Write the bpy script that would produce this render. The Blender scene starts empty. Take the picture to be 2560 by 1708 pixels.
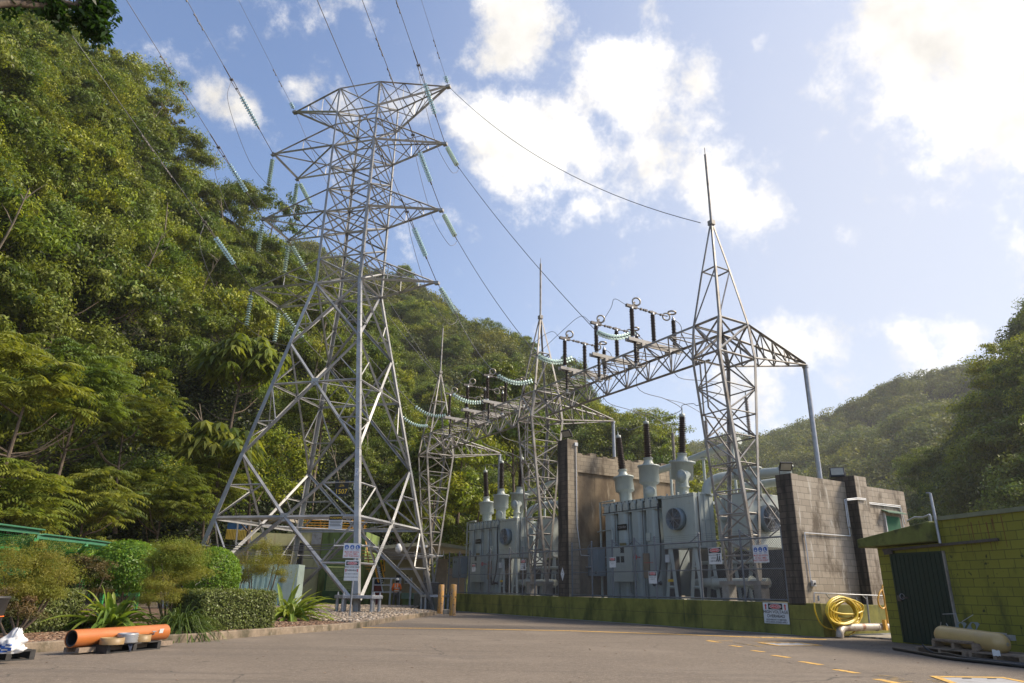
import bpy, bmesh, math, random
import numpy as np
from mathutils import Vector, Matrix, noise
random.seed(7); RNG = np.random.default_rng(11)
R = math.radians
S = bpy.context.scene; COL = S.collection

# ------------------------------------------------------------------ camera
F, PITCH, ROLL, H = 1720.59, R(19.7464), R(0.8843), 1.35
PX, PY = 1293.0, 857.3
rt = Vector((1, 0, 0)); up0 = Vector((0, -math.sin(PITCH), math.cos(PITCH))); fw = Vector((0, math.cos(PITCH), math.sin(PITCH)))
cr, ci = math.cos(ROLL), math.sin(ROLL)
right = rt*cr + up0*ci; up = -rt*ci + up0*cr
cam = bpy.data.cameras.new('camera'); camo = bpy.data.objects.new('camera', cam); COL.objects.link(camo)
m = Matrix.Identity(4)
for i in range(3):
    m[i][0] = right[i]; m[i][1] = up[i]; m[i][2] = -fw[i]
m[0][3], m[1][3], m[2][3] = 0, 0, H
camo.matrix_world = m
cam.sensor_width = 36; cam.lens = F/2560*36; cam.shift_x = -(PX-1280)/2560; cam.shift_y = (PY-854)/2560
cam.clip_start = 0.1; cam.clip_end = 5000
S.camera = camo

# ------------------------------------------------------------------ sun, sky, exposure
SUN_AZ, SUN_EL = 84, 42        # degrees, azimuth from +Y towards +X
sd = Vector((math.sin(R(SUN_AZ))*math.cos(R(SUN_EL)), math.cos(R(SUN_AZ))*math.cos(R(SUN_EL)), math.sin(R(SUN_EL))))
sun = bpy.data.lights.new('sun', 'SUN'); sun.energy = 4.2; sun.angle = R(14); sun.color = (1, 0.87, 0.68)
suno = bpy.data.objects.new('sun', sun); COL.objects.link(suno)
suno.rotation_euler = sd.to_track_quat('Z', 'Y').to_euler()
S.view_settings.view_transform = 'Standard'; S.view_settings.look = 'None'
S.view_settings.exposure = 0.74; S.view_settings.gamma = 1
S.cycles.max_bounces = 6; S.cycles.transparent_max_bounces = 12

def ray(px, py):
    a = (px-PX)/F; b = (PY-py)/F
    return right*a + up*b + fw
def atz(px, py, z):
    r = ray(px, py); t = (z-H)/r.z; return Vector((r.x*t, r.y*t, z))
GZ = 0.17
def G(px, py): return atz(px, py, GZ)
def atd(px, py, D):
    r = ray(px, py); t = D/math.hypot(r.x, r.y); return Vector((r.x*t, r.y*t, H+r.z*t))
def onplane(px, py, p0, n):
    r = ray(px, py); o = Vector((0, 0, H)); t = (Vector(p0)-o).dot(n)/r.dot(n); return o+r*t

W = bpy.data.worlds.new('World'); S.world = W; W.use_nodes = True
wn, wl = W.node_tree.nodes, W.node_tree.links
for n in list(wn): wn.remove(n)
def N(nt, typ, **kw):
    n = nt.nodes.new(typ)
    for k, v in kw.items():
        if k.startswith('i_'): n.inputs[int(k[2:])].default_value = v
        else: setattr(n, k, v)
    return n
def build_world():
    nt = W.node_tree; L = nt.links
    out = N(nt, 'ShaderNodeOutputWorld'); bg = N(nt, 'ShaderNodeBackground'); bg.inputs[1].default_value = 1.0
    sky = N(nt, 'ShaderNodeTexSky', sky_type='NISHITA', sun_disc=False, sun_elevation=R(SUN_EL), sun_rotation=R(SUN_AZ), air_density=1.0, dust_density=1.4, ozone_density=1.0, altitude=50)
    skm = N(nt, 'ShaderNodeVectorMath', operation='SCALE'); skm.inputs[3].default_value = 0.13
    L.new(sky.outputs[0], skm.inputs[0])
    tc = N(nt, 'ShaderNodeTexCoord'); nrm = N(nt, 'ShaderNodeVectorMath', operation='NORMALIZE'); L.new(tc.outputs['Generated'], nrm.inputs[0])
    def fbm(scale, detail, rough, off=0):
        mp = N(nt, 'ShaderNodeVectorMath', operation='ADD'); mp.inputs[1].default_value = (off, off*.7, off*1.3); L.new(nrm.outputs[0], mp.inputs[0])
        t = N(nt, 'ShaderNodeTexNoise'); t.inputs['Scale'].default_value = scale; t.inputs['Detail'].default_value = detail; t.inputs['Roughness'].default_value = rough
        L.new(mp.outputs[0], t.inputs['Vector']); return t
    w1 = fbm(3.5, 5, .55, 3); sub = N(nt, 'ShaderNodeVectorMath', operation='SUBTRACT'); sub.inputs[1].default_value = (.5, .5, .5); L.new(w1.outputs['Color'], sub.inputs[0])
    sc = N(nt, 'ShaderNodeVectorMath', operation='SCALE'); sc.inputs[3].default_value = 0.10; L.new(sub.outputs[0], sc.inputs[0])
    dd = N(nt, 'ShaderNodeVectorMath', operation='ADD'); L.new(nrm.outputs[0], dd.inputs[0]); L.new(sc.outputs[0], dd.inputs[1])
    # cloud centres as (azimuth, elevation, radius, weight) seen from the yard
    blobs = []
    def cl(px, py, rpx, wt=1.0): blobs.append((ray(px, py).normalized(), rpx/F*0.74, wt))
    for b in CLOUDS: cl(*b)
    acc = None
    for d, r, wt in blobs:
        ds = N(nt, 'ShaderNodeVectorMath', operation='DISTANCE'); ds.inputs[1].default_value = d; L.new(dd.outputs[0], ds.inputs[0])
        mr = N(nt, 'ShaderNodeMapRange'); mr.inputs[1].default_value = 0; mr.inputs[2].default_value = r; mr.inputs[3].default_value = wt; mr.inputs[4].default_value = 0; L.new(ds.outputs['Value'], mr.inputs[0])
        if acc is None: acc = mr.outputs[0]
        else:
            mx = N(nt, 'ShaderNodeMath', operation='SMOOTH_MAX'); mx.inputs[2].default_value = 0.15; L.new(acc, mx.inputs[0]); L.new(mr.outputs[0], mx.inputs[1]); acc = mx.outputs[0]
    n1 = fbm(9, 14, .66, 1.0)
    nn = N(nt, 'ShaderNodeMath', operation='MULTIPLY_ADD'); nn.inputs[1].default_value = 2.9; nn.inputs[2].default_value = -1.58; L.new(n1.outputs[0], nn.inputs[0])
    sm = N(nt, 'ShaderNodeMath', operation='ADD'); L.new(acc, sm.inputs[0]); L.new(nn.outputs[0], sm.inputs[1])
    cv = N(nt, 'ShaderNodeMapRange', interpolation_type='SMOOTHSTEP'); cv.inputs[1].default_value = 0.10; cv.inputs[2].default_value = 0.80; L.new(sm.outputs[0], cv.inputs[0])
    # thin wisps all over
    n2 = fbm(4.5, 9, .68, 5.0); wz = N(nt, 'ShaderNodeMapRange', interpolation_type='SMOOTHSTEP'); wz.inputs[1].default_value = 0.62; wz.inputs[2].default_value = 0.85; wz.inputs[4].default_value = 0.5; L.new(n2.outputs[0], wz.inputs[0])
    mx = N(nt, 'ShaderNodeMath', operation='MAXIMUM'); L.new(cv.outputs[0], mx.inputs[0]); L.new(wz.outputs[0], mx.inputs[1])
    # veil of thin bright cloud towards the sun
    vd = N(nt, 'ShaderNodeVectorMath', operation='DISTANCE'); vd.inputs[1].default_value = ray(2560, 560).normalized(); L.new(nrm.outputs[0], vd.inputs[0])
    vr = N(nt, 'ShaderNodeMapRange', interpolation_type='SMOOTHSTEP'); vr.inputs[1].default_value = 0.95; vr.inputs[2].default_value = 0.08; vr.inputs[3].default_value = 0; vr.inputs[4].default_value = .70; L.new(vd.outputs['Value'], vr.inputs[0])
    n3 = fbm(2.5, 4, .5, 9)
    vcol = N(nt, 'ShaderNodeMix', data_type='RGBA'); vcol.inputs['B'].default_value = (.47, .48, .52, 1)
    tint = N(nt, 'ShaderNodeVectorMath', operation='MULTIPLY'); tint.inputs[1].default_value = (.90, .94, 1.03); L.new(skm.outputs[0], tint.inputs[0])
    L.new(vr.outputs[0], vcol.inputs['Factor']); L.new(tint.outputs[0], vcol.inputs['A'])
    # cloud body: white tops, faintly grey thick cores
    shade = N(nt, 'ShaderNodeMapRange'); shade.inputs[1].default_value = .35; shade.inputs[2].default_value = .7; shade.inputs[3].default_value = 1.08; shade.inputs[4].default_value = .66; n4 = fbm(9, 6, .55, 2.2); L.new(n4.outputs[0], shade.inputs[0])
    cc = N(nt, 'ShaderNodeVectorMath', operation='SCALE'); cc.inputs[0].default_value = (.78, .75, .71); L.new(shade.outputs[0], cc.inputs[3])
    mix = N(nt, 'ShaderNodeMix', data_type='RGBA'); L.new(mx.outputs[0], mix.inputs['Factor']); L.new(vcol.outputs['Result'], mix.inputs['A']); L.new(cc.outputs[0], mix.inputs['B'])
    L.new(mix.outputs['Result'], bg.inputs[0]); L.new(bg.outputs[0], out.inputs[0])
CLOUDS = [(1380, 380, 330, 1.2), (1300, 330, 260, 1.3), (1560, 240, 250, 1.1), (1240, 290, 200, 1.2), (1730, 240, 170, .9), (1480, 480, 170, .7), (1600, 380, 160, .8),
          (1310, 60, 260, 1.25), (1250, 120, 150, .9), (1620, 20, 120, .7), (1800, 480, 170, .8), (1900, 540, 140, .8), (1750, 440, 110, .7),
          (2350, 60, 430, 1.5), (2480, 250, 330, 1.5), (2180, 100, 190, 1.0), (2420, 330, 170, .9), (2130, 590, 85, .85),
          (760, 215, 150, .95), (860, 260, 150, .9), (590, 285, 110, .75), (540, 250, 90, .6), (1000, 260, 130, .8),
          (2080, 900, 160, .9), (1960, 900, 180, 1.1), (2250, 850, 110, .8), (2370, 820, 90, .7), (1900, 1010, 230, .8), (1130, 670, 55, .6), (1370, 745, 60, .6), (1890, 690, 55, .6), (1980, 640, 40, .5), (1900, 110, 60, .5), (2080, 320, 60, .55)]
build_world()

# ------------------------------------------------------------------ materials
def mat(name, col=(.5, .5, .5), rough=.6, metal=0.0, var=0.0, vscale=3.0, col2=None, bump=0.0, bscale=30.0, detail=4, spec=.5, coords='Object', stretch=None, lo=.35, hi=.65):
    mt = bpy.data.materials.new(name); mt.use_nodes = True; nt = mt.node_tree; L = nt.links
    b = nt.nodes['Principled BSDF']; b.inputs['Roughness'].default_value = rough; b.inputs['Metallic'].default_value = metal
    b.inputs['Base Color'].default_value = (*col, 1); b.inputs['Specular IOR Level'].default_value = spec
    tc = N(nt, 'ShaderNodeTexCoord'); vec = tc.outputs[coords]
    if stretch:
        mp = N(nt, 'ShaderNodeMapping'); mp.inputs['Scale'].default_value = stretch; L.new(vec, mp.inputs[0]); vec = mp.outputs[0]
    if col2 or var:
        t = N(nt, 'ShaderNodeTexNoise'); t.inputs['Scale'].default_value = vscale; t.inputs['Detail'].default_value = detail+2; t.inputs['Roughness'].default_value = .62
        L.new(vec, t.inputs['Vector'])
        r = N(nt, 'ShaderNodeValToRGB'); L.new(t.outputs[0], r.inputs[0])
        c2 = col2 or tuple(max(0, c*(1-var)) for c in col); c1 = col if col2 else tuple(min(1, c*(1+var)) for c in col)
        r.color_ramp.elements[0].position = lo; r.color_ramp.elements[1].position = hi
        r.color_ramp.elements[0].color = (*c1, 1); r.color_ramp.elements[1].color = (*c2, 1)
        L.new(r.outputs[0], b.inputs['Base Color'])
    if bump:
        t = N(nt, 'ShaderNodeTexNoise'); t.inputs['Scale'].default_value = bscale; t.inputs['Detail'].default_value = detail; L.new(vec, t.inputs['Vector'])
        bp = N(nt, 'ShaderNodeBump'); bp.inputs['Strength'].default_value = bump; bp.inputs['Distance'].default_value = .02; L.new(t.outputs[0], bp.inputs['Height']); L.new(bp.outputs[0], b.inputs['Normal'])
    mt.diffuse_color = (*col, 1)
    return mt
def layer(mt, col, scale, lo, hi, stretch=(1, 1, 1), coords='Object', detail=6, amount=1.0, rough=.62):
    """adds one more noise-masked colour (stains, moss, drips) on top of a material's base colour"""
    nt = mt.node_tree; L = nt.links; b = nt.nodes['Principled BSDF']; inp = b.inputs['Base Color']
    tc = N(nt, 'ShaderNodeTexCoord'); mp = N(nt, 'ShaderNodeMapping'); mp.inputs['Scale'].default_value = stretch; L.new(tc.outputs[coords], mp.inputs[0])
    t = N(nt, 'ShaderNodeTexNoise'); t.inputs['Scale'].default_value = scale; t.inputs['Detail'].default_value = detail; t.inputs['Roughness'].default_value = rough; L.new(mp.outputs[0], t.inputs['Vector'])
    mr = N(nt, 'ShaderNodeMapRange', interpolation_type='SMOOTHSTEP'); mr.inputs[1].default_value = lo; mr.inputs[2].default_value = hi; mr.inputs[4].default_value = amount; L.new(t.outputs[0], mr.inputs[0])
    mx = N(nt, 'ShaderNodeMix', data_type='RGBA'); mx.inputs['B'].default_value = (*col, 1); mx.inputs['A'].default_value = inp.default_value
    if inp.is_linked: L.new(inp.links[0].from_socket, mx.inputs['A'])
    L.new(mr.outputs[0], mx.inputs['Factor']); L.new(mx.outputs['Result'], inp)
    return mt
def blockmat(name, cols, mortar, ax, bw=.4, bh=.2, zoff=0.0, msize=.012, rough=.85, bumpd=.4):
    """concrete block courses laid in the wall's own plane; ax = world direction of the courses"""
    mt = bpy.data.materials.new(name); mt.use_nodes = True; nt = mt.node_tree; L = nt.links; b = nt.nodes['Principled BSDF']; b.inputs['Roughness'].default_value = rough
    tc = N(nt, 'ShaderNodeNewGeometry'); dt = N(nt, 'ShaderNodeVectorMath', operation='DOT_PRODUCT'); dt.inputs[1].default_value = (ax[0], ax[1], 0); L.new(tc.outputs['Position'], dt.inputs[0])
    sp = N(nt, 'ShaderNodeSeparateXYZ'); L.new(tc.outputs['Position'], sp.inputs[0]); cb = N(nt, 'ShaderNodeCombineXYZ'); L.new(dt.outputs['Value'], cb.inputs[0])
    az = N(nt, 'ShaderNodeMath', operation='ADD'); az.inputs[1].default_value = zoff; L.new(sp.outputs[2], az.inputs[0]); L.new(az.outputs[0], cb.inputs[1])
    br = N(nt, 'ShaderNodeTexBrick'); br.offset = .5; br.inputs['Scale'].default_value = 1; br.inputs['Brick Width'].default_value = bw; br.inputs['Row Height'].default_value = bh; br.inputs['Mortar Size'].default_value = msize; br.inputs['Mortar Smooth'].default_value = .3; br.inputs['Bias'].default_value = 0
    br.inputs['Color1'].default_value = (*cols[0], 1); br.inputs['Color2'].default_value = (*cols[1], 1); br.inputs['Mortar'].default_value = (*mortar, 1)
    L.new(cb.outputs[0], br.inputs['Vector']); L.new(br.outputs['Color'], b.inputs['Base Color'])
    bp = N(nt, 'ShaderNodeBump'); bp.inputs['Strength'].default_value = bumpd; bp.inputs['Distance'].default_value = .01; bp.invert = True; L.new(br.outputs['Fac'], bp.inputs['Height']); L.new(bp.outputs[0], b.inputs['Normal'])
    return mt
def leafmat(name, ramp, rough=.5, trans=.35, leafvar=.35, attr=True):
    mt = bpy.data.materials.new(name); mt.use_nodes = True; nt = mt.node_tree; L = nt.links
    for n in list(nt.nodes): nt.nodes.remove(n)
    out = N(nt, 'ShaderNodeOutputMaterial'); b = N(nt, 'ShaderNodeBsdfPrincipled'); b.inputs['Roughness'].default_value = rough; b.inputs['Specular IOR Level'].default_value = .22
    tr = N(nt, 'ShaderNodeBsdfTranslucent'); ms = N(nt, 'ShaderNodeMixShader'); ms.inputs[0].default_value = trans
    oi = N(nt, 'ShaderNodeObjectInfo'); at = N(nt, 'ShaderNodeAttribute'); at.attribute_name = 'tint'
    ad = N(nt, 'ShaderNodeMath', operation='ADD'); L.new(oi.outputs['Random'], ad.inputs[0]); L.new(at.outputs['Fac'], ad.inputs[1])
    fr = N(nt, 'ShaderNodeMath', operation='PINGPONG'); fr.inputs[1].default_value = 1.0; L.new(ad.outputs[0], fr.inputs[0])
    rp = N(nt, 'ShaderNodeValToRGB'); L.new(fr.outputs[0], rp.inputs[0])
    while len(rp.color_ramp.elements) < len(ramp): rp.color_ramp.elements.new(.5)
    for i, c in enumerate(ramp): rp.color_ramp.elements[i].position = i/(len(ramp)-1); rp.color_ramp.elements[i].color = (*c, 1)
    ge = N(nt, 'ShaderNodeNewGeometry'); mr = N(nt, 'ShaderNodeMapRange'); mr.inputs[3].default_value = 1-leafvar; mr.inputs[4].default_value = 1+leafvar; L.new(ge.outputs['Random Per Island'], mr.inputs[0])
    sc = N(nt, 'ShaderNodeVectorMath', operation='SCALE'); L.new(rp.outputs[0], sc.inputs[0]); L.new(mr.outputs[0], sc.inputs[3])
    L.new(sc.outputs[0], b.inputs['Base Color'])
    tm = N(nt, 'ShaderNodeVectorMath', operation='MULTIPLY'); tm.inputs[1].default_value = (1.5, 1.5, .6); L.new(sc.outputs[0], tm.inputs[0]); L.new(tm.outputs[0], tr.inputs[0])
    L.new(b.outputs[0], ms.inputs[1]); L.new(tr.outputs[0], ms.inputs[2]); L.new(ms.outputs[0], out.inputs[0])
    return mt
M = {}
def island(mt, lo, hi):
    """every separate member gets its own slightly different weathering tone"""
    nt = mt.node_tree; L = nt.links; b = nt.nodes['Principled BSDF']; inp = b.inputs['Base Color']; ge = N(nt, 'ShaderNodeNewGeometry'); mr = N(nt, 'ShaderNodeMapRange'); mr.inputs[3].default_value = lo; mr.inputs[4].default_value = hi; L.new(ge.outputs['Random Per Island'], mr.inputs[0])
    sc = N(nt, 'ShaderNodeVectorMath', operation='SCALE'); L.new(inp.links[0].from_socket, sc.inputs[0]); L.new(mr.outputs[0], sc.inputs[3]); L.new(sc.outputs[0], inp); return mt
M['steel'] = mat('galvanised_steel', (.35, .345, .335), .5, .35, .18, 1.4, bump=.05)
M['steel2'] = mat('weathered_steel', (.31, .295, .275), .6, .25, col2=(.17, .14, .115), vscale=2.2, lo=.45, hi=.72)
island(M['steel'], .72, 1.2); island(M['steel2'], .7, 1.25)
M['pipe'] = mat('galvanised_tube', (.34, .35, .37), .45, .5, .15, 5)
M['fpipe'] = mat('dull_fence_tube', (.17, .18, .20), .5, .4, .15, 5)
M['darksteel'] = mat('dark_fitting', (.10, .09, .085), .55, .5, .2, 8)
M['wire'] = mat('aluminium_conductor', (.13, .13, .14), .5, .5)
M['grey'] = layer(mat('transformer_paint', (.30, .34, .33), .42, 0, .06, 1.2), (.17, .18, .155), 2.5, .52, .75, (3, 3, .5), amount=.6)
M['grey2'] = layer(mat('transformer_paint_light', (.37, .40, .365), .42, 0, .06, 1.2), (.22, .215, .175), 2.5, .52, .78, (3, 3, .5), amount=.6)
layer(M['grey'], (.16, .10, .06), 6, .66, .76, (6, 6, .35), amount=.7); layer(M['grey2'], (.17, .11, .07), 6, .66, .76, (6, 6, .35), amount=.6)
M['bluegrey'] = mat('cabinet_paint', (.17, .21, .235), .45, 0, .06, 2)
M['porc'] = mat('brown_porcelain', (.024, .013, .011), .3, 0, .2, 6)
M['porc2'] = mat('grey_porcelain', (.25, .22, .20), .35, 0, .15, 6)
M['glass'] = mat('insulator_glass', (.70, .90, .85), .12, 0, spec=.8); M['glass'].node_tree.nodes['Principled BSDF'].inputs['Transmission Weight'].default_value = .15
M['bronze'] = mat('corona_ring_metal', (.33, .29, .23), .4, .6, .15, 8)
M['white'] = mat('white_sign_face', (.62, .63, .64), .45, 0, .05, 4)
M['black'] = mat('black_print', (.012, .012, .012), .5)
M['red'] = mat('red_print', (.52, .02, .02), .5)
M['blue'] = mat('blue_print', (.02, .10, .38), .5)
M['yellow'] = mat('yellow_print', (.8, .5, .02), .5)
M['ypaint'] = layer(mat('yellow_line_paint', (.62, .36, .07), .7, 0, .12, 5), (.12, .105, .09), 12, .50, .66, amount=.9)
M['yworn'] = layer(mat('worn_yellow_line_paint', (.42, .28, .10), .7, 0, .15, 5), (.12, .105, .09), 9, .38, .56, amount=.95)
M['hatch'] = layer(mat('hatch_plate', (.40, .395, .40), .5, .2, .1, 3), (.27, .25, .23), 4, .5, .7)
M['asphalt'] = layer(layer(mat('asphalt', (.180, .142, .106), .88, 0, col2=(.112, .090, .068), vscale=14, bump=.7, bscale=60, detail=6), (.21, .17, .13), .35, .45, .72, amount=.7), (.120, .100, .085), .22, .56, .74, amount=.6)
layer(M['asphalt'], (.36, .30, .25), 45, .60, .70, amount=.8, detail=2)
def cracks(mt, col, scale, width, mask_scale, lo, hi):
    nt = mt.node_tree; L = nt.links; b = nt.nodes['Principled BSDF']; inp = b.inputs['Base Color']
    tc = N(nt, 'ShaderNodeTexCoord'); wz = N(nt, 'ShaderNodeTexNoise'); wz.inputs['Scale'].default_value = 1.5; wz.inputs['Detail'].default_value = 6; L.new(tc.outputs['Object'], wz.inputs['Vector'])
    ad = N(nt, 'ShaderNodeVectorMath', operation='MULTIPLY_ADD'); ad.inputs[1].default_value = (.8, .8, 0); L.new(wz.outputs['Color'], ad.inputs[0]); L.new(tc.outputs['Object'], ad.inputs[2])
    v = N(nt, 'ShaderNodeTexVoronoi', feature='DISTANCE_TO_EDGE'); v.inputs['Scale'].default_value = scale; L.new(ad.outputs[0], v.inputs['Vector'])
    mr = N(nt, 'ShaderNodeMapRange'); mr.inputs[1].default_value = width; mr.inputs[2].default_value = 0; L.new(v.outputs[0], mr.inputs[0])
    t = N(nt, 'ShaderNodeTexNoise'); t.inputs['Scale'].default_value = mask_scale; L.new(tc.outputs['Object'], t.inputs['Vector']); m2 = N(nt, 'ShaderNodeMapRange'); m2.inputs[1].default_value = lo; m2.inputs[2].default_value = hi; L.new(t.outputs[0], m2.inputs[0])
    mu = N(nt, 'ShaderNodeMath', operation='MULTIPLY'); L.new(mr.outputs[0], mu.inputs[0]); L.new(m2.outputs[0], mu.inputs[1])
    mx = N(nt, 'ShaderNodeMix', data_type='RGBA'); mx.inputs['B'].default_value = (*col, 1); L.new(inp.links[0].from_socket, mx.inputs['A']); L.new(mu.outputs[0], mx.inputs['Factor']); L.new(mx.outputs['Result'], inp)
cracks(M['asphalt'], (.06, .05, .042), .22, .004, .25, .45, .55)
layer(M['asphalt'], (.10, .085, .075), .8, .6, .72, (.25, 1.4, 1), amount=.45)
layer(M['asphalt'], (.085, .07, .058), 1.1, .52, .66, (.10, 1.9, 1), amount=.35)
layer(M['asphalt'], (.045, .038, .033), 1.7, .69, .74, amount=.6, detail=4)
layer(M['asphalt'], (.27, .22, .17), .5, .60, .75, (1, 1, 1), amount=.4)
M['conc'] = layer(layer(mat('concrete', (.30, .27, .22), .85, 0, .12, 3, bump=.3, bscale=20), (.12, .10, .07), 2.0, .48, .68, (2, 2, .4)), (.08, .09, .03), 1.2, .6, .8)
M['kerb'] = layer(layer(mat('kerb_concrete', (.22, .17, .12), .9, 0, .2, 5, bump=.5, bscale=25), (.07, .06, .035), 1.8, .45, .66, (1, 1, .8)), (.33, .29, .23), 6, .6, .75)
M['moss'] = layer(layer(layer(mat('mossy_green_wall_paint', (.20, .19, .038), .85, 0, .18, 2.2, bump=.3, bscale=18), (.045, .055, .012), 1.1, .44, .72, (1, 1, .45)), (.018, .018, .010), 2.4, .62, .74, (2.5, 2.5, .30)), (.30, .29, .17), 7, .70, .78, (2, 2, .7))
M['slab'] = mat('slab_concrete', (.20, .19, .15), .9, 0, .2, 2)
M['soil'] = layer(mat('bark_mulch', (.17, .10, .065), .95, 0, col2=(.07, .045, .03), vscale=25, bump=.8, bscale=60), (.28, .20, .14), 40, .58, .68)
M['stone'] = mat('gravel_stone', (.42, .34, .26), .85, 0, .3, 3)
M['gravelbed'] = mat('gravel_bed', (.24, .19, .145), .95, 0, col2=(.10, .08, .06), vscale=22, bump=.9, bscale=50)
M['wood'] = layer(mat('weathered_timber', (.22, .165, .12), .85, 0, .2, 4, stretch=(1, 6, 6)), (.09, .07, .055), 3, .5, .7)
island(M['wood'], .65, 1.3)
M['blackwood'] = mat('black_pallet_timber', (.028, .026, .025), .7, 0, .4, 8)
M['orange'] = layer(mat('orange_pipe_paint', (.40, .125, .032), .32, 0, .06, 2), (.46, .19, .07), 1.0, .5, .7, (1, 1, 8), amount=.5)
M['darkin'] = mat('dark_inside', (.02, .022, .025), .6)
M['cream'] = layer(mat('cream_paint', (.43, .30, .125), .35, 0, .08, 3), (.40, .29, .14), 3, .55, .75)
M['rubber'] = mat('black_polythene', (.016, .016, .018), .35)
M['yhose'] = mat('yellow_hose', (.60, .43, .03), .35, 0, .12, 6)
M['yrail'] = mat('yellow_painted_steel', (.66, .36, .06), .4, 0, .1, 6)
M['orail'] = mat('orange_yellow_rail', (.55, .26, .02), .5)
M['dgreen'] = mat('dark_green_door', (.006, .022, .016), .5, 0, .15, 5)
M['mgreen'] = mat('green_fence_paint', (.03, .20, .055), .4, 0, .15, 3)
M['lgreen'] = mat('pale_green_capping', (.05, .17, .10), .5, 0, .1, 2)
M['teal'] = layer(mat('pale_teal_paint', (.30, .45, .42), .6, 0, .1, 1.5), (.12, .15, .12), 2, .55, .75, (2, 2, .4))
M['bark'] = mat('bark', (.115, .085, .062), .9, 0, .4, 6, bump=.6, bscale=15)
M['skin'] = mat('skin', (.42, .24, .16), .5)
M['hivis'] = mat('orange_hivis_cloth', (.85, .17, .02), .7, 0, .1, 9)
M['reflect'] = mat('reflective_tape', (.55, .55, .45), .4)
M['trouser'] = mat('grey_work_trousers', (.10, .095, .085), .85, 0, .2, 9)
M['hat'] = mat('white_helmet', (.55, .57, .58), .35)
M['hair'] = mat('dark_hair', (.02, .015, .012), .7)
M['bag'] = mat('white_plastic_bag', (.70, .70, .70), .4, 0, .06, 8)
M['bin'] = mat('charcoal_plastic_tub', (.035, .033, .033), .55, 0, .2, 5)
M['lens'] = mat('floodlight_glass', (.30, .29, .24), .15, .1, .1, 5)
M['cloth'] = mat('blue_rag', (.02, .028, .055), .85, 0, .2, 20)

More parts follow.
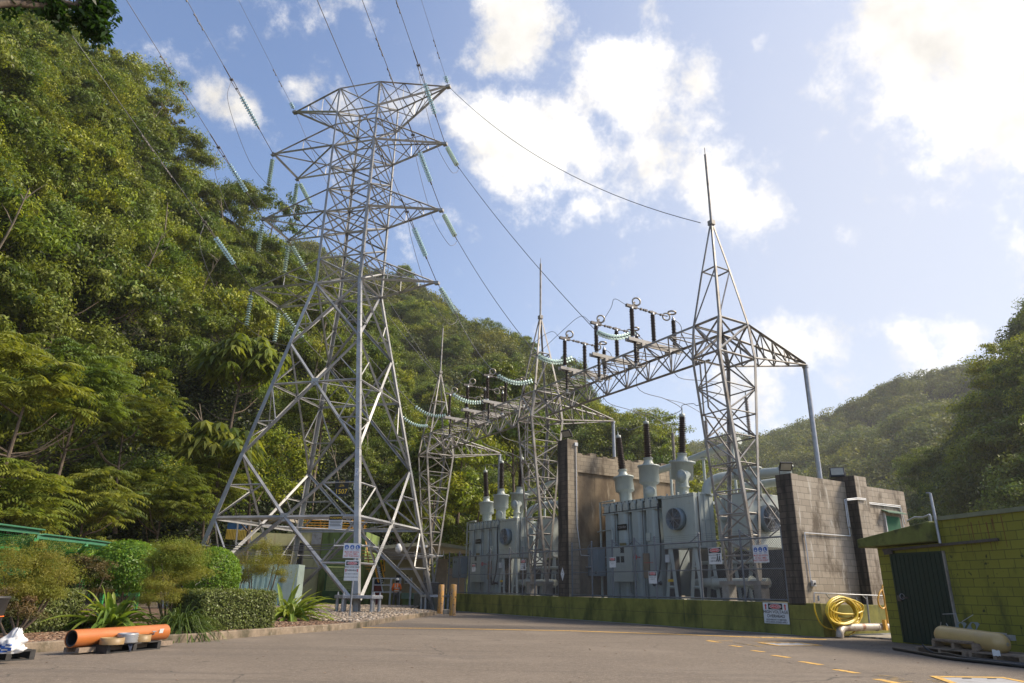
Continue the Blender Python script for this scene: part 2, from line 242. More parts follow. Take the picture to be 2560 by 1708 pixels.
# ------------------------------------------------------------------ scene graph helpers
def tag(o, label=None, cat=None, group=None, kind=None):
    if label: o['label'] = label
    if cat: o['category'] = cat
    if group: o['group'] = group
    if kind: o['kind'] = kind
    return o
def root(name, label, cat, loc=(0, 0, 0), group=None):
    o = bpy.data.objects.new(name, None); COL.objects.link(o); o.location = Vector(loc); o.empty_display_size = .2
    return tag(o, label, cat, group)
def worldloc(o):
    v = Vector((0, 0, 0))
    while o is not None: v += o.location; o = o.parent
    return v
def copy_tree(o, parent=None, delta=None):
    c = o.copy(); COL.objects.link(c); c.parent = parent
    if delta is not None: c.location = o.location + Vector(delta)
    for ch in list(o.children): copy_tree(ch, c)
    return c
UP = Vector((0, 0, 1))
class MB:
    def __init__(s): s.v = []; s.f = []; s.smooth = []
    def add(s, vs, fs, sm=False):
        k = len(s.v); s.v += [tuple(v) for v in vs]; s.f += [tuple(i+k for i in f) for f in fs]; s.smooth += [sm]*len(fs); return s
    def frame(s, o, X, Y, Z):
        """box from corner o spanned by three edge vectors"""
        o, X, Y, Z = Vector(o), Vector(X), Vector(Y), Vector(Z)
        vs = [o, o+X, o+X+Y, o+Y, o+Z, o+X+Z, o+X+Y+Z, o+Y+Z]
        fs = [(0, 3, 2, 1), (4, 5, 6, 7), (0, 1, 5, 4), (1, 2, 6, 5), (2, 3, 7, 6), (3, 0, 4, 7)]
        if X.cross(Y).dot(Z) < 0: fs = [f[::-1] for f in fs]
        return s.add(vs, fs)
    def box(s, a, b): 
        a, b = Vector(a), Vector(b); return s.frame(a, (b.x-a.x, 0, 0), (0, b.y-a.y, 0), (0, 0, b.z-a.z))
    def axes(s, p, q, ref=UP):
        d = (Vector(q)-Vector(p)); L = d.length; d.normalize(); ref = Vector(ref)
        x = d.cross(ref)
        if x.length < 1e-3: x = d.cross(Vector((1, 0, 0)))
        x.normalize(); y = x.cross(d).normalized(); return d, x, y, L
    def bar(s, p, q, w, h=None, ref=UP):
        h = h or w; d, x, y, L = s.axes(p, q, ref)
        return s.frame(Vector(p)-x*w/2-y*h/2, x*w, y*h, d*L)
    def ang(s, p, q, w, ref=UP, t=None):
        """angle section: two thin legs meeting at an edge that faces ref"""
        t = t or max(.008, w*.12); d, x, y, L = s.axes(p, q, ref)
        a = (x-y).normalized(); b = (-x-y).normalized(); c = Vector(p)+y*w*.35
        s.frame(c, a*w, b*t, d*L); s.frame(c+b*t, a*t, b*(w-t), d*L); return s
    def tube(s, pts, r, n=8, cap=True, sm=True):
        pts = [Vector(p) for p in pts]; k = len(pts); rs = r if isinstance(r, (list, tuple)) else [r]*k
        vs = []; fs = []; x = None
        for i, p in enumerate(pts):
            d = (pts[min(i+1, k-1)]-pts[max(i-1, 0)]).normalized()
            if x is None:
                x = d.cross(UP)
                if x.length < 1e-2: x = d.cross(Vector((1, 0, 0)))
            x = (x-d*x.dot(d)).normalized(); y = d.cross(x)
            for j in range(n):
                a = 2*math.pi*j/n; vs.append(p+(x*math.cos(a)+y*math.sin(a))*rs[i])
        for i in range(k-1):
            for j in range(n): fs.append((i*n+j, i*n+(j+1) % n, (i+1)*n+(j+1) % n, (i+1)*n+j))
        s.add(vs, fs, sm)
        if cap:
            s.add(vs[:n], [tuple(range(n))[::-1]]); s.add(vs[-n:], [tuple(range(n))])
        return s
    def lathe(s, prof, p, axis=UP, n=16, sm=True, cap=True):
        """prof: list of (radius, height) along axis from point p"""
        p = Vector(p); axis = Vector(axis).normalized(); x = axis.cross(Vector((0, 1, 0)))
        if x.length < 1e-2: x = axis.cross(Vector((1, 0, 0)))
        x.normalize(); y = axis.cross(x); vs = []
        for r, h in prof:
            for j in range(n):
                a = 2*math.pi*j/n; vs.append(p+axis*h+(x*math.cos(a)+y*math.sin(a))*r)
        fs = [(i*n+j, i*n+(j+1) % n, (i+1)*n+(j+1) % n, (i+1)*n+j) for i in range(len(prof)-1) for j in range(n)]
        s.add(vs, fs, sm)
        if cap: s.add(vs[:n], [tuple(range(n))[::-1]]); s.add(vs[-n:], [tuple(range(n))])
        return s
    def prism(s, poly, d):
        poly = [Vector(p) for p in poly]; d = Vector(d); n = len(poly)
        vs = poly+[p+d for p in poly]
        fs = [tuple(range(n))[::-1], tuple(range(n, 2*n))]+[(i, (i+1) % n, (i+1) % n+n, i+n) for i in range(n)]
        return s.add(vs, fs)
    def torus(s, c, axis, Rr, r, n=20, k=8):
        c = Vector(c); axis = Vector(axis).normalized(); x = axis.cross(UP)
        if x.length < 1e-2: x = axis.cross(Vector((1, 0, 0)))
        x.normalize(); y = axis.cross(x)
        vs = []; 
        for i in range(n):
            a = 2*math.pi*i/n; e = x*math.cos(a)+y*math.sin(a)
            for j in range(k):
                b = 2*math.pi*j/k; vs.append(c+e*(Rr+r*math.cos(b))+axis*r*math.sin(b))
        fs = [(i*k+j, ((i+1) % n)*k+j, ((i+1) % n)*k+(j+1) % k, i*k+(j+1) % k) for i in range(n) for j in range(k)]
        return s.add(vs, fs, True)
    def sphere(s, c, r, n=12, k=8, sc=(1, 1, 1)):
        c = Vector(c); vs = []
        for i in range(k+1):
            t = math.pi*i/k
            for j in range(n):
                a = 2*math.pi*j/n; vs.append(c+Vector((r*sc[0]*math.sin(t)*math.cos(a), r*sc[1]*math.sin(t)*math.sin(a), r*sc[2]*math.cos(t))))
        fs = [(i*n+j, (i+1)*n+j, (i+1)*n+(j+1) % n, i*n+(j+1) % n) for i in range(k) for j in range(n)]
        return s.add(vs, fs, True)
    def build(s, name, m, parent=None, bevel=0, label=None, cat=None, group=None, kind=None, loc=None):
        me = bpy.data.meshes.new(name); off = worldloc(parent) if parent else Vector((0, 0, 0))
        if loc is not None and not parent: off = Vector(loc)
        me.from_pydata([tuple(Vector(v)-off) for v in s.v], [], s.f); me.materials.append(m if not isinstance(m, str) else M[m])
        me.polygons.foreach_set('use_smooth', s.smooth); me.update()
        o = bpy.data.objects.new(name, me); COL.objects.link(o)
        if parent: o.parent = parent
        elif loc is not None: o.location = Vector(loc)
        if bevel:
            b = o.modifiers.new('bevel', 'BEVEL'); b.width = bevel; b.segments = 2; b.limit_method = 'ANGLE'
        tag(o, label, cat, group, kind); return o
def sag(p, q, s=0.3, n=16):
    p, q = Vector(p), Vector(q); return [p.lerp(q, i/n)-UP*(4*s*(i/n)*(1-i/n)) for i in range(n+1)]
def smooth(pts, n=6):
    """Catmull-Rom through pts"""
    P = [Vector(p) for p in pts]; P = [P[0]*2-P[1]]+P+[P[-1]*2-P[-2]]; out = []
    for i in range(1, len(P)-2):
        for j in range(n):
            t = j/n; a, b, c, d = P[i-1:i+3]
            out.append(.5*((2*b)+(c-a)*t+(2*a-5*b+4*c-d)*t*t+(3*b-a-3*c+d)*t**3))
    return out+[P[-2]]
def npmesh(name, V, Fq, m, parent=None, tint=None, loc=None, link=True):
    """mesh from numpy arrays of quads; tint = per-vertex float attribute"""
    me = bpy.data.meshes.new(name); V = np.asarray(V, np.float32).reshape(-1, 3); Fq = np.asarray(Fq, np.int32).reshape(-1, 4)
    me.vertices.add(len(V)); me.vertices.foreach_set('co', V.ravel()); me.loops.add(len(Fq)*4); me.loops.foreach_set('vertex_index', Fq.ravel())
    me.polygons.add(len(Fq)); me.polygons.foreach_set('loop_start', np.arange(0, len(Fq)*4, 4, dtype=np.int32)); me.polygons.foreach_set('loop_total', np.full(len(Fq), 4, np.int32))
    me.update(calc_edges=True); me.materials.append(m)
    if tint is not None:
        a = me.attributes.new('tint', 'FLOAT', 'POINT'); a.data.foreach_set('value', np.asarray(tint, np.float32))
    o = bpy.data.objects.new(name, me)
    if link: COL.objects.link(o)
    if parent: o.parent = parent
    if loc is not None: o.location = loc
    return o
_font = {}
def textmesh(txt, size, align='CENTER', bold=.0):
    bold = min(bold, .006)
    c = bpy.data.curves.new('t', 'FONT'); c.body = txt; c.size = size; c.align_x = align; c.align_y = 'CENTER'; c.extrude = .0; c.offset = bold*size; c.resolution_u = 3
    o = bpy.data.objects.new('t', c); me = bpy.data.meshes.new_from_object(o); bpy.data.objects.remove(o); bpy.data.curves.remove(c)
    vs = [v.co.copy() for v in me.vertices]; fs = [tuple(p.vertices) for p in me.polygons]; bpy.data.meshes.remove(me); return vs, fs
def sign(name, label, c, X, w, h, items, cat='sign', group=None, Y=UP, board='white', depth=.006, parent=None, back=None):
    """flat sign centred at c; X = its right direction; items: ('r',x0,y0,x1,y1,col) ('t',x,y,size,text,col[,bold]) ('e',x,y,rx,ry,col) ('a',x,y,s,col) in sign units"""
    c = Vector(c); X = Vector(X).normalized(); Y = Vector(Y).normalized(); Z = X.cross(Y)
    r = root(name, label, cat, c-Y*h/2, group) if parent is None else parent
    mb = MB(); mb.frame(c-X*w/2-Y*h/2-Z*depth, X*w, Y*h, Z*depth); mb.build('panel', board, r, bevel=.0)
    layers = {}
    lev = {}
    for k, it in enumerate(items):
        col = it[-1] if it[0] != 't' else it[5]; mb = layers.setdefault((it[0] == 't', col, it[0]), MB()); z = .0025*(1+it_level(it, k))
        P = lambda x, y: c+X*x+Y*y+Z*z
        if it[0] == 'r': mb.add([P(it[1], it[2]), P(it[3], it[2]), P(it[3], it[4]), P(it[1], it[4])], [(0, 1, 2, 3)])
        elif it[0] == 'e': mb.add([P(it[1]+it[3]*math.cos(a*math.pi/12), it[2]+it[4]*math.sin(a*math.pi/12)) for a in range(24)], [tuple(range(24))])
        elif it[0] == 'p': mb.add([P(x, y) for x, y in it[1]], [tuple(range(len(it[1])))])
        elif it[0] == 'a':
            x, y, s_ = it[1:4]; mb.add([P(x+s_*a, y+s_*b) for a, b in ((-.25, -1), (.25, -1), (.25, .3), (.6, .3), (0, 1), (-.6, .3), (-.25, .3))], [tuple(range(7))])
        elif it[0] == 't':
            vs, fs = textmesh(it[4], it[3], bold=it[6] if len(it) > 6 else .015); mb.add([P(it[1]+v.x, it[2]+v.y) for v in vs], fs)
    nm = {'t': 'lettering', 'r': 'printed_band', 'e': 'printed_oval', 'a': 'arrow', 'p': 'symbol'}
    for (_, col, ty), mb in layers.items(): mb.build(nm[ty], col, r)
    return r
def it_level(it, k): return k*.6
# ------------------------------------------------------------------ yard frame: s along the retaining wall (away), t into the substation
GA = -0.5559
U = Vector((math.sin(GA), math.cos(GA), 0)); V = Vector((math.cos(GA), -math.sin(GA), 0)); YO = Vector((7.7453, 24.3223, 0))
def Yd(s, t, z=0): return YO+U*s+V*t+UP*z
def ypt(px, py, t): return onplane(px, py, YO+V*t, V)
def yps(px, py, s): return onplane(px, py, YO+U*s, U)
def C(x, y, ox, oy, sc): return ox+x/sc, oy+y/sc
def c1(x, y): return C(x, y, 480, 1180, 2.9375)
def c2(x, y): return C(x, y, 0, 1180, 2.9375)
def c3(x, y): return C(x, y, 1100, 1180, 2.9375)
def c4(x, y): return C(x, y, 1760, 1180, 2.9375)

# ------------------------------------------------------------------ ground
MB().add([(-900, -300, GZ), (900, -300, GZ), (900, 1500, GZ), (-900, 1500, GZ)], [(0, 1, 2, 3)]).build('asphalt_ground', 'asphalt', kind='structure')
kp = [(-10.6, 8.5), (-9.9, 10.4), (-9.3, 11.9), (-8.59, 13.4), (-7.6, 15.4), (-7.0, 16.5), (-6.15, 19.1), (-5.2, 21.4), (-4.75, 23.0), (-4.6, 25.2), (-4.45, 28.0), (-4.0, 32.0), (-3.65, 35.3), (-4.1, 37.0), (-5.2, 39.0), (-5.9, 46.5)]
kerb = MB(); KH = .17
off = []
for i, p in enumerate(kp):
    a = Vector(kp[max(i-1, 0)]); b = Vector(kp[min(i+1, len(kp)-1)]); d = (b-a).normalized(); off.append(Vector(p)+Vector((-d.y, d.x))*.16)
for i in range(len(kp)-1):
    a, b, c, d = Vector(kp[i]), Vector(kp[i+1]), off[i+1], off[i]
    q = [Vector((*p, GZ)) for p in (a, b, c, d)]; kerb.add([*q, *[v+UP*KH for v in q]], [(4, 5, 6, 7), (0, 1, 5, 4), (2, 3, 7, 6)])
kerb.build('kerb', 'kerb', kind='structure', bevel=.02)
mul = [Vector((p.x, p.y, GZ+KH-.03)) for p in off[:10]]
MB().add(mul+[Vector((-6.3, 24.6, GZ+KH-.03)), Vector((-9.5, 30, GZ+KH-.03)), Vector((-30, 42, GZ+KH-.03)), Vector((-40, 8, GZ+KH-.03))], [tuple(range(len(mul)+4))]).build('garden_bed_soil', 'soil', kind='structure')
grv = [Vector((p.x, p.y, GZ+KH-.035)) for p in off[9:]]
MB().add([Vector((-6.3, 24.2, GZ+KH-.035))]+grv+[Vector((-22, 52, GZ+KH-.035)), Vector((-22, 36, GZ+KH-.035)), Vector((-9.5, 29.6, GZ+KH-.035))], [tuple(range(len(grv)+4))]).build('gravel_ground', 'gravelbed', kind='structure')
# loose stones and bark scraps on the beds
def scatter_stones(name, poly, n, smin, smax, m, z, label, seed=1, flat=.6):
    rg = np.random.default_rng(seed); xs = [p[0] for p in poly]; ys = [p[1] for p in poly]; pts = []
    def inside(x, y):
        c = False; j = len(poly)-1
        for i in range(len(poly)):
            if (poly[i][1] > y) != (poly[j][1] > y) and x < (poly[j][0]-poly[i][0])*(y-poly[i][1])/(poly[j][1]-poly[i][1])+poly[i][0]: c = not c
            j = i
        return c
    while len(pts) < n:
        x, y = rg.uniform(min(xs), max(xs)), rg.uniform(min(ys), max(ys))
        if inside(x, y): pts.append((x, y))
    base = np.array([(-1, -1, -1), (1, -1, -1), (1, 1, -1), (-1, 1, -1), (-1, -1, 1), (1, -1, 1), (1, 1, 1), (-1, 1, 1)], float)*.5
    fq = np.array([(4, 5, 6, 7), (0, 1, 5, 4), (1, 2, 6, 5), (2, 3, 7, 6), (3, 0, 4, 7)])
    n = len(pts); P = np.array(pts); sz = rg.uniform(smin, smax, (n, 1, 1)); b = base[None]+rg.uniform(-.22, .22, (n, 8, 3)); b = b*sz; b[:, :, 2] *= flat; b[:, :, 0] *= 1.4
    a = rg.uniform(0, 6.28, n); ca, sa = np.cos(a)[:, None], np.sin(a)[:, None]
    x = b[:, :, 0]*ca-b[:, :, 1]*sa+P[:, 0:1]; y = b[:, :, 0]*sa+b[:, :, 1]*ca+P[:, 1:2]; zz = b[:, :, 2]+z+sz[:, :, 0]*flat*.35
    Vv = np.stack([x, y, zz], -1); Fq = fq[None]+np.arange(n)[:, None, None]*8
    o = npmesh(name, Vv, Fq, m, tint=np.repeat(rg.uniform(0, 1, n), 8)); tag(o, label, 'ground cover', kind='stuff'); return o
M['pebble'] = leafmat('pebble_mix', [(.13, .10, .075), (.36, .29, .22), (.26, .19, .13), (.52, .45, .37), (.20, .15, .11)], .8, 0, .3)
M['chip'] = leafmat('bark_chip_mix', [(.10, .05, .03), (.22, .13, .08), (.15, .08, .05), (.33, .24, .17)], .9, 0, .3)
gpoly = [(-6.3, 24.4), (-4.95, 23.4), (-4.8, 28), (-4.3, 32), (-3.95, 35.2), (-4.4, 37), (-5.6, 39.5), (-6.2, 46), (-16, 46), (-14, 36), (-9.6, 29.8)]
scatter_stones('gravel', gpoly, 26000, .035, .085, M['pebble'], GZ+KH-.03, 'tan and brown river gravel spread under the lattice tower', 3)
mpoly = [(-10.6, 9.2), (-9.0, 13), (-7.4, 16.7), (-6.4, 19.4), (-5.1, 23), (-6.4, 24.6), (-9.4, 24), (-11, 17), (-13.5, 10)]
scatter_stones('bark_mulch', mpoly, 14000, .02, .06, M['chip'], GZ+KH-.03, 'red brown bark mulch along the kerb of the garden bed', 4, .25)

# ------------------------------------------------------------------ painted markings (sheets a few mm above the asphalt)
def strip(mb, p, q, w, z=.004, wq=None):
    p, q = Vector((p[0], p[1], 0)), Vector((q[0], q[1], 0)); d = (q-p).normalized(); n = Vector((-d.y, d.x, 0)); wq = wq or w
    mb.add([p+n*w/2+UP*(GZ+z), p-n*w/2+UP*(GZ+z), q-n*wq/2+UP*(GZ+z), q+n*wq/2+UP*(GZ+z)], [(0, 1, 2, 3)] if True else []); return mb
mb = MB()
ln = [G(*c1(1250, 1144)), G(*c3(0, 1150)), G(*c3(950, 1167)), G(*c3(1700, 1192)), G(*c3(2350, 1216)), G(*c4(520, 1217)), G(*c4(900, 1232))]
for a, b in zip(ln, ln[1:]): strip(mb, a, b, .30)
mb.build('road_marking', 'ypaint', kind='structure')
mb = MB()
for p, q in [((25, 1240), (115, 1253)), ((195, 1275), (275, 1286)), ((355, 1312), (440, 1323)), ((505, 1347), (628, 1365)), ((710, 1393), (860, 1418)), ((960, 1451), (1130, 1480)), ((1265, 1522), (1440, 1557)), ((1620, 1600), (1850, 1650))]:
    strip(mb, G(*c4(*p)), G(*c4(*q)), .15)
strip(mb, G(*c4(25, 1239)), G(*c4(210, 1242)), .08); strip(mb, G(*c4(365, 1244)), G(*c4(530, 1247)), .07)
mb.build('dashed_road_marking', 'ypaint', kind='structure')
mb = MB()
for k in range(7):
    x = 190+k*32; strip(mb, G(*c4(x, 1252+k*5)), G(*c4(x+70, 1256+k*5)), .09)
for x0, y0, x1, y1, n in ((1250, 1493, 1390, 1500, 6), (1640, 1526, 1790, 1534, 5)):
    for k in range(n): strip(mb, G(*c4(x0+k*38, y0+k*11)), G(*c4(x1+k*40, y1+k*11)), .06)
mb.build('worn_road_marking', 'yworn', kind='structure')
def hatch(cs, label, z=.006, ww=.12):
    P = [G(*c4(*c)) for c in cs]; c0 = sum(P, Vector())/4
    r = root('access_cover', label, 'access cover', c0)
    mb = MB(); mb.add([p+UP*z for p in P], [(0, 3, 2, 1)]); mb.build('plate', 'hatch', r)
    mb = MB()
    for i in range(4):
        a, b = P[i], P[(i+1) % 4]; ea = (a-c0).normalized()*ww*1.3; eb = (b-c0).normalized()*ww*1.3
        mb.add([a+UP*(z+.004), b+UP*(z+.004), b+eb+UP*(z+.004), a+ea+UP*(z+.004)], [(0, 1, 2, 3)])
    mb.build('yellow_border', 'ypaint', r)
    mb = MB()
    for k in (.3, .7):
        a = P[0].lerp(P[1], k)*.92+P[3].lerp(P[2], k)*.08; mb.frame(a+UP*(z+.003), (P[1]-P[0]).normalized()*.14, (P[3]-P[0]).normalized()*.04, UP*.004)
    mb.build('lifting_slot', 'black', r)
hatch([(435, 1258), (690, 1258), (830, 1275), (560, 1277)], 'small grey access plate with yellow border below the danger sign wall')
hatch([(1740, 1512), (2185, 1518), (2620, 1605), (1960, 1590)], 'large grey access plate with thick yellow border at the lower right corner', ww=.14)

# ------------------------------------------------------------------ retaining wall and raised slab
WT = 1.10
r = root('retaining_wall', 'low mossy green concrete wall carrying the transformer compound', 'wall', Yd(9, 0, GZ))
mb = MB(); mb.frame(Yd(-2.75, 0, GZ-.3), U*25.2, V*.35, UP*(WT-GZ+.3)); mb.build('wall', 'moss', r, bevel=.012)
mb = MB(); mb.frame(Yd(-2.75, .352, GZ-.3), U*.3, V*9.0, UP*(WT-.035-GZ+.3)); mb.build('side_wall', 'moss', r, bevel=.012)
mb = MB()
for s_ in (-1.62, 2.05, 2.9, 9.95, 12.9, 17.0): mb.frame(Yd(s_, -.002, GZ), U*.015, V*.003, UP*(WT-GZ-.02))
mb.frame(Yd(-2.7, -.0025, GZ+.45), U*24.5, V*.003, UP*.010); mb.build('construction_joint', 'black', r)
# strip drain at the foot of the wall
mb = MB(); mb.frame(Yd(-1.8, -.26, GZ+.002), U*24, V*.2, UP*.006); tag(mb.build('strip_drain', 'pipe'), 'narrow metal strip drain along the foot of the mossy wall', 'drain')
MB().frame(Yd(-2.44, .36, 0), U*30, V*22, UP*(WT-.06)).build('compound_slab_ground', 'slab', kind='structure')

# ------------------------------------------------------------------ fire walls
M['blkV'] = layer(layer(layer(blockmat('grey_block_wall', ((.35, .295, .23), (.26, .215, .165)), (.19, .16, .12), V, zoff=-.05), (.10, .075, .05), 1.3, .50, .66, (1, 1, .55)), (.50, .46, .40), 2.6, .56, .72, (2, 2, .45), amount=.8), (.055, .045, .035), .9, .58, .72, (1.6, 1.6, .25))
M['blkU'] = layer(layer(blockmat('stained_block_wall_painted_shade', ((.105, .082, .062), (.07, .055, .043)), (.03, .025, .02), U, zoff=-.05), (.022, .019, .015), 1.6, .46, .66, (2, 2, .3)), (.26, .22, .17), 4, .67, .74, (1, 1, .5))  # darker copy for the front faces: their shade is put into the colour
M['brownc'] = layer(layer(mat('brown_stained_concrete', (.205, .15, .092), .85, 0, .15, 2, bump=.3, bscale=15), (.11, .075, .045), 1.1, .44, .66, (1, 1, .35)), (.38, .31, .22), 2.2, .6, .75, (1.5, 1.5, .3))
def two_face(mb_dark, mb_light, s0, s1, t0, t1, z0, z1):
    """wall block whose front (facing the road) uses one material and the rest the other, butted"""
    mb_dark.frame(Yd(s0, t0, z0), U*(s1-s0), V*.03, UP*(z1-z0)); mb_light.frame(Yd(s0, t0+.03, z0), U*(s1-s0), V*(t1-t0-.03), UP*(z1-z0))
r = root('fire_wall', 'weathered grey block fire wall at the right with conduit and green door', 'wall', Yd(-2, 3, WT))
d, l = MB(), MB()
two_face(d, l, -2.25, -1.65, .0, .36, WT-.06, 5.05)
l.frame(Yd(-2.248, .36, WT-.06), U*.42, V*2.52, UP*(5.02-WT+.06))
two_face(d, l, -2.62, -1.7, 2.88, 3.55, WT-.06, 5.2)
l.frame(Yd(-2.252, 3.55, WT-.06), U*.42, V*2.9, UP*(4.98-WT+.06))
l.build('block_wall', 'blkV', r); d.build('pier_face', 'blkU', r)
# conduit on its right face
mb = MB()
def cond(pts, s=-2.29, rr=.022):
    mb.tube([yps(*C(x, y, 1920, 1170, 4.355), s) for x, y in pts], rr*.8, 6)
cond([(470, 1250), (397, 705), (895, 742), (880, 650)]); cond([(875, 640), (835, 345), (858, 340)]); cond([(892, 640), (850, 358), (860, 352)])
cond([(858, 340), (968, 328), (1064, 336)], -2.66); cond([(862, 352), (975, 342), (1066, 350)], -2.66)
cond([(1070, 374), (1440, 414), (1492, 610)]); cond([(1070, 388), (1436, 430), (1484, 700)])
mb.build('conduit', 'white', r)
b = yps(*C(480, 1262, 1920, 1170, 4.355), -2.26)
mb = MB(); mb.frame(b-V*.09-UP*.08-U*.09, V*.18, UP*.18, U*.08); ob = mb.build('power_outlet', 'hatch', r, bevel=.01); mb = MB(); mb.lathe([(.035, 0), (.035, .03)], b-U*.12, U, 10); mb.build('socket', 'black', ob)
P = [yps(*C(x, y, 1920, 1170, 4.355), -2.25) for x, y in ((1262, 520), (1418, 540), (1445, 720))]
t0 = (P[0]-YO).dot(V); t1 = (P[1]-YO).dot(V); zt = P[0].z
mb = MB(); mb.frame(Yd(-2.29, t0, WT+.1), V*(t1-t0), U*.035, UP*(zt-WT-.1)); dr = mb.build('door', mat('green_door_paint', (.010, .085, .038), .9, 0, .1, 3), r)
mb = MB(); mb.frame(Yd(-2.32, t0-.06, WT+.1), V*.06, U*.068, UP*(zt-WT)); mb.build('door_frame', 'hatch', dr)
mb = MB(); mb.frame(Yd(-2.5, t0-.12, zt+.08), V*(t1-t0+.26), U*.24+UP*.10, UP*.03); mb.build('rain_hood', mat('dull_green_sheet', (.04, .10, .06), .6, 0, .15, 4), r)
mb = MB(); mb.frame(Yd(-2.296, t0+.35, zt-1.12), V*.28, U*.004, UP*.2); mb.build('notice', 'white', dr)
# middle fire wall
r = root('fire_wall', 'tall brown concrete fire wall between the two transformers', 'wall', Yd(10, 3, WT))
M['blkV2'] = layer(layer(blockmat('brown_block_wall', ((.34, .28, .20), (.26, .21, .15)), (.17, .135, .095), V, zoff=-.05), (.10, .075, .05), 1.2, .48, .68, (1, 1, .4)), (.45, .41, .33), 3, .62, .74, (2, 2, .4), amount=.7)
d, l, bp = MB(), MB(), MB()
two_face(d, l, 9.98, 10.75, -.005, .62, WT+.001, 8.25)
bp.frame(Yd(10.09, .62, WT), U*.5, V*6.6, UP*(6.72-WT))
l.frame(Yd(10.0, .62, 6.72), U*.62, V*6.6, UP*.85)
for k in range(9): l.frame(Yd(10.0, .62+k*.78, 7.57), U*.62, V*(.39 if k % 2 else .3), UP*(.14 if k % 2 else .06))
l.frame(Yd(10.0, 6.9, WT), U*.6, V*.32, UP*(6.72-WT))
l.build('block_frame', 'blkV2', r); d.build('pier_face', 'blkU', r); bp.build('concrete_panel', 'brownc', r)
mb = MB()
for f0 in (1.7, 2.9, 4.2, 5.5): mb.frame(Yd(10.085, f0, WT), U*.006, V*.02, UP*(6.7-WT))
for z in (3.0, 5.0): mb.frame(Yd(10.086, .62, z), U*.006, V*6.2, UP*.018)
mb.build('panel_joint', 'brownc', r)
mb = MB(); mb.tube([Yd(9.95, .5, 8.0), Yd(9.95, .5, 4.2), Yd(9.95, .7, 2.9), Yd(9.95, 2.6, 2.85)], .02, 6); mb.frame(Yd(9.90, .42, 7.95), V*.16, U*.08, UP*.16); mb.build('conduit', 'white', r)
mb = MB(); mb.frame(Yd(10.0, 1.0, 2.35), V*1.6, -U*.25, UP*.08); mb.build('cable_tray', 'pipe', r)
sign('diamond_placard', 'small white diamond placard on the dark pier between the transformers', ypt(*c3(900, 750), -.012), -U, .001, .001, [('p', [(0, .30), (.14, 0), (0, -.30), (-.14, 0)], 'white'), ('t', 0, .08, .07, '2R', 'black'), ('t', 0, -.04, .05, 'DRY', 'black')], 'placard')
# floodlights on the walls
def flood(label, p, aim, sc=1.0):
    p = Vector(p); aim = Vector(aim).normalized(); x = aim.cross(UP).normalized(); y = x.cross(aim)
    r = root('floodlight', label, 'floodlight', p, 'floodlights on the walls'); c = p+UP*.32*sc
    mb = MB(); mb.frame(c-x*.24*sc-y*.19*sc-aim*.05*sc, x*.48*sc, y*.38*sc, aim*.09*sc); mb.build('housing', 'black', r, bevel=.015)
    mb = MB(); mb.frame(c-x*.2*sc-y*.13*sc+aim*.0405*sc, x*.4*sc, y*.28*sc, aim*.004); mb.build('lens', 'lens', r)
    mb = MB(); mb.bar(p-x*.2*sc, p+x*.2*sc, .03); mb.bar(p-x*.26*sc, c-x*.26*sc, .02); mb.bar(p+x*.26*sc, c+x*.26*sc, .02); mb.bar(p-x*.26*sc, p+x*.26*sc, .022); mb.build('bracket', 'darksteel', r)
flood('black floodlight facing down on top of the front pier of the right block wall', Yd(-1.95, .2, 5.05), -V*.6-U*.9-UP*.9, .85)
flood('black floodlight tilted up behind the right block wall beside the tall pole', yps(*c4(985, 50), -2.0)-UP*.1, -V*.75-U*.55+UP*.45, 1.0)
flood('black floodlight on top of the tall middle pier', Yd(10.4, .3, 8.25), -V-U*.3-UP*.9, 1.1)

# ------------------------------------------------------------------ green block building at the right
BA = R(167.3); BD = Vector((math.sin(BA), math.cos(BA), 0)); BN = Vector((-BD.y, BD.x, 0))   # BD towards the camera, BN pointing away from the yard
if BN.x < 0: BN = -BN
BO = G(*c4(1380, 1250))
def Bd(a, n, z): return BO+BD*a+BN*n+UP*(z-GZ)
def bpx(x, y, n=0): return onplane(*c4(x, y), BO+BN*n, BN)
def bco(x, y, n=0):
    q = bpx(x, y, n); return (q-BO).dot(BD), q.z
aD0, zD0 = bco(1370, 600); aD1, zD1 = bco(1760, 580); aP, zP = bco(1715, 350); aE, zE = bco(2350, 272); _, zR = bco(1270, 555)
M['gblk'] = layer(layer(layer(blockmat('green_painted_block', ((.215, .205, .024), (.185, .175, .02)), (.075, .078, .014), BD, zoff=-.17, msize=.009), (.055, .06, .012), 1.4, .52, .74, (1, 1, .5)), (.22, .16, .05), 3, .64, .8, (2, 2, .3)), (.03, .035, .01), 5, .62, .70)
r = root('green_block_building', 'green painted block building at the right edge with a dark green sheet door', 'building', Bd(4, 2, GZ))
mb = MB(); L2 = aE+6
mb.frame(Bd(0, 0, GZ), BD*aP, BN*4, UP*(zR-GZ)); mb.frame(Bd(aP, 0, GZ), BD*(L2-aP), BN*4, UP*(zP-.03-GZ))
mb.build('block_wall', 'gblk', r)
mb = MB(); mb.add([Bd(-.45, -.28, zR), Bd(aP-.02, -.28, zR+.02), Bd(aP-.02, 4.2, zR+.02), Bd(-.45, 4.2, zR), Bd(-.45, -.28, zR+.24), Bd(aP-.02, -.28, zR+.52), Bd(aP-.02, 4.2, zR+.52), Bd(-.45, 4.2, zR+.24)], [(0, 3, 2, 1), (4, 5, 6, 7), (0, 1, 5, 4), (1, 2, 6, 5), (2, 3, 7, 6), (3, 0, 4, 7)])
mb.build('annex_roof', layer(mat('mossy_roof_slab', (.12, .135, .03), .85, 0, .2, 3), (.035, .04, .012), 2, .5, .7), r, bevel=.03)
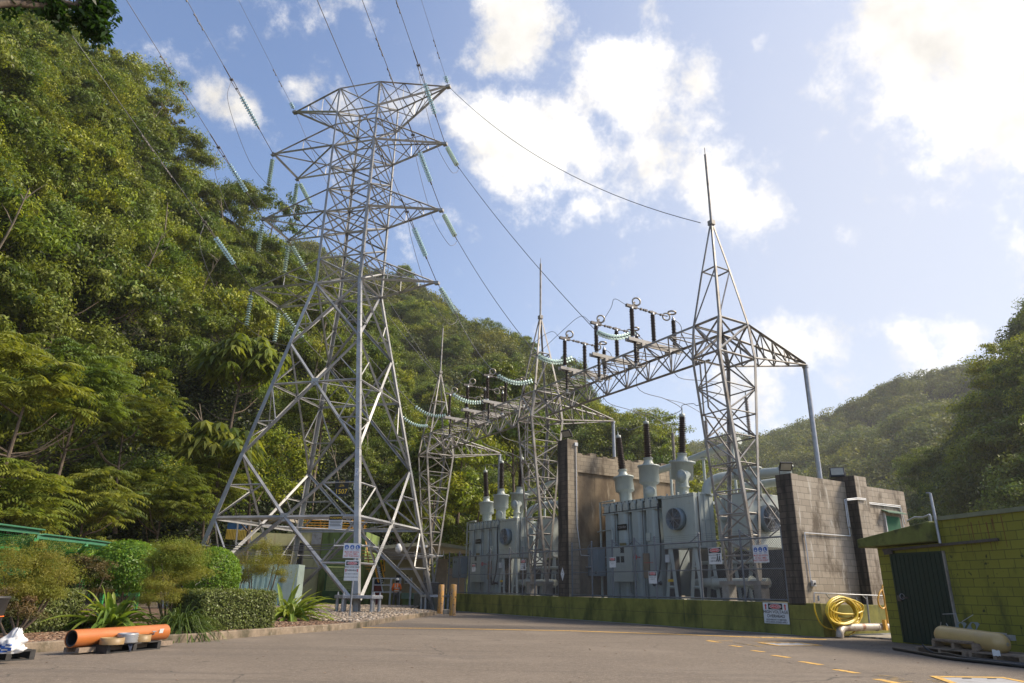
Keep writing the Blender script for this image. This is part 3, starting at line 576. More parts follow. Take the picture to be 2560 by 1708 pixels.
mb = MB(); mb.frame(Bd(aP+.005, -.05, zP-.03), BD*(L2-aP), BN*4.1, UP*.10); mb.build('roof_coping', mat('grey_green_coping', (.17, .18, .11), .8, 0, .15, 3), r)
mb = MB(); aB0, _ = bco(1450, 1245)
mb.prism([Bd(aD0, -.05, zD0), Bd(aD1, -.05, zD1), Bd(aD1, -.05, GZ+.03), Bd(aD0, -.05, GZ+.03)], BN*.045)
nrib = int((aD1-aD0)/.15)
for k in range(nrib): mb.frame(Bd(aD0+.03+k*.15, -.064, GZ+.04), BD*.05, BN*.013, UP*(zD0-GZ-.1))
dr = mb.build('door', 'dgreen', r)
mb = MB(); mb.frame(Bd(aD1+.002, -.07, GZ+.03), BD*.04, BN*.06, UP*(zD1-GZ-.03)); mb.build('door_edge_channel', 'steel2', dr)
mb = MB(); mb.bar(Bd(aD0-.15, -.09, zD0+.09), Bd(aD1+1.7, -.09, zD1+.17), .06); mb.bar(Bd(aD0-.1, -.11, zD0+.03), Bd(aD0+.2, -.11, zD0+.05), .05, .12); mb.build('door_track', 'darksteel', r)
q = bpx(1425, 930, -.08); mb = MB(); mb.frame(q, BD*.34, BN*.03, UP*.05); mb.frame(q+BD*.02-UP*.06, BD*.12, -BN*.04, UP*.14); mb.build('latch', 'darksteel', dr)
q = bpx(1455, 915, -.13); mb = MB(); mb.torus(q, BD, .07, .009, 12, 5); mb.build('padlock_chain', 'pipe', dr)
mb = MB(); p0 = bpx(1735, 525, -.16); p1 = bpx(1660, 155, -.16); mb.tube([p0, p1], .034, 8); mb.tube([p1, p1-BD*.12+UP*.02], .02, 6); ob = mb.build('steel_post', 'pipe', r)
mb = MB(); q = bpx(1660, 320, .5); q2 = bpx(1668, 412, .5); mb.bar(q2, q, .06); a = bpx(1495, 362, .6)
mb.tube([a, a.lerp(q, .35)+UP*.05, a.lerp(q, .7)-UP*.01, q+UP*.02], .03, 5); mb.build('bracket_arm', 'pipe', r)
mb = MB()
for x0, x1, y in ((1800, 2200, 548),): pass
q = bpx(1990, 320, -.002); rg = random.Random(5)
for k in range(9):
    a = (q-BO).dot(BD)+rg.uniform(-.55, .75); w_ = rg.uniform(.012, .03); h_ = rg.uniform(.25, .75); z0 = zP-.05-rg.uniform(0, .15)
    mb.prism([Bd(a, -.003, z0), Bd(a+w_, -.003, z0), Bd(a+w_*.7, -.003, z0-h_), Bd(a+w_*.3, -.003, z0-h_)], BN*.002)
mb.build('rust_streak', mat('rust_stain', (.13, .055, .02), .9, 0, .3, 9), r)
# ------------------------------------------------------------------ lattice transmission tower
TC = Vector((-10.2675, 38.4436, 0)); TA = .2545
ta = Vector((math.sin(TA), math.cos(TA), 0)); tb = Vector((-math.cos(TA), math.sin(TA), 0))   # away from the camera / to the left
def T(a, b, z): return TC+ta*a+tb*b+UP*z
LZ = dict(T1=32.56, T2=30.64, T3=29.71, T4=28.05, M1=26.45, T5=24.84, T6=23.23, M2=21.6, T7=19.99, T8=18.34, L9=14.37, L10=11.82, L11=7.88, L12=4.53, G=0.19)
def hz(z): return 1.455+.0005*(z-18) if z > 18.34 else 1.4575+.1815*(18.34-z)
CN = [(-1, -1), (1, -1), (1, 1), (-1, 1)]          # near, right, back, left
def Cn(i, z): h = hz(z); return T(CN[i % 4][0]*h, CN[i % 4][1]*h, z)
tower = root('transmission_tower', 'tall grey lattice steel transmission tower standing on gravel with three pairs of arms', 'pylon', T(0, 0, GZ))
leglab = ['front leg nearest the camera', 'right leg beside the bollards', None, None]
for i in range(4):
    ref = ta*CN[i][0]+tb*CN[i][1]; mb = MB()
    for a, b, w in (('G', 'L12', .25), ('L12', 'L11', .24), ('L11', 'L9', .22), ('L9', 'T8', .20), ('T8', 'T6', .17), ('T6', 'T4', .15), ('T4', 'T1', .12)):
        mb.ang(Cn(i, LZ[a]), Cn(i, LZ[b]), w, ref, .024)
    leg = mb.build('leg', 'steel', tower, label=leglab[i])
    mb = MB(); z = 5.0; k = 0
    while z < 32 and i in (0, 1, 2):
        p = Cn(i, z); d = (ta*CN[i][0] if k % 2 else tb*CN[i][1]); mb.bar(p-d*.02, p+d*.17, .018); z += .42; k += 1
    if mb.v: ob = mb.build('step_bolts', 'steel', leg)
    mb = MB()
    for zz in (LZ['L12'], LZ['L11'], LZ['L9'], 2.2, 6.2):
        for dz in range(-3, 4):
            for da in (ta*-CN[i][0], tb*-CN[i][1]):
                mb.lathe([(.016, 0), (.016, .02)], Cn(i, zz+dz*.11)+da*.09+ref*.008, (ta+tb).normalized() if False else -(ta*-CN[i][0]+tb*-CN[i][1]-da), 5, False)
    mb.build('bolt_rows', 'steel', leg)
def faces(): return [(i, (i+1) % 4) for i in range(4)]
def fn(i, j): return ((ta*CN[i][0]+tb*CN[i][1])+(ta*CN[j][0]+tb*CN[j][1])).normalized()
lb, rb = MB(), MB(); HB = {}
class _H:
    def ang(s, p, q, w, n):
        HB.setdefault(round((p.z+q.z)/2, 0), MB()).ang(p, q, w, n)
hb = _H()
for i, j in faces():
    n = fn(i, j); z = LZ
    a = lambda p, q, w, m_=lb: m_.ang(p, q, w, n)
    Pn = lambda k, zz: Cn(k, zz)
    mid = lambda zz: (Pn(i, zz)+Pn(j, zz))/2
    # top of the body down to the waist: crossed panels
    for u_, l_, w in (('T1', 'T2', .07), ('T2', 'T4', .07), ('T4', 'M1', .08), ('M1', 'T5', .08), ('T5', 'T6', .08), ('T6', 'M2', .085), ('M2', 'T7', .085), ('T7', 'T8', .085)):
        a(Pn(i, z[u_]), Pn(j, z[l_]), w); a(Pn(j, z[u_])-n*.05, Pn(i, z[l_])-n*.05, w)
    for k in ('T1', 'T2', 'T3', 'T4', 'T5', 'T6', 'T7', 'T8'): a(Pn(i, z[k]), Pn(j, z[k]), .11 if k in ('T4', 'T6', 'T8') else .085, hb)
    for k in ('M1', 'M2'): a(Pn(i, z[k])-n*.03, Pn(j, z[k])-n*.03, .06, hb)
    # waist to L9
    a(Pn(i, z['T8']), Pn(j, z['L9']), .13); a(Pn(j, z['T8'])-n*.07, Pn(i, z['L9'])-n*.07, .13)
    for f in (.33,):
        for s_, e_ in ((i, j), (j, i)):
            q = Pn(s_, z['T8']).lerp(Pn(e_, z['L9']), .7); zz = q.z; a(q, Pn(e_, zz), .055, rb); a(Pn(e_, zz+1.05), q, .055, rb)
            q = Pn(s_, z['T8']).lerp(Pn(e_, z['L9']), .32); a(q, Pn(s_, q.z-.45), .05, rb)
    # L9 to L10: inverted V to the middle of the horizontal
    a(Pn(i, z['L9']), mid(z['L10']), .12); a(Pn(j, z['L9']), mid(z['L10']), .12); a(Pn(i, z['L10']), Pn(j, z['L10']), .10, hb)
    for s_ in (i, j):
        q = Pn(s_, z['L9']).lerp(mid(z['L10']), .45); a(q, Pn(s_, z['L10']), .055, rb)
        q = mid(z['L10']).lerp(Pn(s_, z['L11']), .55); a(q, Pn(s_, q.z), .06, rb); a(q, Pn(s_, z['L10']), .06, rb); a(q, Pn(s_, (q.z+z['L11'])/2), .05, rb)
        q = Pn(s_, z['L11']).lerp(mid(z['L12']), .5); a(q, Pn(s_, q.z), .065, rb); a(q, Pn(s_, z['L12']), .07, rb)
        q = mid(z['L12']).lerp(Pn(s_, z['G']+.25), .52); a(q, Pn(s_, q.z), .075, rb); a(q, Pn(s_, z['L12']), .075, rb)
        a(mid(z['L10']), Pn(s_, z['L11']), .13); a(Pn(s_, z['L11']), mid(z['L12']), .13); a(mid(z['L12']), Pn(s_, z['G']+.3), .15)
    a(Pn(i, z['L12']), Pn(j, z['L12']), .15, hb)
    # gusset plates
    for zz in (z['L10'], z['L12']):
        x = (Pn(j, zz)-Pn(i, zz)).normalized(); c = mid(zz)+n*.01; rb.frame(c-x*.22-UP*.2, x*.44, UP*.4, n*.012)
for k in ('T8', 'T6', 'T4', 'L10', 'L12'):      # plan bracing
    zz = LZ[k]; mm = [(Cn(i, zz)+Cn((i+1) % 4, zz))/2 for i in range(4)]
    if k[0] == 'L':
        for i in range(4): rb.ang(mm[i], mm[(i+1) % 4], .06)
    else: rb.ang(Cn(0, zz), Cn(2, zz), .06); rb.ang(Cn(1, zz), Cn(3, zz), .06)
lb.build('diagonal_bracing', 'steel', tower); [HB[k].build('horizontal_ring', 'steel', tower) for k in sorted(HB)]; rb.build('secondary_bracing', 'steel', tower)
# cross-arms
def arm_left(zt, zb, tipz):
    mb = MB(); t1, t2 = T(-1.48, 5.75, tipz), T(1.48, 5.75, tipz); h = 1.456
    ct = [T(-h, h, zt), T(h, h, zt)]; cb_ = [T(-h, h, zb), T(h, h, zb)]
    mb.ang(ct[0], t1, .09, UP); mb.ang(ct[1], t2, .09, UP); mb.ang(cb_[0], t1, .12, -UP); mb.ang(cb_[1], t2, .12, -UP); mb.ang(t1-ta*.15, t2+ta*.15, .15, tb)
    for A_, B_ in ((ct[0], cb_[0]), (ct[1], cb_[1])):
        t = t1 if A_ is ct[0] else t2
        p1, p2 = A_.lerp(t, .5), B_.lerp(t, .5); mb.ang(p1, p2, .055); mb.ang(p1, B_, .06); 
    mb.ang(cb_[0], t2, .09, -UP); mb.ang(cb_[1], t1, .09, -UP); mb.ang(cb_[0].lerp(t1, .5), cb_[1].lerp(t2, .5), .06); mb.ang(ct[0].lerp(t1, .5), ct[1].lerp(t2, .5), .05)
    mb.frame(t1-ta*.12-tb*.1-UP*.1, ta*.24, tb*.24, UP*.06); mb.frame(t2-ta*.12-tb*.1-UP*.1, ta*.24, tb*.24, UP*.06)
    return mb.build('cross_arm', 'steel', tower), t1, t2
def arm_right(zt, zb, tipz, sgn=-1, reach=5.66):
    mb = MB(); t = T(0, sgn*reach, tipz); h = 1.456
    ct = [T(-h, sgn*h, zt), T(h, sgn*h, zt)]; cb_ = [T(-h, sgn*h, zb), T(h, sgn*h, zb)]
    for k in (0, 1):
        mb.ang(ct[k], t, .10, UP); mb.ang(cb_[k], t, .14, -UP)
        for f in (.35, .68):
            p1, p2 = ct[k].lerp(t, f), cb_[k].lerp(t, f); mb.ang(p1, p2, .05)
        mb.ang(ct[k].lerp(t, .35), cb_[k], .06); mb.ang(ct[k].lerp(t, .68), cb_[k].lerp(t, .35), .05)
    for f in (.35, .68): mb.ang(cb_[0].lerp(t, f), cb_[1].lerp(t, f), .05); mb.ang(ct[0].lerp(t, f), ct[1].lerp(t, f), .05)
    mb.ang(cb_[0], cb_[1].lerp(t, .35), .06); mb.ang(cb_[1].lerp(t, .35), cb_[0].lerp(t, .68), .05); mb.ang(ct[0], ct[1].lerp(t, .5), .05)
    mb.frame(t-ta*.14-tb*.14-UP*.12, ta*.28, tb*.28, UP*.16)
    return mb.build('cross_arm' if reach < 5.665 and zt != LZ['T1'] else 'peak_arm', 'steel', tower), t
TIP = {}
for k, zt, zb in (('A', 'T3', 'T4'), ('B', 'T5', 'T6'), ('C', 'T7', 'T8')):
    _, TIP[k+'1'], TIP[k+'2'] = arm_left(LZ[zt], LZ[zb], LZ[zb]); _, TIP[k+'R'] = arm_right(LZ[zt], LZ[zb], LZ[zb])
_, TIP['PR'] = arm_right(LZ['T1'], LZ['T2'], 32.53); _, TIP['PL'] = arm_right(LZ['T1'], LZ['T2'], 32.53, 1)
# barbed anti-climb frames
def aframe(i, z=3.15):
    p = Cn(i, z); o = ta*CN[i][0]; q = tb*CN[i][1]; mb = MB()
    mb.ang(p+q*.6-o*.9, p+q*.6+o*.9, .08); mb.ang(p+o*.6-q*.9, p+o*.6+q*.9, .08); mb.ang(p, p+q*.75, .07); mb.ang(p, p+o*.75, .07)
    for e in (-.9, .9): mb.bar(p+q*.6+o*e, p+q*.6+o*e+UP*.3, .02); mb.bar(p+o*.6+q*e, p+o*.6+q*e+UP*.3, .02)
    mb.build('anti_climb_frame', 'steel', tower)
for i in range(4): aframe(i)
mb = MB()
for i, j in faces():
    n = fn(i, j)
    for k in range(7):
        zz = 3.0+(k % 3)*.13; o_ = n*(.15+.12*k); p, q = Cn(i, zz)+o_, Cn(j, zz)+o_; mb.tube(sag(p, q, .06+.04*(k % 3), 8), .008, 4, False)
mb.build('barbed_wire', 'wire', tower)
# foundations: plate on four round posts
def foot(i, ang, w=1.55, hh=.62, wide=True):
    p = Cn(i, GZ); c = Vector((p.x, p.y, 0)); x = Vector((math.cos(ang), math.sin(ang), 0)); y = Vector((-x.y, x.x, 0))
    mb = MB(); mb.prism([c+x*a+y*b+UP*(GZ+hh+.1) for a, b in ((-w/2, -.1), (-w*.3, -.42), (w*.3, -.42), (w/2, -.1), (w/2, .1), (w*.3, .42), (-w*.3, .42), (-w/2, .1))], UP*.13)
    pl = mb.build('foundation_plate', 'pipe', tower, bevel=.01); mb2 = MB()
    for a, b in ((-w*.44, -.0), (-w*.30, .26), (-w*.30, -.26), (w*.30, -.26), (w*.44, 0), (w*.30, .26)):
        mb = MB(); mb.tube([c+x*a+y*b+UP*(GZ), c+x*a+y*b+UP*(GZ+hh+.1)], .075, 12); mb.build('pile', 'pipe', tower)
        mb2.lathe([(.05, 0), (.05, .05), (.03, .055), (.03, .14)], c+x*a+y*b+UP*(GZ+hh+.23), UP, 8, False)
    mb2.build('anchor_nuts', 'pipe', pl)
    mb = MB(); mb.ang(Vector((p.x, p.y, GZ-.1)), Cn(i, GZ+hh+.3), .26, ta*CN[i][0]+tb*CN[i][1], .03); mb.build('leg_stub', 'steel2', tower)
foot(0, .05, 2.1); foot(1, .1, 1.7); foot(2, .1); foot(3, .1)
# plates fixed to the tower
n01 = fn(0, 3)   # front-left face normal ( -a )
def face_x(i, j): d = Cn(j, 5)-Cn(i, 5); d.z = 0; return d.normalized()
XL = (Cn(0, 5)-Cn(3, 5)); XL.z = 0; XL.normalize()
p = onplane(*c1(1098, 118), Cn(0, 6.5)-ta*.05, ta)
sign('plate', '', p, XL, .78, .84, [('t', 0, .30, .18, '1230', 'yellow'), ('t', 0, .08, .18, '-279-', 'yellow'), ('t', 0, -.20, .36, '1507', 'yellow', .03)], board='black', parent=bpy.data.objects.new('tmp', None)) if False else None
def tplate(name, p, w, h, items, board='white'):
    e = bpy.data.objects.new(name+'_x', None); return None
def psign(nm, label, c, X, w, h, items, board='white', cat='sign'): return sign(nm, label, c, X, w, h, items, cat, board=board)
psign('number_plate', 'black number plate 1507 in yellow digits hung on the lattice tower', p, XL, .74, .80, [('t', 0, .29, .17, '1230', 'yellow', .02), ('t', 0, .10, .15, '-279-', 'yellow', .02), ('t', 0, -.18, .33, '1507', 'yellow', .03)], 'black', 'plate')
p = onplane(*c1(1055, 372), Cn(0, 4.2)-ta*.22, ta)
psign('warning_sign', 'warning sign with black header fixed to the lattice tower girt', p, XL, .70, .62, [('r', -.35, .12, .35, .31, 'black'), ('t', 0, .215, .13, 'WARNING', 'yellow', .03)]+[('r', -.3+.02*(k % 2), .05-k*.07, .3-.03*(k % 3), .075-k*.07, 'black') for k in range(4)])
p = Cn(0, 6.55); x0 = XL
mb_items = [('t', 0, .36-.24*k, .24, d, 'blue', .03) for k, d in enumerate('7143')]
psign('leg_number', 'white strip with blue number 7143 down the front tower leg', Cn(0, 6.35)-ta*.03+(-XL)*.12, XL, .18, 1.05, mb_items, cat='plate')
mb = MB(); mb.frame(Cn(0, 2.5)-ta*.0-(-XL)*.0+Vector((0, 0, 0))+tb*-.012+ta*.03, ta*.14, -tb*.012, UP*.33); mb.build('yellow_tag', 'yellow', tower)

# ------------------------------------------------------------------ insulator strings and conductors
_str = {}
def string_mesh(n, rdisc=.13, pitch=.15):
    key = (n, rdisc)
    if key not in _str:
        g, c = MB(), MB()
        for k in range(n):
            z = k*pitch; g.lathe([(.03, z+.06), (rdisc*.55, z+.07), (rdisc, z+.11), (rdisc*.96, z+.125), (rdisc*.5, z+.095), (.03, z+.10)], (0, 0, 0), UP, 14, cap=False)
            c.lathe([(.035, z), (.05, z+.02), (.05, z+.06), (.02, z+.07), (.02, z+.15)], (0, 0, 0), UP, 8)
        _str[key] = (g, c)
    return _str[key]
_strobj = {}
def place_string(label, p, q, n=12, group='glass insulator strings on the tower and gantry', curve=0, link=None):
    """glass discs from p to q; straight ones share one mesh, hanging ones bend"""
    p, q = Vector(p), Vector(q); Lr = (q-p).length; pitch = Lr/n
    r = root('insulator_string', label, 'insulator', p, group)
    if curve == 0:
        key = (n, round(pitch, 3))
        if key not in _strobj:
            g, c = string_mesh(n, .15, pitch) if (n, .13) not in _str else string_mesh(n, .15, pitch)
            a = g.build('glass_discs', 'glass', None); b = c.build('caps', 'darksteel', None); _strobj[key] = (a.data, b.data); COL.objects.unlink(a); COL.objects.unlink(b)
            bpy.data.objects.remove(a); bpy.data.objects.remove(b); _str.clear()
        rot = (q-p).normalized().to_track_quat('Z', 'Y').to_euler()
        for nm, me in zip(('glass_discs', 'caps'), _strobj[key]):
            o = bpy.data.objects.new(nm, me); COL.objects.link(o); o.parent = r; o.rotation_euler = rot
    else:
        pts = sag(p, q, curve, n); g, c = MB(), MB()
        for k in range(n):
            a, b = pts[k], pts[k+1]; ax = b-a; l = ax.length
            g.lathe([(.03, l*.2), (.065, l*.35), (.135, l*.68), (.13, l*.76), (.065, l*.5), (.03, l*.55)], a, ax, 14, cap=False); c.lathe([(.035, 0), (.05, l*.15), (.05, l*.4), (.02, l*.5), (.02, l)], a, ax, 8)
        g.build('glass_discs', 'glass', r); c.build('caps', 'darksteel', r)
    return r
def wire(name, label, pts, r=.014, cat='cable', m='wire', dampers=None, group=None, n=5):
    pts = [Vector(p) for p in pts]; o = root(name, label, cat, pts[0], group); mb = MB(); mb.tube(pts, r, n, False); mb.build('strand', m, o)
    if dampers:
        for c, d in dampers:
            d = Vector(d).normalized(); mb = MB(); mb.bar(c-UP*.07-d*.18, c-UP*.07+d*.18, .02); mb.bar(c-UP*.07-d*.22, c-UP*.07-d*.12, .06); mb.bar(c-UP*.07+d*.12, c-UP*.07+d*.22, .06); mb.bar(c-UP*.07, c, .025); mb.build('vibration_damper', 'darksteel', o)
    return o
DI = Vector((math.sin(R(193.95))*math.cos(R(20.9)), math.cos(R(193.95))*math.cos(R(20.9)), math.sin(R(20.9))))
NM = dict(A='upper', B='middle', C='lower')
def incoming(key, tip, label, slabel):
    d = DI; wire('line_conductor', label, [tip+d*(5.5+k*8)-UP*(0) for k in range(12)], .018, 'power line', dampers=[(tip+d*x, d) for x in (8.6, 9.1, 10.2, 10.7)], group='conductors arriving overhead')
    place_string(slabel, tip+d*2.1, tip+d*4.15)
    r = root('strain_fitting', 'strain rod and clamp of the '+slabel.replace('glass strain insulator ', ''), 'fitting', tip, 'strain fittings'); mb = MB(); mb.tube([tip, tip+d*2.1], .022, 6); mb.bar(tip+d*1.9, tip+d*2.1, .07); mb.build('rod', 'darksteel', r)
    mb = MB(); x = d.cross(UP).normalized()*.09; mb.bar(tip+d*4.15-x*.3, tip+d*5.4-x, .03); mb.bar(tip+d*4.15+x*.3, tip+d*5.4+x, .03); mb.bar(tip+d*5.3-x*1.2, tip+d*5.3+x*1.2, .07); mb.bar(tip+d*4.7-x, tip+d*4.7+x, .06); mb.tube([tip+d*5.2, tip+d*6.2], .035, 6); mb.build('yoke', 'darksteel', r)
for k in 'ABC':
    incoming(k, TIP[k+'1'], f'conductor running up and overhead from the left end of the {NM[k]} arm', f'glass strain insulator string at the left end of the {NM[k]} arm')
    incoming(k, TIP[k+'R'], f'conductor running up and overhead from the right tip of the {NM[k]} arm', f'glass strain insulator string reaching towards the camera, {NM[k]} right arm')
for k, sd_ in (('PL', 'left'), ('PR', 'right')):
    t = TIP[k]; wire('earth_wire', f'thin earth wire running overhead from the {sd_} peak of the tower', [t+DI*x for x in (0, 1.5, 6, 14, 30, 60, 90)], .011, 'power line', dampers=[(t+DI*x, DI) for x in (2.2, 3.0)], group='conductors arriving overhead')
    place_string(f'short insulator at the {sd_} peak of the tower', t+DI*.25, t+DI*.7, 3)
# gantry attachment points (measured on the front chord of the beams)
GAT = dict(A=Yd(4.35, -.17, 11.77), B=Yd(8.9, -.17, 11.8), C=Yd(12.4, -.17, 11.5), D=Yd(17.35, -.17, 11.45), E=Yd(22.51, -.17, 11.6), Fq=Yd(25.16, -.17, 11.46))
pairs = [('AR', 'A', 'right tip of the upper arm'), ('BR', 'B', 'right tip of the middle arm'), ('CR', 'C', 'right tip of the lower arm'), ('A2', 'D', 'left end of the upper arm'), ('B2', 'E', 'left end of the middle arm'), ('C2', 'Fq', 'left end of the lower arm')]
ordn = {'A': 'first', 'B': 'second', 'C': 'third', 'D': 'fourth', 'E': 'fifth', 'Fq': 'sixth'}
for tk, gk, nm in pairs:
    a, b = TIP[tk], GAT[gk]; d = (b-a).normalized(); s0 = (d-UP*.35).normalized()
    st0 = a+s0*.45; st1 = st0+s0*2.0
    if tk[1] == 'R': pass
    place_string(f'glass string sloping down to the substation from the {nm}', st0, st1)
    g1 = b-d*.35; hd = Vector((d.x, d.y, 0)).normalized(); g0 = b+(-hd*2.25+UP*.75)
    place_string(f'sagging glass string at the gantry beam, {ordn[gk]} counted from the right', g0, g1, 14, curve=.28)
    st2 = st1+s0*.35
    wire('line_conductor', f'conductor dropping from the {nm} to the gantry beam', [st0-s0*.4, st0], .02, 'power line', group='conductors dropping to the gantry') if False else None
    wire('down_conductor', f'conductor sloping down from the {nm} to the gantry', [a, st0] and sag(st1, g0, .35 if tk[1] == 'R' else .5, 18), .018, 'power line', dampers=None, group='conductors dropping to the gantry')
    r = root('link_rod', f'link rod and clamp on the string from the {nm}', 'fitting', a, 'strain fittings'); mb = MB(); mb.tube([a, st0], .022, 6); mb.bar(st1-s0*.05, st1+s0*.4, .045); mb.build('rod', 'darksteel', r); rr = root('beam_clamp', f'clamp fixing the {ordn[gk]} sagging string from the right to the beam', 'fitting', b, 'clamps on the gantry beams'); mb = MB(); mb.tube([g1, b], .03, 6); mb.build('rod', 'darksteel', rr)
# jumper strings and jumper loops on the left arms
for k in 'ABC':
    for e, wd in (('1', 'front'), ('2', 'rear')):
        t = TIP[k+e]; place_string(f'vertical glass string hanging from the {wd} corner of the {NM[k]} left arm', t-UP*.35, t-UP*2.35)
        wire('hanger', f'short hanger above the {wd} vertical string of the {NM[k]} left arm', [t, t-UP*.35], .015, 'fitting')
    p0 = TIP[k+'1']+DI*5.3; b1 = TIP[k+'1']-UP*2.4; b2 = TIP[k+'2']-UP*2.4; dd_ = (GAT['DEF'['ABC'.index(k)] if k != 'C' else 'Fq']-TIP[k+'2']).normalized(); s0 = (dd_-UP*.35).normalized(); e = TIP[k+'2']+s0*2.75
    wire('jumper', f'jumper cable looping under the {NM[k]} left arm', smooth([p0, p0+Vector((0, .15, -1.6)), p0.lerp(b1, .55)-UP*1.5, b1, b1.lerp(b2, .5)-UP*.12, b2, b2.lerp(e, .5)-UP*.25, e], 6), .014, 'power line', group='jumper cables on the tower')
    p0 = TIP[k+'R']+DI*5.3; dd_ = (GAT[k]-TIP[k+'R']).normalized(); s0 = (dd_-UP*.35).normalized(); e = TIP[k+'R']+s0*2.8; mdl = TIP[k+'R']
    wire('jumper', f'jumper cable looping past the right tip of the {NM[k]} arm', smooth([p0, p0.lerp(e, .12)-UP*1.0, p0.lerp(e, .45)-UP*2.0, p0.lerp(e, .8)-UP*1.5, e.lerp(p0, .06)-UP*.75, e-UP*.1], 6), .014, 'power line', group='jumper cables on the tower')
# earth wires from the peaks to the gantry masts
MA = [Yd(.58+12.687*k, .635, 15.79) for k in range(3)]
wire('earth_wire', 'thin earth wire from the right tower peak down to the nearest gantry mast', sag(TIP['PR'], MA[0]-Vector((.45, 0, 0)), 1.4, 20), .017, 'power line')
wire('earth_wire', 'thin earth wire from the left tower peak down to the farthest gantry mast', sag(TIP['PL'], MA[2]-Vector((.3, 0, 0)), 1.2, 20), .014, 'power line')
# ------------------------------------------------------------------ gantry: three lattice columns, two beams
GS = [.58+12.687*k for k in range(3)]; GT = .635
Z0, ZB, ZT, ZR, ZA, ZM = 1.75, 9.85, 11.24, 13.57, 15.79, 19.48
def cw(z):  # half widths along u, along v
    if z <= ZB: return .67, .05+.93*(z-Z0)/(ZB-Z0)*1.02
    if z <= ZT: f = (z-ZB)/(ZT-ZB); return .67, 1.0-.2*f
    f = (z-ZT)/(ZA-ZT); return .672*(1-f)+.03, .796*(1-f)+.03
def gcol(k, label):
    s0 = GS[k]; base = Yd(s0, GT, WT); r = root('gantry_column', label, 'gantry column', base, 'lattice gantry columns')
    P = lambda i, z: Yd(s0+CN2[i][0]*cw(z)[0], GT+CN2[i][1]*cw(z)[1], z)
    CN2 = [(-1, -1), (-1, 1), (1, 1), (1, -1)]   # near, right, back, left
    for i in range(4):
        ref = U*CN2[i][0]+V*CN2[i][1]; mb = MB()
        for a, b, w in ((Z0, ZB, .11), (ZB, ZT, .12), (ZT, ZR, .09), (ZR, ZA, .08)): mb.ang(P(i, a), P(i, b), w, ref, .014)
        mb.build('leg', 'steel2', r)
    lb, hb = MB(), MB(); zs = [1.9, 2.6, 3.25, 4.0, 4.8, 5.75, 6.75, 7.65, 8.65, ZB]
    for i in range(4):
        j = (i+1) % 4; n = ((U*CN2[i][0]+V*CN2[i][1])+(U*CN2[j][0]+V*CN2[j][1])).normalized()
        for q, (a, b) in enumerate(zip(zs, zs[1:])):
            if (q+i) % 2: lb.ang(P(i, a), P(j, b), .048, n)
            else: lb.ang(P(j, a), P(i, b), .048, n)
            hb.ang(P(i, b), P(j, b), .04, n)
        lb.ang(P(i, ZB), P(j, ZT), .07, n); lb.ang(P(j, ZB)-n*.04, P(i, ZT)-n*.04, .07, n); hb.ang(P(i, ZT), P(j, ZT), .08, n); hb.ang(P(i, ZB), P(j, ZB), .07, n); hb.ang(P(i, ZR), P(j, ZR), .055, n)
        lb.ang(P(i, ZT), P(j, ZR), .055, n) if i in (0, 3) else None
    lb.build('diagonal_bracing', 'steel2', r); hb.build('horizontal_bracing', 'steel2', r)
    mb = MB(); mb.tube([Yd(s0, GT, ZA-.15), Yd(s0, GT, ZM-.35)], .055, 8); mb.tube([Yd(s0, GT, ZM-.35), Yd(s0, GT, ZM)], .018, 6); mb.frame(Yd(s0-.12, GT-.1, ZA-.1), U*.24, V*.2, UP*.2); mb.build('lightning_mast', 'steel2', r)
    mb = MB(); mb.frame(Yd(s0-.9, GT-.25, Z0-.12), U*1.8, V*.5, UP*.12)
    for e in (-.75, .65): mb.frame(Yd(s0+e-.1, GT-.2, WT-.06), U*.3, V*.4, UP*(Z0-WT-.06))
    mb.build('pedestal', 'steel2', r)
    # side arm to the rear pole
    mb = MB(); tip = Yd(s0, 5.66, 10.52); nd = 5
    ch = [P(1, ZT), P(2, ZT), Yd(s0-.67, GT+1.0, ZB), Yd(s0+.67, GT+1.0, ZB)]; ws = (.10, .10, .08, .08)
    ch[2] = Yd(s0-.67, GT+.9, ZB+.05); ch[3] = Yd(s0+.67, GT+.9, ZB+.05)
    ends = [tip+UP*.12, tip+UP*.12, tip-U*.08, tip+U*.08]
    for c, e, w in zip(ch, ends, ws): mb.ang(c, e, w, UP)
    for f0, f1 in zip([0, .2, .4, .6, .8], [.2, .4, .6, .8, 1.0]):
        for a, b in ((0, 2), (1, 3)):
            mb.ang(ch[a].lerp(ends[a], f0), ch[b].lerp(ends[b], f1), .05); mb.ang(ch[a].lerp(ends[a], f1), ch[b].lerp(ends[b], f1), .045)
        mb.ang(ch[2].lerp(ends[2], f0), ch[3].lerp(ends[3], f1), .045); mb.ang(ch[0].lerp(ends[0], f0), ch[1].lerp(ends[1], f1), .045)
    mb.build('side_arm', 'steel2', r)
    mb = MB(); mb.tube([tip-UP*.05, Yd(s0, 5.66, WT-.1)], .10, 12); mb.lathe([(.13, 0), (.13, .12)], tip-UP*.12, UP, 12); mb.build('support_pole', 'pipe', r)
    # cranked operating pipes down the column
    if k < 2:
        mb = MB()
        for e, zz in ((.0, 8.0), (.35, 8.2)): mb.tube([Yd(s0+.9-e*.9, GT-.35-e*.2, ZB), Yd(s0+.9-e*.9, GT-.35-e*.2, zz-.2), Yd(s0+.85-e*.9, GT-.28, zz-.4), Yd(s0-.9, GT+1.9+e, 2.9)], .035, 7)
        mb.build('operating_pipe', 'steel2', r)
    return r
gcol(0, 'nearest lattice gantry column with lightning mast, by the right fire wall')
gcol(1, 'middle lattice gantry column with lightning mast, beside the tall brown fire wall')
gcol(2, 'farthest lattice gantry column with lightning mast, behind the pylon right leg')
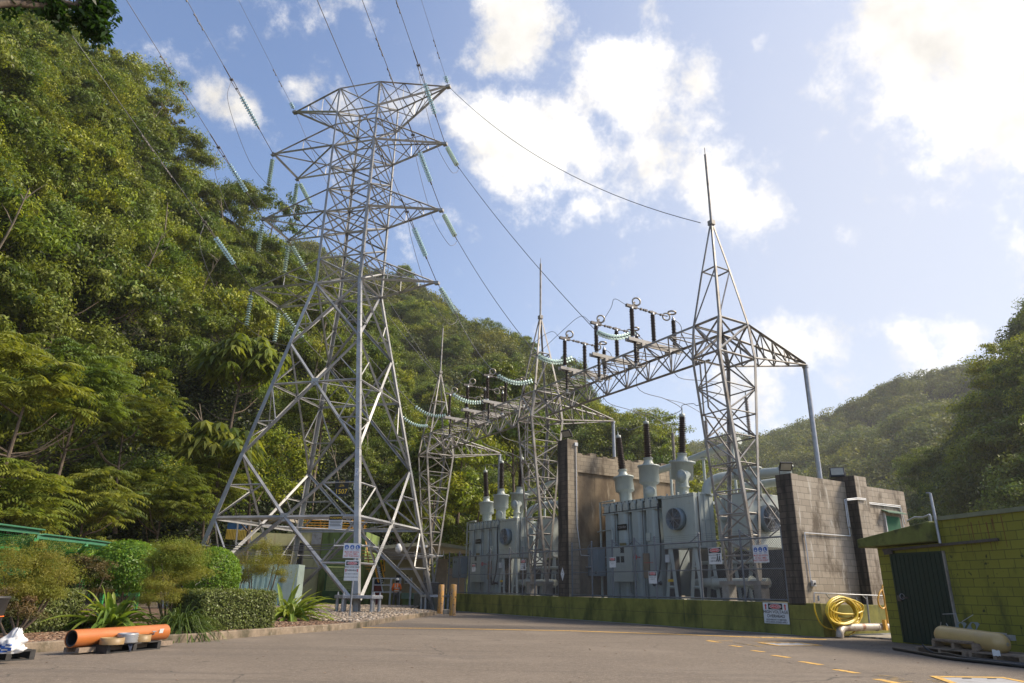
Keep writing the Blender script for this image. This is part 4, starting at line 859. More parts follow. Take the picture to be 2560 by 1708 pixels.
def gbeam(k, label):
    s0, s1 = GS[k]+.67, GS[k+1]-.67; r = root('gantry_beam', label, 'gantry beam', Yd((s0+s1)/2, GT, ZB), 'lattice gantry beams')
    hv = .796; zt = lambda f: ZT; zb = lambda f: ZB-.0
    n = 8; A = lambda c, f: Yd(s0+(s1-s0)*f, GT+(-hv if c in (0, 2) else hv), ZT if c < 2 else ZB)
    K = lambda f: Yd(s0+(s1-s0)*f, GT, 9.98)
    mb = MB(); mb.ang(A(0, 0), A(0, 1), .09, UP-V, .012); mb.ang(A(1, 0), A(1, 1), .09, UP+V, .012); mb.ang(K(0), K(1), .10, -UP, .012)
    mb.build('chords', 'steel2', r); mb = MB()
    for q in range(n):
        f0, f1, fm = q/n, (q+1)/n, (q+.5)/n
        for c in (0, 1): mb.ang(A(c, f0), K(fm), .055, V); mb.ang(K(fm), A(c, f1), .055, V); mb.ang(A(c, fm), K(fm), .038, V)
        mb.ang(A(0, f0), A(1, f0), .055); mb.ang(A(0, f0), A(1, fm), .045); mb.ang(A(1, fm), A(0, f1), .045); mb.ang(A(0, fm), A(1, fm), .04)
    mb.build('lattice', 'steel2', r)
    return r
gbeam(0, 'nearer lattice gantry beam spanning between the nearest and middle columns')
gbeam(1, 'farther lattice gantry beam spanning between the middle and farthest columns')
# ------------------------------------------------------------------ disconnectors on the beams
def post(mb_p, mb_c, p, h, r=.085, ax=UP):
    n = int(h/.075)
    prof = []
    for k in range(n):
        z = k*h/n; rr = r*(1.32 if k % 2 else 1.18); prof += [(r*.75, z), (rr, z+h/n*.55), (rr*.98, z+h/n*.65), (r*.75, z+h/n*.8)]
    mb_p.lathe(prof, p, ax, 12); mb_c.lathe([(r*1.1, -.08), (r*1.1, 0)], p, ax, 10); mb_c.lathe([(r*.95, h), (r*.95, h+.09), (r*.4, h+.1), (r*.4, h+.2)], p, ax, 10)
def disconnector(s, label, parent=None):
    """three brown posts in a row across the beam, ringed contact at the front one"""
    r = root('disconnector_switch', label, 'switch', Yd(s, GT, ZT+.15), 'brown post disconnectors on the beams')
    mb = MB(); zc = 11.34
    for e in (-.13, .07): mb.frame(Yd(s+e, -.95, zc+.06), U*.06, V*3.15, UP*.15)
    for t in (-.16, 1.43): mb.frame(Yd(s-.16, t-.08, zc-.1), U*.32, V*.16, UP*.16)
    mb.build('base_channel', 'steel2', r)
    tops = []
    for q, t in enumerate((-.62, .60, 1.85)):
        pm, cm = MB(), MB(); zb_ = 11.64; h = 1.28
        post(pm, cm, Yd(s, t, zb_), h); o = pm.build('post_insulator', 'porc', r); cm.build('metal_fittings', 'pipe', o); tops.append(Yd(s, t, zb_+h+.12))
    mb = MB(); mb.torus(tops[0]+UP*.30+V*.30, (U*.9+V*.4), .175, .038, 22, 8); mb.build('corona_ring', 'bronze', r)
    mb = MB(); mb.torus(tops[2]-UP*.02-V*.42, (U*.9+V*.4), .17, .035, 22, 8); mb.torus(tops[2]+UP*.26-V*.05, UP+V*.15, .17, .04, 22, 8); mb.build('corona_ring', 'bronze', r)
    mb = MB(); a, b, c = tops; mb.tube([a-V*.3-UP*.02, a+V*.3, b-V*.25, b+V*.3, c-V*.35+UP*.02], .026, 7)
    mb.frame(a-V*.3-U*.06-UP*.06, V*.6, U*.12, UP*.12); mb.frame(b-V*.2-U*.06-UP*.05, V*.4, U*.12, UP*.08); mb.bar(a-UP*.02, a+UP*.25+V*.2, .06)
    for t in (.55, .85): mb.bar(a+V*t-U*.05, a+V*t+U*.05, .09)
    for t in (-.5, .5): mb.bar(b+V*t-U*.05, b+V*t+U*.05, .08)
    mb.build('switch_blade', 'darksteel', r)
    # lower rotating insulator under the beam
    pm, cm = MB(), MB(); post(pm, cm, Yd(s, -.5, ZT+.2), 1.0, .07, -UP); o = pm.build('drive_insulator', 'porc', r)
    cm.frame(Yd(s-.12, -.62, ZT-.98), U*.24, V*.24, UP*.03); cm.build('metal_fittings', 'pipe', o)
    return tops
DT = []
DS = [4.3, 6.78, 9.25, 16.85, 19.3, 21.7]
for k, s in enumerate(DS):
    q = ('first', 'second', 'third', 'fourth', 'fifth', 'sixth')[k]
    DT.append(disconnector(s, f'brown post disconnector with corona rings, {q} from the right on the gantry beams'))
for k, gk in enumerate(('A', 'B', 'C', 'D', 'E', 'Fq')):
    tp = DT[k]; a = tp[0]-V*.3
    g = GAT[gk]; hd = (TIP['AR']-g); hd.z = 0; hd.normalize(); e = g+hd*2.3+UP*.78
    wire('jumper', f'thin bare jumper arching to the {ordn[gk]} disconnector from the right', smooth([a, a+UP*.35-V*.3+U*.4, a.lerp(e, .5)+UP*.45, e], 7), .012, 'cable', group='jumpers on the gantry')
# drop leads to the transformers are built after them

# ------------------------------------------------------------------ transformers
def transformer(label):
    X = 0.0; r = root('transformer', label, 'transformer', Yd(6.5, 3.0, WT), 'large grey power transformers'); B = WT-.02
    # main tank with rounded vertical stiffening columns
    mb = MB(); mb.frame(Yd(5.75, 2.35, B+.15), U*3.75, V*2.7, UP*3.9); mb.build('tank', 'grey', r, bevel=.02)
    for q, (sa, sb) in enumerate(((5.78, 6.62), (6.70, 7.56), (7.64, 8.48), (8.56, 9.42))):
        mb = MB(); w = sb-sa; poly = [Yd(sa+w*.02, 2.36, B), Yd(sa+w*.02, 2.0, B), Yd(sa+w*.10, 1.80, B), Yd(sa+w*.24, 1.66, B), Yd(sa+w*.36, 1.62, B), Yd(sb-w*.22, 1.62, B), Yd(sb-w*.12, 1.68, B), Yd(sb-w*.06, 1.80, B), Yd(sb-w*.03, 2.36, B)]
        mb.prism(poly, UP*3.62); o = mb.build('tank_bulge', 'grey', r)
        mb = MB(); mb.frame(Yd(sa-.02, 1.60, B+3.62), U*(w+.04), V*.55, UP*.05); mb.build('rim', 'grey', o)
        for e in (sa+.06, sb-.36):
            mb = MB(); mb.prism([Yd(e, 1.66, B+3.67), Yd(e+.30, 1.66, B+3.67), Yd(e+.30, 1.66, B+3.98), Yd(e+.22, 1.66, B+4.08), Yd(e+.08, 1.66, B+4.08), Yd(e, 1.66, B+3.98)], V*.12)
            mb.lathe([(.025, 0), (.025, .03)], Yd(e+.15, 1.65, B+3.82), -V, 8); mb.build('lifting_lug', 'grey2', o)
    mb = MB(); mb.frame(Yd(5.6, 1.75, B+4.05), U*4.0, V*3.4, UP*.12); mb.build('tank_cover', 'grey', r)
    # end frame pipework at the far side
    mb = MB(); mb.tube([Yd(9.75, 1.75, B), Yd(9.75, 1.75, B+4.25), Yd(8.7, 1.75, B+4.25)], .055, 8); mb.tube([Yd(9.95, 1.7, B+2.9), Yd(8.75, 1.55, B+2.95), Yd(8.62, 1.5, B+2.85), Yd(8.6, 1.5, B+1.6), Yd(8.7, 1.5, B+.9)], .025, 6); mb.build('side_pipework', 'grey2', r)
    # bushings
    for q, (s, z1, tx, rad) in enumerate(((9.0, 5.35, .13, .45), (7.35, 5.45, .01, .46), (5.35, 5.2, -.09, .48))):
        ax = (UP+U*tx).normalized(); p = Yd(s, 2.75, B+4.15); tur = MB(); hh = [1.05, 1.35, 1.35][q]
        if q < 2: tur.lathe([(rad*.66, 0), (rad*.66, hh*.55), (rad*.95, hh*.62), (rad, hh*.64), (rad, hh+.22), (rad*1.12, hh+.22), (rad*1.12, hh+.29), (rad*.62, hh+.29)], p, ax, 24)
        else: tur.lathe([(rad*.6, 0), (rad*.62, .75), (rad, .76), (rad, 1.45), (rad*1.2, 1.46), (rad*1.2, 1.54), (rad*.5, 1.55)], p, ax, 24); hh = 1.25
        o = tur.build('bushing_turret', 'grey', r)
        fl = MB(); pt_ = p+ax*(hh+.29); fl.lathe([(.27, 0), (.24, .12), (.20, .20), (.20, .30), (.23, .31), (.23, .36)], pt_, ax, 16)
        for a in range(12): an = a*math.pi/6; x = U*math.cos(an)+V*math.sin(an); fl.bar(pt_+x*.24, pt_+x*.24+ax*.10, .035)
        fl.build('bolted_flange', 'grey2', o)
        pm = MB(); h = 1.62; n = 19; prof = []
        for k in range(n):
            z = k*h/n; rb_ = .185-.035*k/n; prof += [(rb_*.66, z), (rb_*1.05, z+h/n*.45), (rb_*1.05, z+h/n*.58), (rb_*.66, z+h/n*.72)]
        bp = MB(); bp.lathe(prof, pt_+ax*.36, ax, 18); bo = bp.build('bushing', 'porc', r)
        cm = MB(); tp = pt_+ax*(.36+h); cm.lathe([(.12, 0), (.13, .02), (.13, .13), (.05, .14), (.03, .2), (.02, .34)], tp, ax, 14); cm.build('terminal_cap', 'grey2', bo)
        BT.append(tp+ax*.34)
        if q == 1:
            m2 = MB(); c = p+ax*.4-V*.30-U*.35; m2.lathe([(.20, 0), (.25, .005), (.25, .05), (.05, .06)], c, (-V-U*.55), 20); m2.build('inspection_cover', 'grey2', o)
    # pump and elbow in front of the right bushing
    mb = MB(); c = Yd(4.62, 2.2, B+4.05); mb.lathe([(.22, 0), (.22, .04), (.15, .05), (.14, .38), (.21, .39), (.21, .44), (.15, .45)], c, UP, 18); mb.tube(smooth([c+UP*.4, c+UP*.75, c+UP*1.0+V*.2], 5), .17, 14); mb.build('oil_pipe_elbow', 'grey2', r)
    mb = MB(); cc = c+UP*.85-V*.12; mb.lathe([(.27, 0), (.29, .06), (.22, .07), (.22, .12), (.14, .13), (.14, .17), (.05, .18)], cc, -V, 22)
    for a in range(12): an = a*math.pi/6; mb.bar(cc+U*math.cos(an)*.25+UP*math.sin(an)*.25, cc-V*.1+U*math.cos(an)*.25+UP*math.sin(an)*.25, .03)
    mb.build('oil_pump', 'grey', r)
    # big curved oil pipes running right
    mb = MB(); mb.tube(smooth([Yd(3.55, 2.3, B+4.05), Yd(3.5, 2.4, B+4.45), Yd(3.2, 2.7, B+4.72), Yd(2.7, 3.2, B+4.82), Yd(1.9, 3.8, B+4.86), Yd(1.15, 4.2, B+4.86)], 6), .19, 16); mb.tube([Yd(3.2, 4.2, B+4.5), Yd(2.0, 4.8, B+4.6), Yd(1.0, 5.0, B+4.6)], .17, 14)
    for s, t in ((2.1, 3.65), (1.05, 4.25)): mb.lathe([(.2, -1.1), (.2, -.55), (.26, -.54), (.26, -.48), (.2, -.47), (.2, .12), (.28, .13), (.28, .2), (.1, .21)], Yd(s, t, B+4.9), UP, 18)
    mb.build('oil_pipe', 'grey2', r)
    mb = MB(); mb.lathe([(.27, 0), (.29, .06), (.22, .07), (.22, .12), (.14, .13), (.14, .17), (.05, .18)], Yd(2.45, 3.15, B+4.86), -V-U*.2, 22); mb.build('oil_pump', 'grey', r)
    # conservator pipe high at the back
    mb = MB(); mb.tube([Yd(9.6, 5.3, 7.15), Yd(8.0, 5.35, 7.3), Yd(4.2, 5.4, 7.85)], .17, 14); mb.lathe([(.2, 0), (.2, .1)], Yd(9.6, 5.3, 7.15), U, 14); mb.build('conservator_pipe', 'grey2', r)
    for s, zz in ((8.6, 7.15), (6.4, 7.4), (4.6, 7.7)):
        mb = MB(); mb.tube([Yd(s, 5.36, B+4.1), Yd(s, 5.36, zz)], .07, 8); mb.lathe([(.15, 0), (.15, .05)], Yd(s, 5.36, zz-.1), UP, 12); mb.build('pipe_stand', 'grey2', r)
    for s, zz in ((8.35, 7.35), (6.1, 7.55), (3.6, 7.95)):
        pm = MB(); n = 22; h = 1.5 if s > 4 else 1.7; prof = []
        for k in range(n): z = k*h/n; prof += [(.055, z), (.10, z+h/n*.5), (.055, z+h/n*.75)]
        q = MB(); q.lathe(prof, Yd(s, 5.4, zz+.1), UP, 12); o = q.build('surge_arrester', 'porc2', r); q = MB(); q.tube([Yd(s, 5.4, zz-.1), Yd(s, 5.4, zz+.1)], .07, 8); q.tube([Yd(s, 5.4, zz+.1+h), Yd(s, 5.4, zz+.35+h)], .03, 6); q.build('fittings', 'grey2', o); AT.append(Yd(s, 5.4, zz+.35+h))
    # cooler boxes
    def cooler(s0, s1, t0, t1, z0, z1, fan_face):
        mb = MB(); mb.frame(Yd(s0, t0, z0), U*(s1-s0), V*(t1-t0), UP*(z1-z0)); o = mb.build('cooler_box', 'grey2', r, bevel=.012)
        mb = MB()
        mb.frame(Yd(s0-.03, t0+.25, z0-.02), U*.03, V*.10, UP*(z1-z0+.06)); mb.frame(Yd(s0-.025, t0+.55, z0), U*.025, V*.04, UP*(z1-z0)); mb.frame(Yd(s0-.025, t0+.85, z0), U*.025, V*.04, UP*(z1-z0)); mb.frame(Yd(s0-.025, t0+.35, (z0+z1)/2), U*.024, V*(t1-t0-.35), UP*.04)
        mb.frame(Yd(s0-.035, t0+.25, z1-.05), U*.035, V*(t1-t0-.25), UP*.09) ; mb.frame(Yd(s0-.035, t0, z0-.04), U*(s1-s0+.07), V*(t1-t0), UP*.04)
        if fan_face == 's': mb = MB(); mb.frame(Yd(s0-.03, t1-.25, z0), U*.03, V*.2, UP*(z1-z0))
        mb.build('stiffener', 'grey', o)
        mb = MB()
        for e in (.25, .5, .85): mb.torus(Yd(s0+(s1-s0)*e, t0+.08, z1+.05), U, .04, .018, 10, 6)
        mb.build('lifting_eye', 'grey2', o)
        c, ax, x = (Yd((s0+s1)/2-.02, t0, (z0+z1)/2+.05), -V, U) if fan_face == 't' else (Yd(s0, t0+1.0, (z0+z1)/2+.05), -U, V)
        fr = .44 if fan_face == 't' else .52; o = MB(); o.lathe([(fr-.01, 0), (fr, 0), (fr, .30), (fr-.02, .30), (fr-.025, .02)], c, ax, 32, cap=False); o.lathe([(fr-.03, .0), (.01, .001)], c+ax*.012, ax, 32, cap=False); f = o.build('fan_shroud', 'bluegrey', r)
        o = MB(); o.lathe([(.12, .10), (.12, .2), (.05, .21)], c, ax, 14)
        for a in range(6):
            an = a*math.pi/3+.3; e1 = x*math.cos(an)+UP*math.sin(an); e2 = x*math.cos(an+.62)+UP*math.sin(an+.62); o.add([c+ax*.10+e1*.1, c+ax*.07+e1*(fr-.06), c+ax*.17+e2*(fr-.06), c+ax*.17+e2*.1], [(0, 1, 2, 3)])
        o.build('fan_blades', 'darksteel', f)
        o = MB()
        for k in range(9): o.torus(c+ax*.305, ax, .05+k*(fr-.05)/8.6, .006, 36, 4)
        for a in range(4): an = a*math.pi/4; e1 = x*math.cos(an)+UP*math.sin(an); o.bar(c+ax*.31-e1*fr, c+ax*.31+e1*fr, .012)
        o.build('fan_guard', 'pipe', f)
    cooler(3.5, 5.33, 1.5, 2.62, 3.07, 5.15, 't')
    cooler(2.05, 3.45, 2.95, 5.3, 3.07, 5.15, 's')
    mb = MB(); mb.frame(Yd(3.2, 2.72, 3.3), U*.25, V*.22, UP*1.7); mb.lathe([(.26, 0), (.26, .04), (.08, .05)], Yd(3.19, 2.8, 4.3), -U, 20); mb.build('header_pipe', 'grey2', r)
    # A-frame stands
    for s, t in ((5.1, 1.6), (3.75, 1.6), (3.75, 2.5), (3.2, 3.1), (2.2, 3.1), (2.2, 5.0)):
        mb = MB(); mb.ang(Yd(s+.28, t-.05, B), Yd(s+.02, t, 3.07), .13, -V); mb.ang(Yd(s-.28, t-.05, B), Yd(s-.02, t, 3.07), .13, -V); mb.ang(Yd(s+.22, t, 1.55), Yd(s-.22, t, 1.55), .08, -V); mb.ang(Yd(s+.12, t, 2.3), Yd(s-.12, t, 2.3), .08, -V); mb.frame(Yd(s-.45, t-.12, B), U*.9, V*.3, UP*.03); mb.build('stand_leg', 'grey2', r)
    # lower pipes
    mb = MB(); mb.tube(smooth([Yd(4.6, 2.6, 1.65), Yd(4.2, 2.1, 1.7), Yd(3.7, 2.0, 1.72), Yd(2.9, 2.2, 1.72), Yd(.9, 2.3, 1.72)], 5), .17, 14); mb.tube([Yd(4.6, 2.8, 2.5), Yd(1.5, 3.0, 2.5)], .08, 10)
    mb.lathe([(.25, 0), (.25, .05)], Yd(3.3, 2.15, 1.72), U, 16); mb.lathe([(.25, 0), (.25, .05)], Yd(1.6, 2.27, 1.72), U, 16); mb.build('lower_oil_pipe', 'grey2', r)
    mb = MB()
    for s in (2.6, 1.75, 1.2): mb.ang(Yd(s+.2, 2.1, B), Yd(s+.03, 2.2, 1.75), .1, -V); mb.ang(Yd(s-.2, 2.1, B), Yd(s-.03, 2.2, 1.75), .1, -V)
    mb.build('pipe_support', 'grey2', r)
    mb = MB(); mb.frame(Yd(3.3, 3.4, B), U*2.4, V*1.5, UP*1.6); mb.frame(Yd(5.3, 1.9, B), U*.4, V*.4, UP*2.6); mb.build('control_plinth', 'darksteel', r)
    mb = MB(); mb.frame(Yd(.2, 3.3, B), U*3.0, V*.12, UP*1.85); mb.frame(Yd(.6, 2.75, B), U*.9, V*.5, UP*1.1); mb.frame(Yd(4.2, 2.9, B), U*1.1, V*.1, UP*2.0); mb.build('shade_filler', 'darksteel', r)  # added dark boxes standing in for the shade below the coolers
    # cabinets on the front
    mb = MB(); mb.frame(Yd(9.35, 1.2, 2.0), U*1.15, V*.45, UP*1.25); cb = mb.build('control_cabinet', 'bluegrey', r, bevel=.01)
    mb = MB(); mb.frame(Yd(10.2, 1.19, 2.85), U*.1, V*.012, UP*.16); mb.frame(Yd(10.0, 1.19, 2.85), U*.08, V*.012, UP*.12); mb.frame(Yd(9.45, 1.19, 2.1), U*.12, V*.012, UP*.1); mb.build('gauges', 'black', cb)
    mb = MB(); mb.frame(Yd(7.15, 1.32, 1.75), U*1.35, V*.32, UP*1.5); cb = mb.build('control_cabinet', 'grey2', r, bevel=.01)
    for a, z in ((7.95, 2.95), (7.95, 2.55), (8.25, 2.55)):
        mb = MB(); mb.frame(Yd(a-.3, 1.305, z), U*.22, V*.014, UP*.26); mb.build('cabinet_window', 'black', cb)
    mb = MB(); mb.frame(Yd(6.35, 1.55, 1.9), U*.35, V*.08, UP*1.0); mb.build('side_cabinet', 'brownc', r)
    mb = MB(); mb.frame(Yd(5.95, 1.4, 2.5), U*.5, V*.02, UP*.02); mb.torus(Yd(6.9, 1.3, 2.75), -V, .09, .02, 14, 6); mb.lathe([(.02, 0), (.02, .3)], Yd(6.9, 1.28, 2.75), V, 6); mb.build('valve_wheel', 'red', r)
    mb = MB(); mb.frame(Yd(4.9, 1.55, 1.75), U*.42, V*.1, UP*.1); mb.build('yellow_tag', 'yellow', r)
    mb = MB(); mb.tube(smooth([Yd(5.55, 1.5, 4.9), Yd(5.5, 1.45, 4.2), Yd(5.52, 1.5, 3.2), Yd(5.6, 1.45, 2.2), Yd(5.9, 1.4, 1.6), Yd(6.2, 1.5, 2.0)], 6), .035, 6); mb.build('cable_bundle', 'rubber', r)
    # small fittings: conduits, junction boxes, seams and bolts
    mb = MB()
    for s, z0, z1 in ((7.60, 1.3, 4.78), (6.66, 1.2, 4.78), (8.52, 2.0, 4.78)): mb.tube([Yd(s, 1.60, z0), Yd(s, 1.60, z1)], .018, 6)
    mb.tube([Yd(9.4, 1.6, 4.78), Yd(5.7, 1.6, 4.78)], .02, 6); mb.build('conduit_run', 'darksteel', r); mb = MB(); mb.tube(smooth([Yd(3.9, 1.48, 3.0), Yd(4.2, 1.45, 2.6), Yd(4.5, 1.46, 2.1), Yd(4.6, 1.5, 1.3)], 4), .025, 6); mb.build('fan_cable', 'rubber', r); mb = MB(); mb.tube([Yd(3.46, 1.7, 3.1), Yd(3.46, 1.7, 5.0)], .02, 6); mb.build('conduit_run', 'darksteel', r)
    for s, t, z, w_, h_ in ((6.2, 1.56, 3.4, .26, .34), (8.05, 1.56, 2.45, .2, .22), (4.95, 1.47, 3.15, .2, .16), (3.7, 1.47, 4.75, .16, .12), (5.05, 1.47, 2.5, .22, .3)):
        mb = MB(); mb.frame(Yd(s, t, z), U*w_, V*.08, UP*h_); mb.build('junction_box', 'grey2' if s != 5.05 else 'white', r)
    mb = MB()
    for k in range(14): mb.frame(Yd(5.85+k*.26, 1.735, B+4.07), U*.04, V*.02, UP*.08)
    for k in range(9): mb.frame(Yd(3.58+k*.21, 1.488, 3.12), U*.025, V*.012, UP*.025); mb.frame(Yd(3.58+k*.21, 1.488, 5.08), U*.025, V*.012, UP*.025)
    mb.frame(Yd(3.5, 1.492, 3.2), U*1.83, V*.008, UP*.012); mb.frame(Yd(3.5, 1.492, 5.02), U*1.83, V*.008, UP*.012); mb.build('bolt_rows', 'darksteel', r)
    mb = MB(); mb.lathe([(.09, 0), (.09, .02), (.05, .03), (.05, .2), (.09, .21), (.09, .24)], Yd(5.9, 1.75, 1.7), -V, 12); mb.torus(Yd(5.9, 1.45, 1.7), V, .1, .012, 14, 5); mb.build('drain_valve', 'darksteel', r)
    # maker's plate
    pl = MB(); pl.frame(Yd(7.76, 1.60, 3.95), U*.62, V*.03, UP*.26); po = pl.build('nameplate', 'black', r); vs, fs = textmesh('TOSHIBA', .145, bold=.02); c = Yd(8.07, 1.598, 4.08)
    mb = MB(); mb.add([c-U*v.x+UP*v.y for v in vs], fs); mb.build('lettering', 'pipe', po)
    pl = MB(); pl.frame(Yd(7.84, 1.60, 2.95), U*.42, V*.03, UP*.45); pl.build('rating_plate', mat('brass_plate', (.20, .17, .08), .5, .3), r)
    return r
BT, AT = [], []
tr1 = transformer('large grey transformer in the nearer bay, beside the right block wall')
TD = 13.35
tr2 = copy_tree(tr1, None, U*TD); tr2['label'] = 'large grey transformer in the farther bay, left of the tall brown fire wall'
BT2 = [p+U*TD for p in BT]; AT2 = [p+U*TD for p in AT]
# drop leads
for tset, aset, base, nm in ((BT, AT, 0, 'nearer'), (BT2, AT2, 3, 'farther')):
    for q in range(3):
        bt = tset[q]; at_ = aset[q]; ds = DS[base+(2-q)]; tp = DT[base+(2-q)][2]
        top = Yd(ds, GT+.8, 10.4); mid = top.lerp(at_, .45)
        nn = ('left', 'middle', 'right')[q]
        wire('drop_lead', f'drop lead from the beam to the {nn} bushing of the {nm} transformer', smooth([tp, tp+V*.5-UP*.5, top+V*.3, mid, mid+(at_-mid)*.35-UP*.25-U*.1, bt.lerp(mid, .55)-UP*.55-U*.25, bt.lerp(mid, .25)-UP*.12+(at_-bt)*.08, bt+UP*.16+(mid-bt)*.03, bt], 6), .016, 'cable', group='drop leads to the bushings')
        wire('arrester_lead', f'lead from the beam to the {nn} surge arrester of the {nm} transformer', smooth([mid, mid.lerp(at_, .5)+UP*.15, at_], 6), .014, 'cable', group='drop leads to the bushings')

# ------------------------------------------------------------------ chain-link fence
FT, FB = 3.10, 1.17
M['mesh'] = mat('chain_link_wire', (.25, .26, .28), .5, .5)
def fence(s0, s1, posts, label, strut, side=None, t=.12):
    r = root('chain_link_fence', label, 'fence', Yd((s0+s1)/2, t, WT-.05))
    for k, s in enumerate(posts):
        mb = MB(); mb.tube([Yd(s, t, WT-.02), Yd(s, t, FT+.28)], .035, 8); mb.sphere(Yd(s, t, FT+.29), .045, 8, 5); mb.build('post', 'fpipe', r)
    mb = MB(); mb.tube([Yd(s0, t, FT), Yd(s1, t, FT)], .028, 8); mb.build('top_rail', 'fpipe', r)
    mb = MB(); mb.tube([Yd(s0, t, 2.12), Yd(s1, t, 2.12)], .02, 8); mb.build('middle_rail', 'fpipe', r)
    mb = MB(); mb.tube([Yd(s0, t, FB), Yd(s1, t, FB)], .028, 8); mb.build('bottom_rail', 'fpipe', r)
    mb = MB()
    for s, d in strut: mb.tube([Yd(s, t, FT+.25), Yd(s+d, t, FT-.02)], .018, 6)
    if mb.v: mb.build('brace', 'fpipe', r)
    mb = MB()
    for k in range(4): mb.tube([Yd(s0, t, FT+.06+.07*k), Yd(s1, t, FT+.05+.07*k)], .004, 3, False)
    mb.build('barbed_wire', 'wire', r)
    mb = MB(); w = FT-FB; x = s0
    segs = []
    n = int((s1-s0+w)/.085)
    for k in range(n):
        a = s0-w+k*.085
        for sg in (1, -1):
            p0, p1 = (a, FB), (a+w, FT)
            if sg < 0: p0, p1 = (a, FT), (a+w, FB)
            u0, u1 = max(p0[0], s0), min(p1[0], s1)
            if u1 <= u0: continue
            zz = lambda u: p0[1]+(p1[1]-p0[1])*(u-p0[0])/w
            d = .0055; A_, B_ = Yd(u0, t+.012*sg-.03, zz(u0)), Yd(u1, t+.012*sg-.03, zz(u1)); n_ = UP*d
            mb.add([A_-n_, B_-n_, B_+n_, A_+n_], [(0, 1, 2, 3)])
    mb.build('wire_mesh', 'mesh', r); return r
fence(-1.55, 9.9, (-1.55, .15, 2.05, 4.4, 5.6, 7.0, 8.4, 9.85), 'galvanised chain link fence in front of the nearer transformer', ((7.0, -.55), (5.6, -.45), (5.6, .45), (2.05, .5), (.15, -.55), (-1.5, .5), (8.4, .4)))
fence(10.85, 22.2, (10.9, 12.9, 14.0, 15.3, 17.3, 19.6, 20.9, 22.2), 'galvanised chain link fence in front of the farther transformer', ((12.9, -.5), (15.3, -.5), (17.3, .5), (19.6, -.5), (20.9, -.5)))
# signs on the fence
FN = -U
def fsign(x, y, w, h, items, label, t=.055): return sign('danger_sign' if 'danger' in label else 'safety_sign', label, ypt(x, y, t), FN, w, h, items)
def danger(w, h, lines, big=.5, fig=False):
    it = [('r', -w/2+.02, h*.16, w/2-.02, h/2-.02, 'black'), ('e', 0, h*.33, w*.40, h*.135, 'white'), ('e', 0, h*.33, w*.375, h*.115, 'red'), ('t', 0, h*.33, h*.17, 'DANGER', 'white', .03)]
    for k, (tx, sz) in enumerate(lines): it.append(('t', -w*.12 if fig else 0, h*(.04-.18*k), sz*h, tx, 'black', .02))
    if fig:
        for dx in (.17, .33):
            x = w*dx; it += [('p', [(x, 0), (x+.03*w/.5, -.02), (x+.02, -.1), (x+.05, -.2), (x+.02, -.2), (x, -.12), (x-.03, -.2), (x-.05, -.19), (x-.02, -.08)], 'black'), ('e', x+.01, .035, .022, .025, 'black')]
    return it
def ppe(w, h):
    it = []
    for k in (-1, 0, 1):
        x = k*w*.32; it += [('e', x, h*.24, w*.125, w*.125, 'blue'), ('e', x, h*.24-.01, w*.06, w*.075, 'white'), ('r', x-w*.055, h*.24-.01, x+w*.055, h*.24+w*.03, 'blue') if k < 1 else ('p', [(x-.02, h*.2), (x+.05, h*.2), (x+.05, h*.31), (x+.02, h*.33)], 'blue'), ('r', x-w*.1, h*.03, x+w*.1, h*.05, 'blue')]
    for k, tx in enumerate(('MUST BE WORN', 'AT ALL TIMES', 'PAST THIS POINT')): it.append(('t', 0, -h*(.10+.14*k), h*.135, tx, 'red', .02))
    return it
fsign(*c3(1267, 665), .42, .40, danger(.42, .40, (('HIGH VOLTAGE', .10), ('KEEP OUT', .10)),), 'small danger sign on the fence left of the grey control cabinet')
fsign(*c3(1562, 776), .46, .44, danger(.46, .44, (('CONFINED SPACE', .11), ('NO ENTRY', .11))), 'small danger sign low on the fence in front of the tank bulges')
fsign(*c3(2020, 616), .60, .56, danger(.60, .56, (('HIGH VOLTAGE', .11), ('WITHIN', .11), ('KEEP OUT', .11)), fig=True), 'danger sign with running figures on the fence below the fan box')
fsign(*c4(417, 601), .62, .56, ppe(.62, .56), 'safety sign with three blue circles on the fence beside the right fire wall')
fsign(*c3(611, 683), .52, .50, danger(.52, .50, (('HIGH VOLTAGE', .11), ('WITHIN', .11), ('KEEP OUT', .11)), fig=True), 'danger sign with running figures on the farther fence')
fsign(*c3(247, 705), .42, .40, danger(.42, .40, (('HIGH VOLTAGE', .10), ('KEEP OUT', .10))), 'small danger sign at the left end of the farther fence')
wallsign = [('a', -.37, .19, .085, 'red'), ('a', .37, .19, .085, 'red'), ('r', -.27, .11, .27, .285, 'black'), ('e', 0, .197, .235, .075, 'white'), ('e', 0, .197, .22, .063, 'red'), ('t', 0, .197, .105, 'DANGER', 'white', .03), ('t', 0, .035, .132, 'HIGH VOLTAGE', 'black', .012), ('t', 0, -.09, .132, 'OVERHEAD', 'black', .03), ('t', 0, -.195, .07, 'LINE HEIGHT 9.9 METRES', 'black'), ('t', 0, -.265, .07, 'EXCLUSION ZONES APPLY', 'black')]
sign('danger_sign', 'large danger high voltage overhead sign on the mossy green wall', Yd(-1.115, -.01, .775), FN, .95, .62, wallsign)
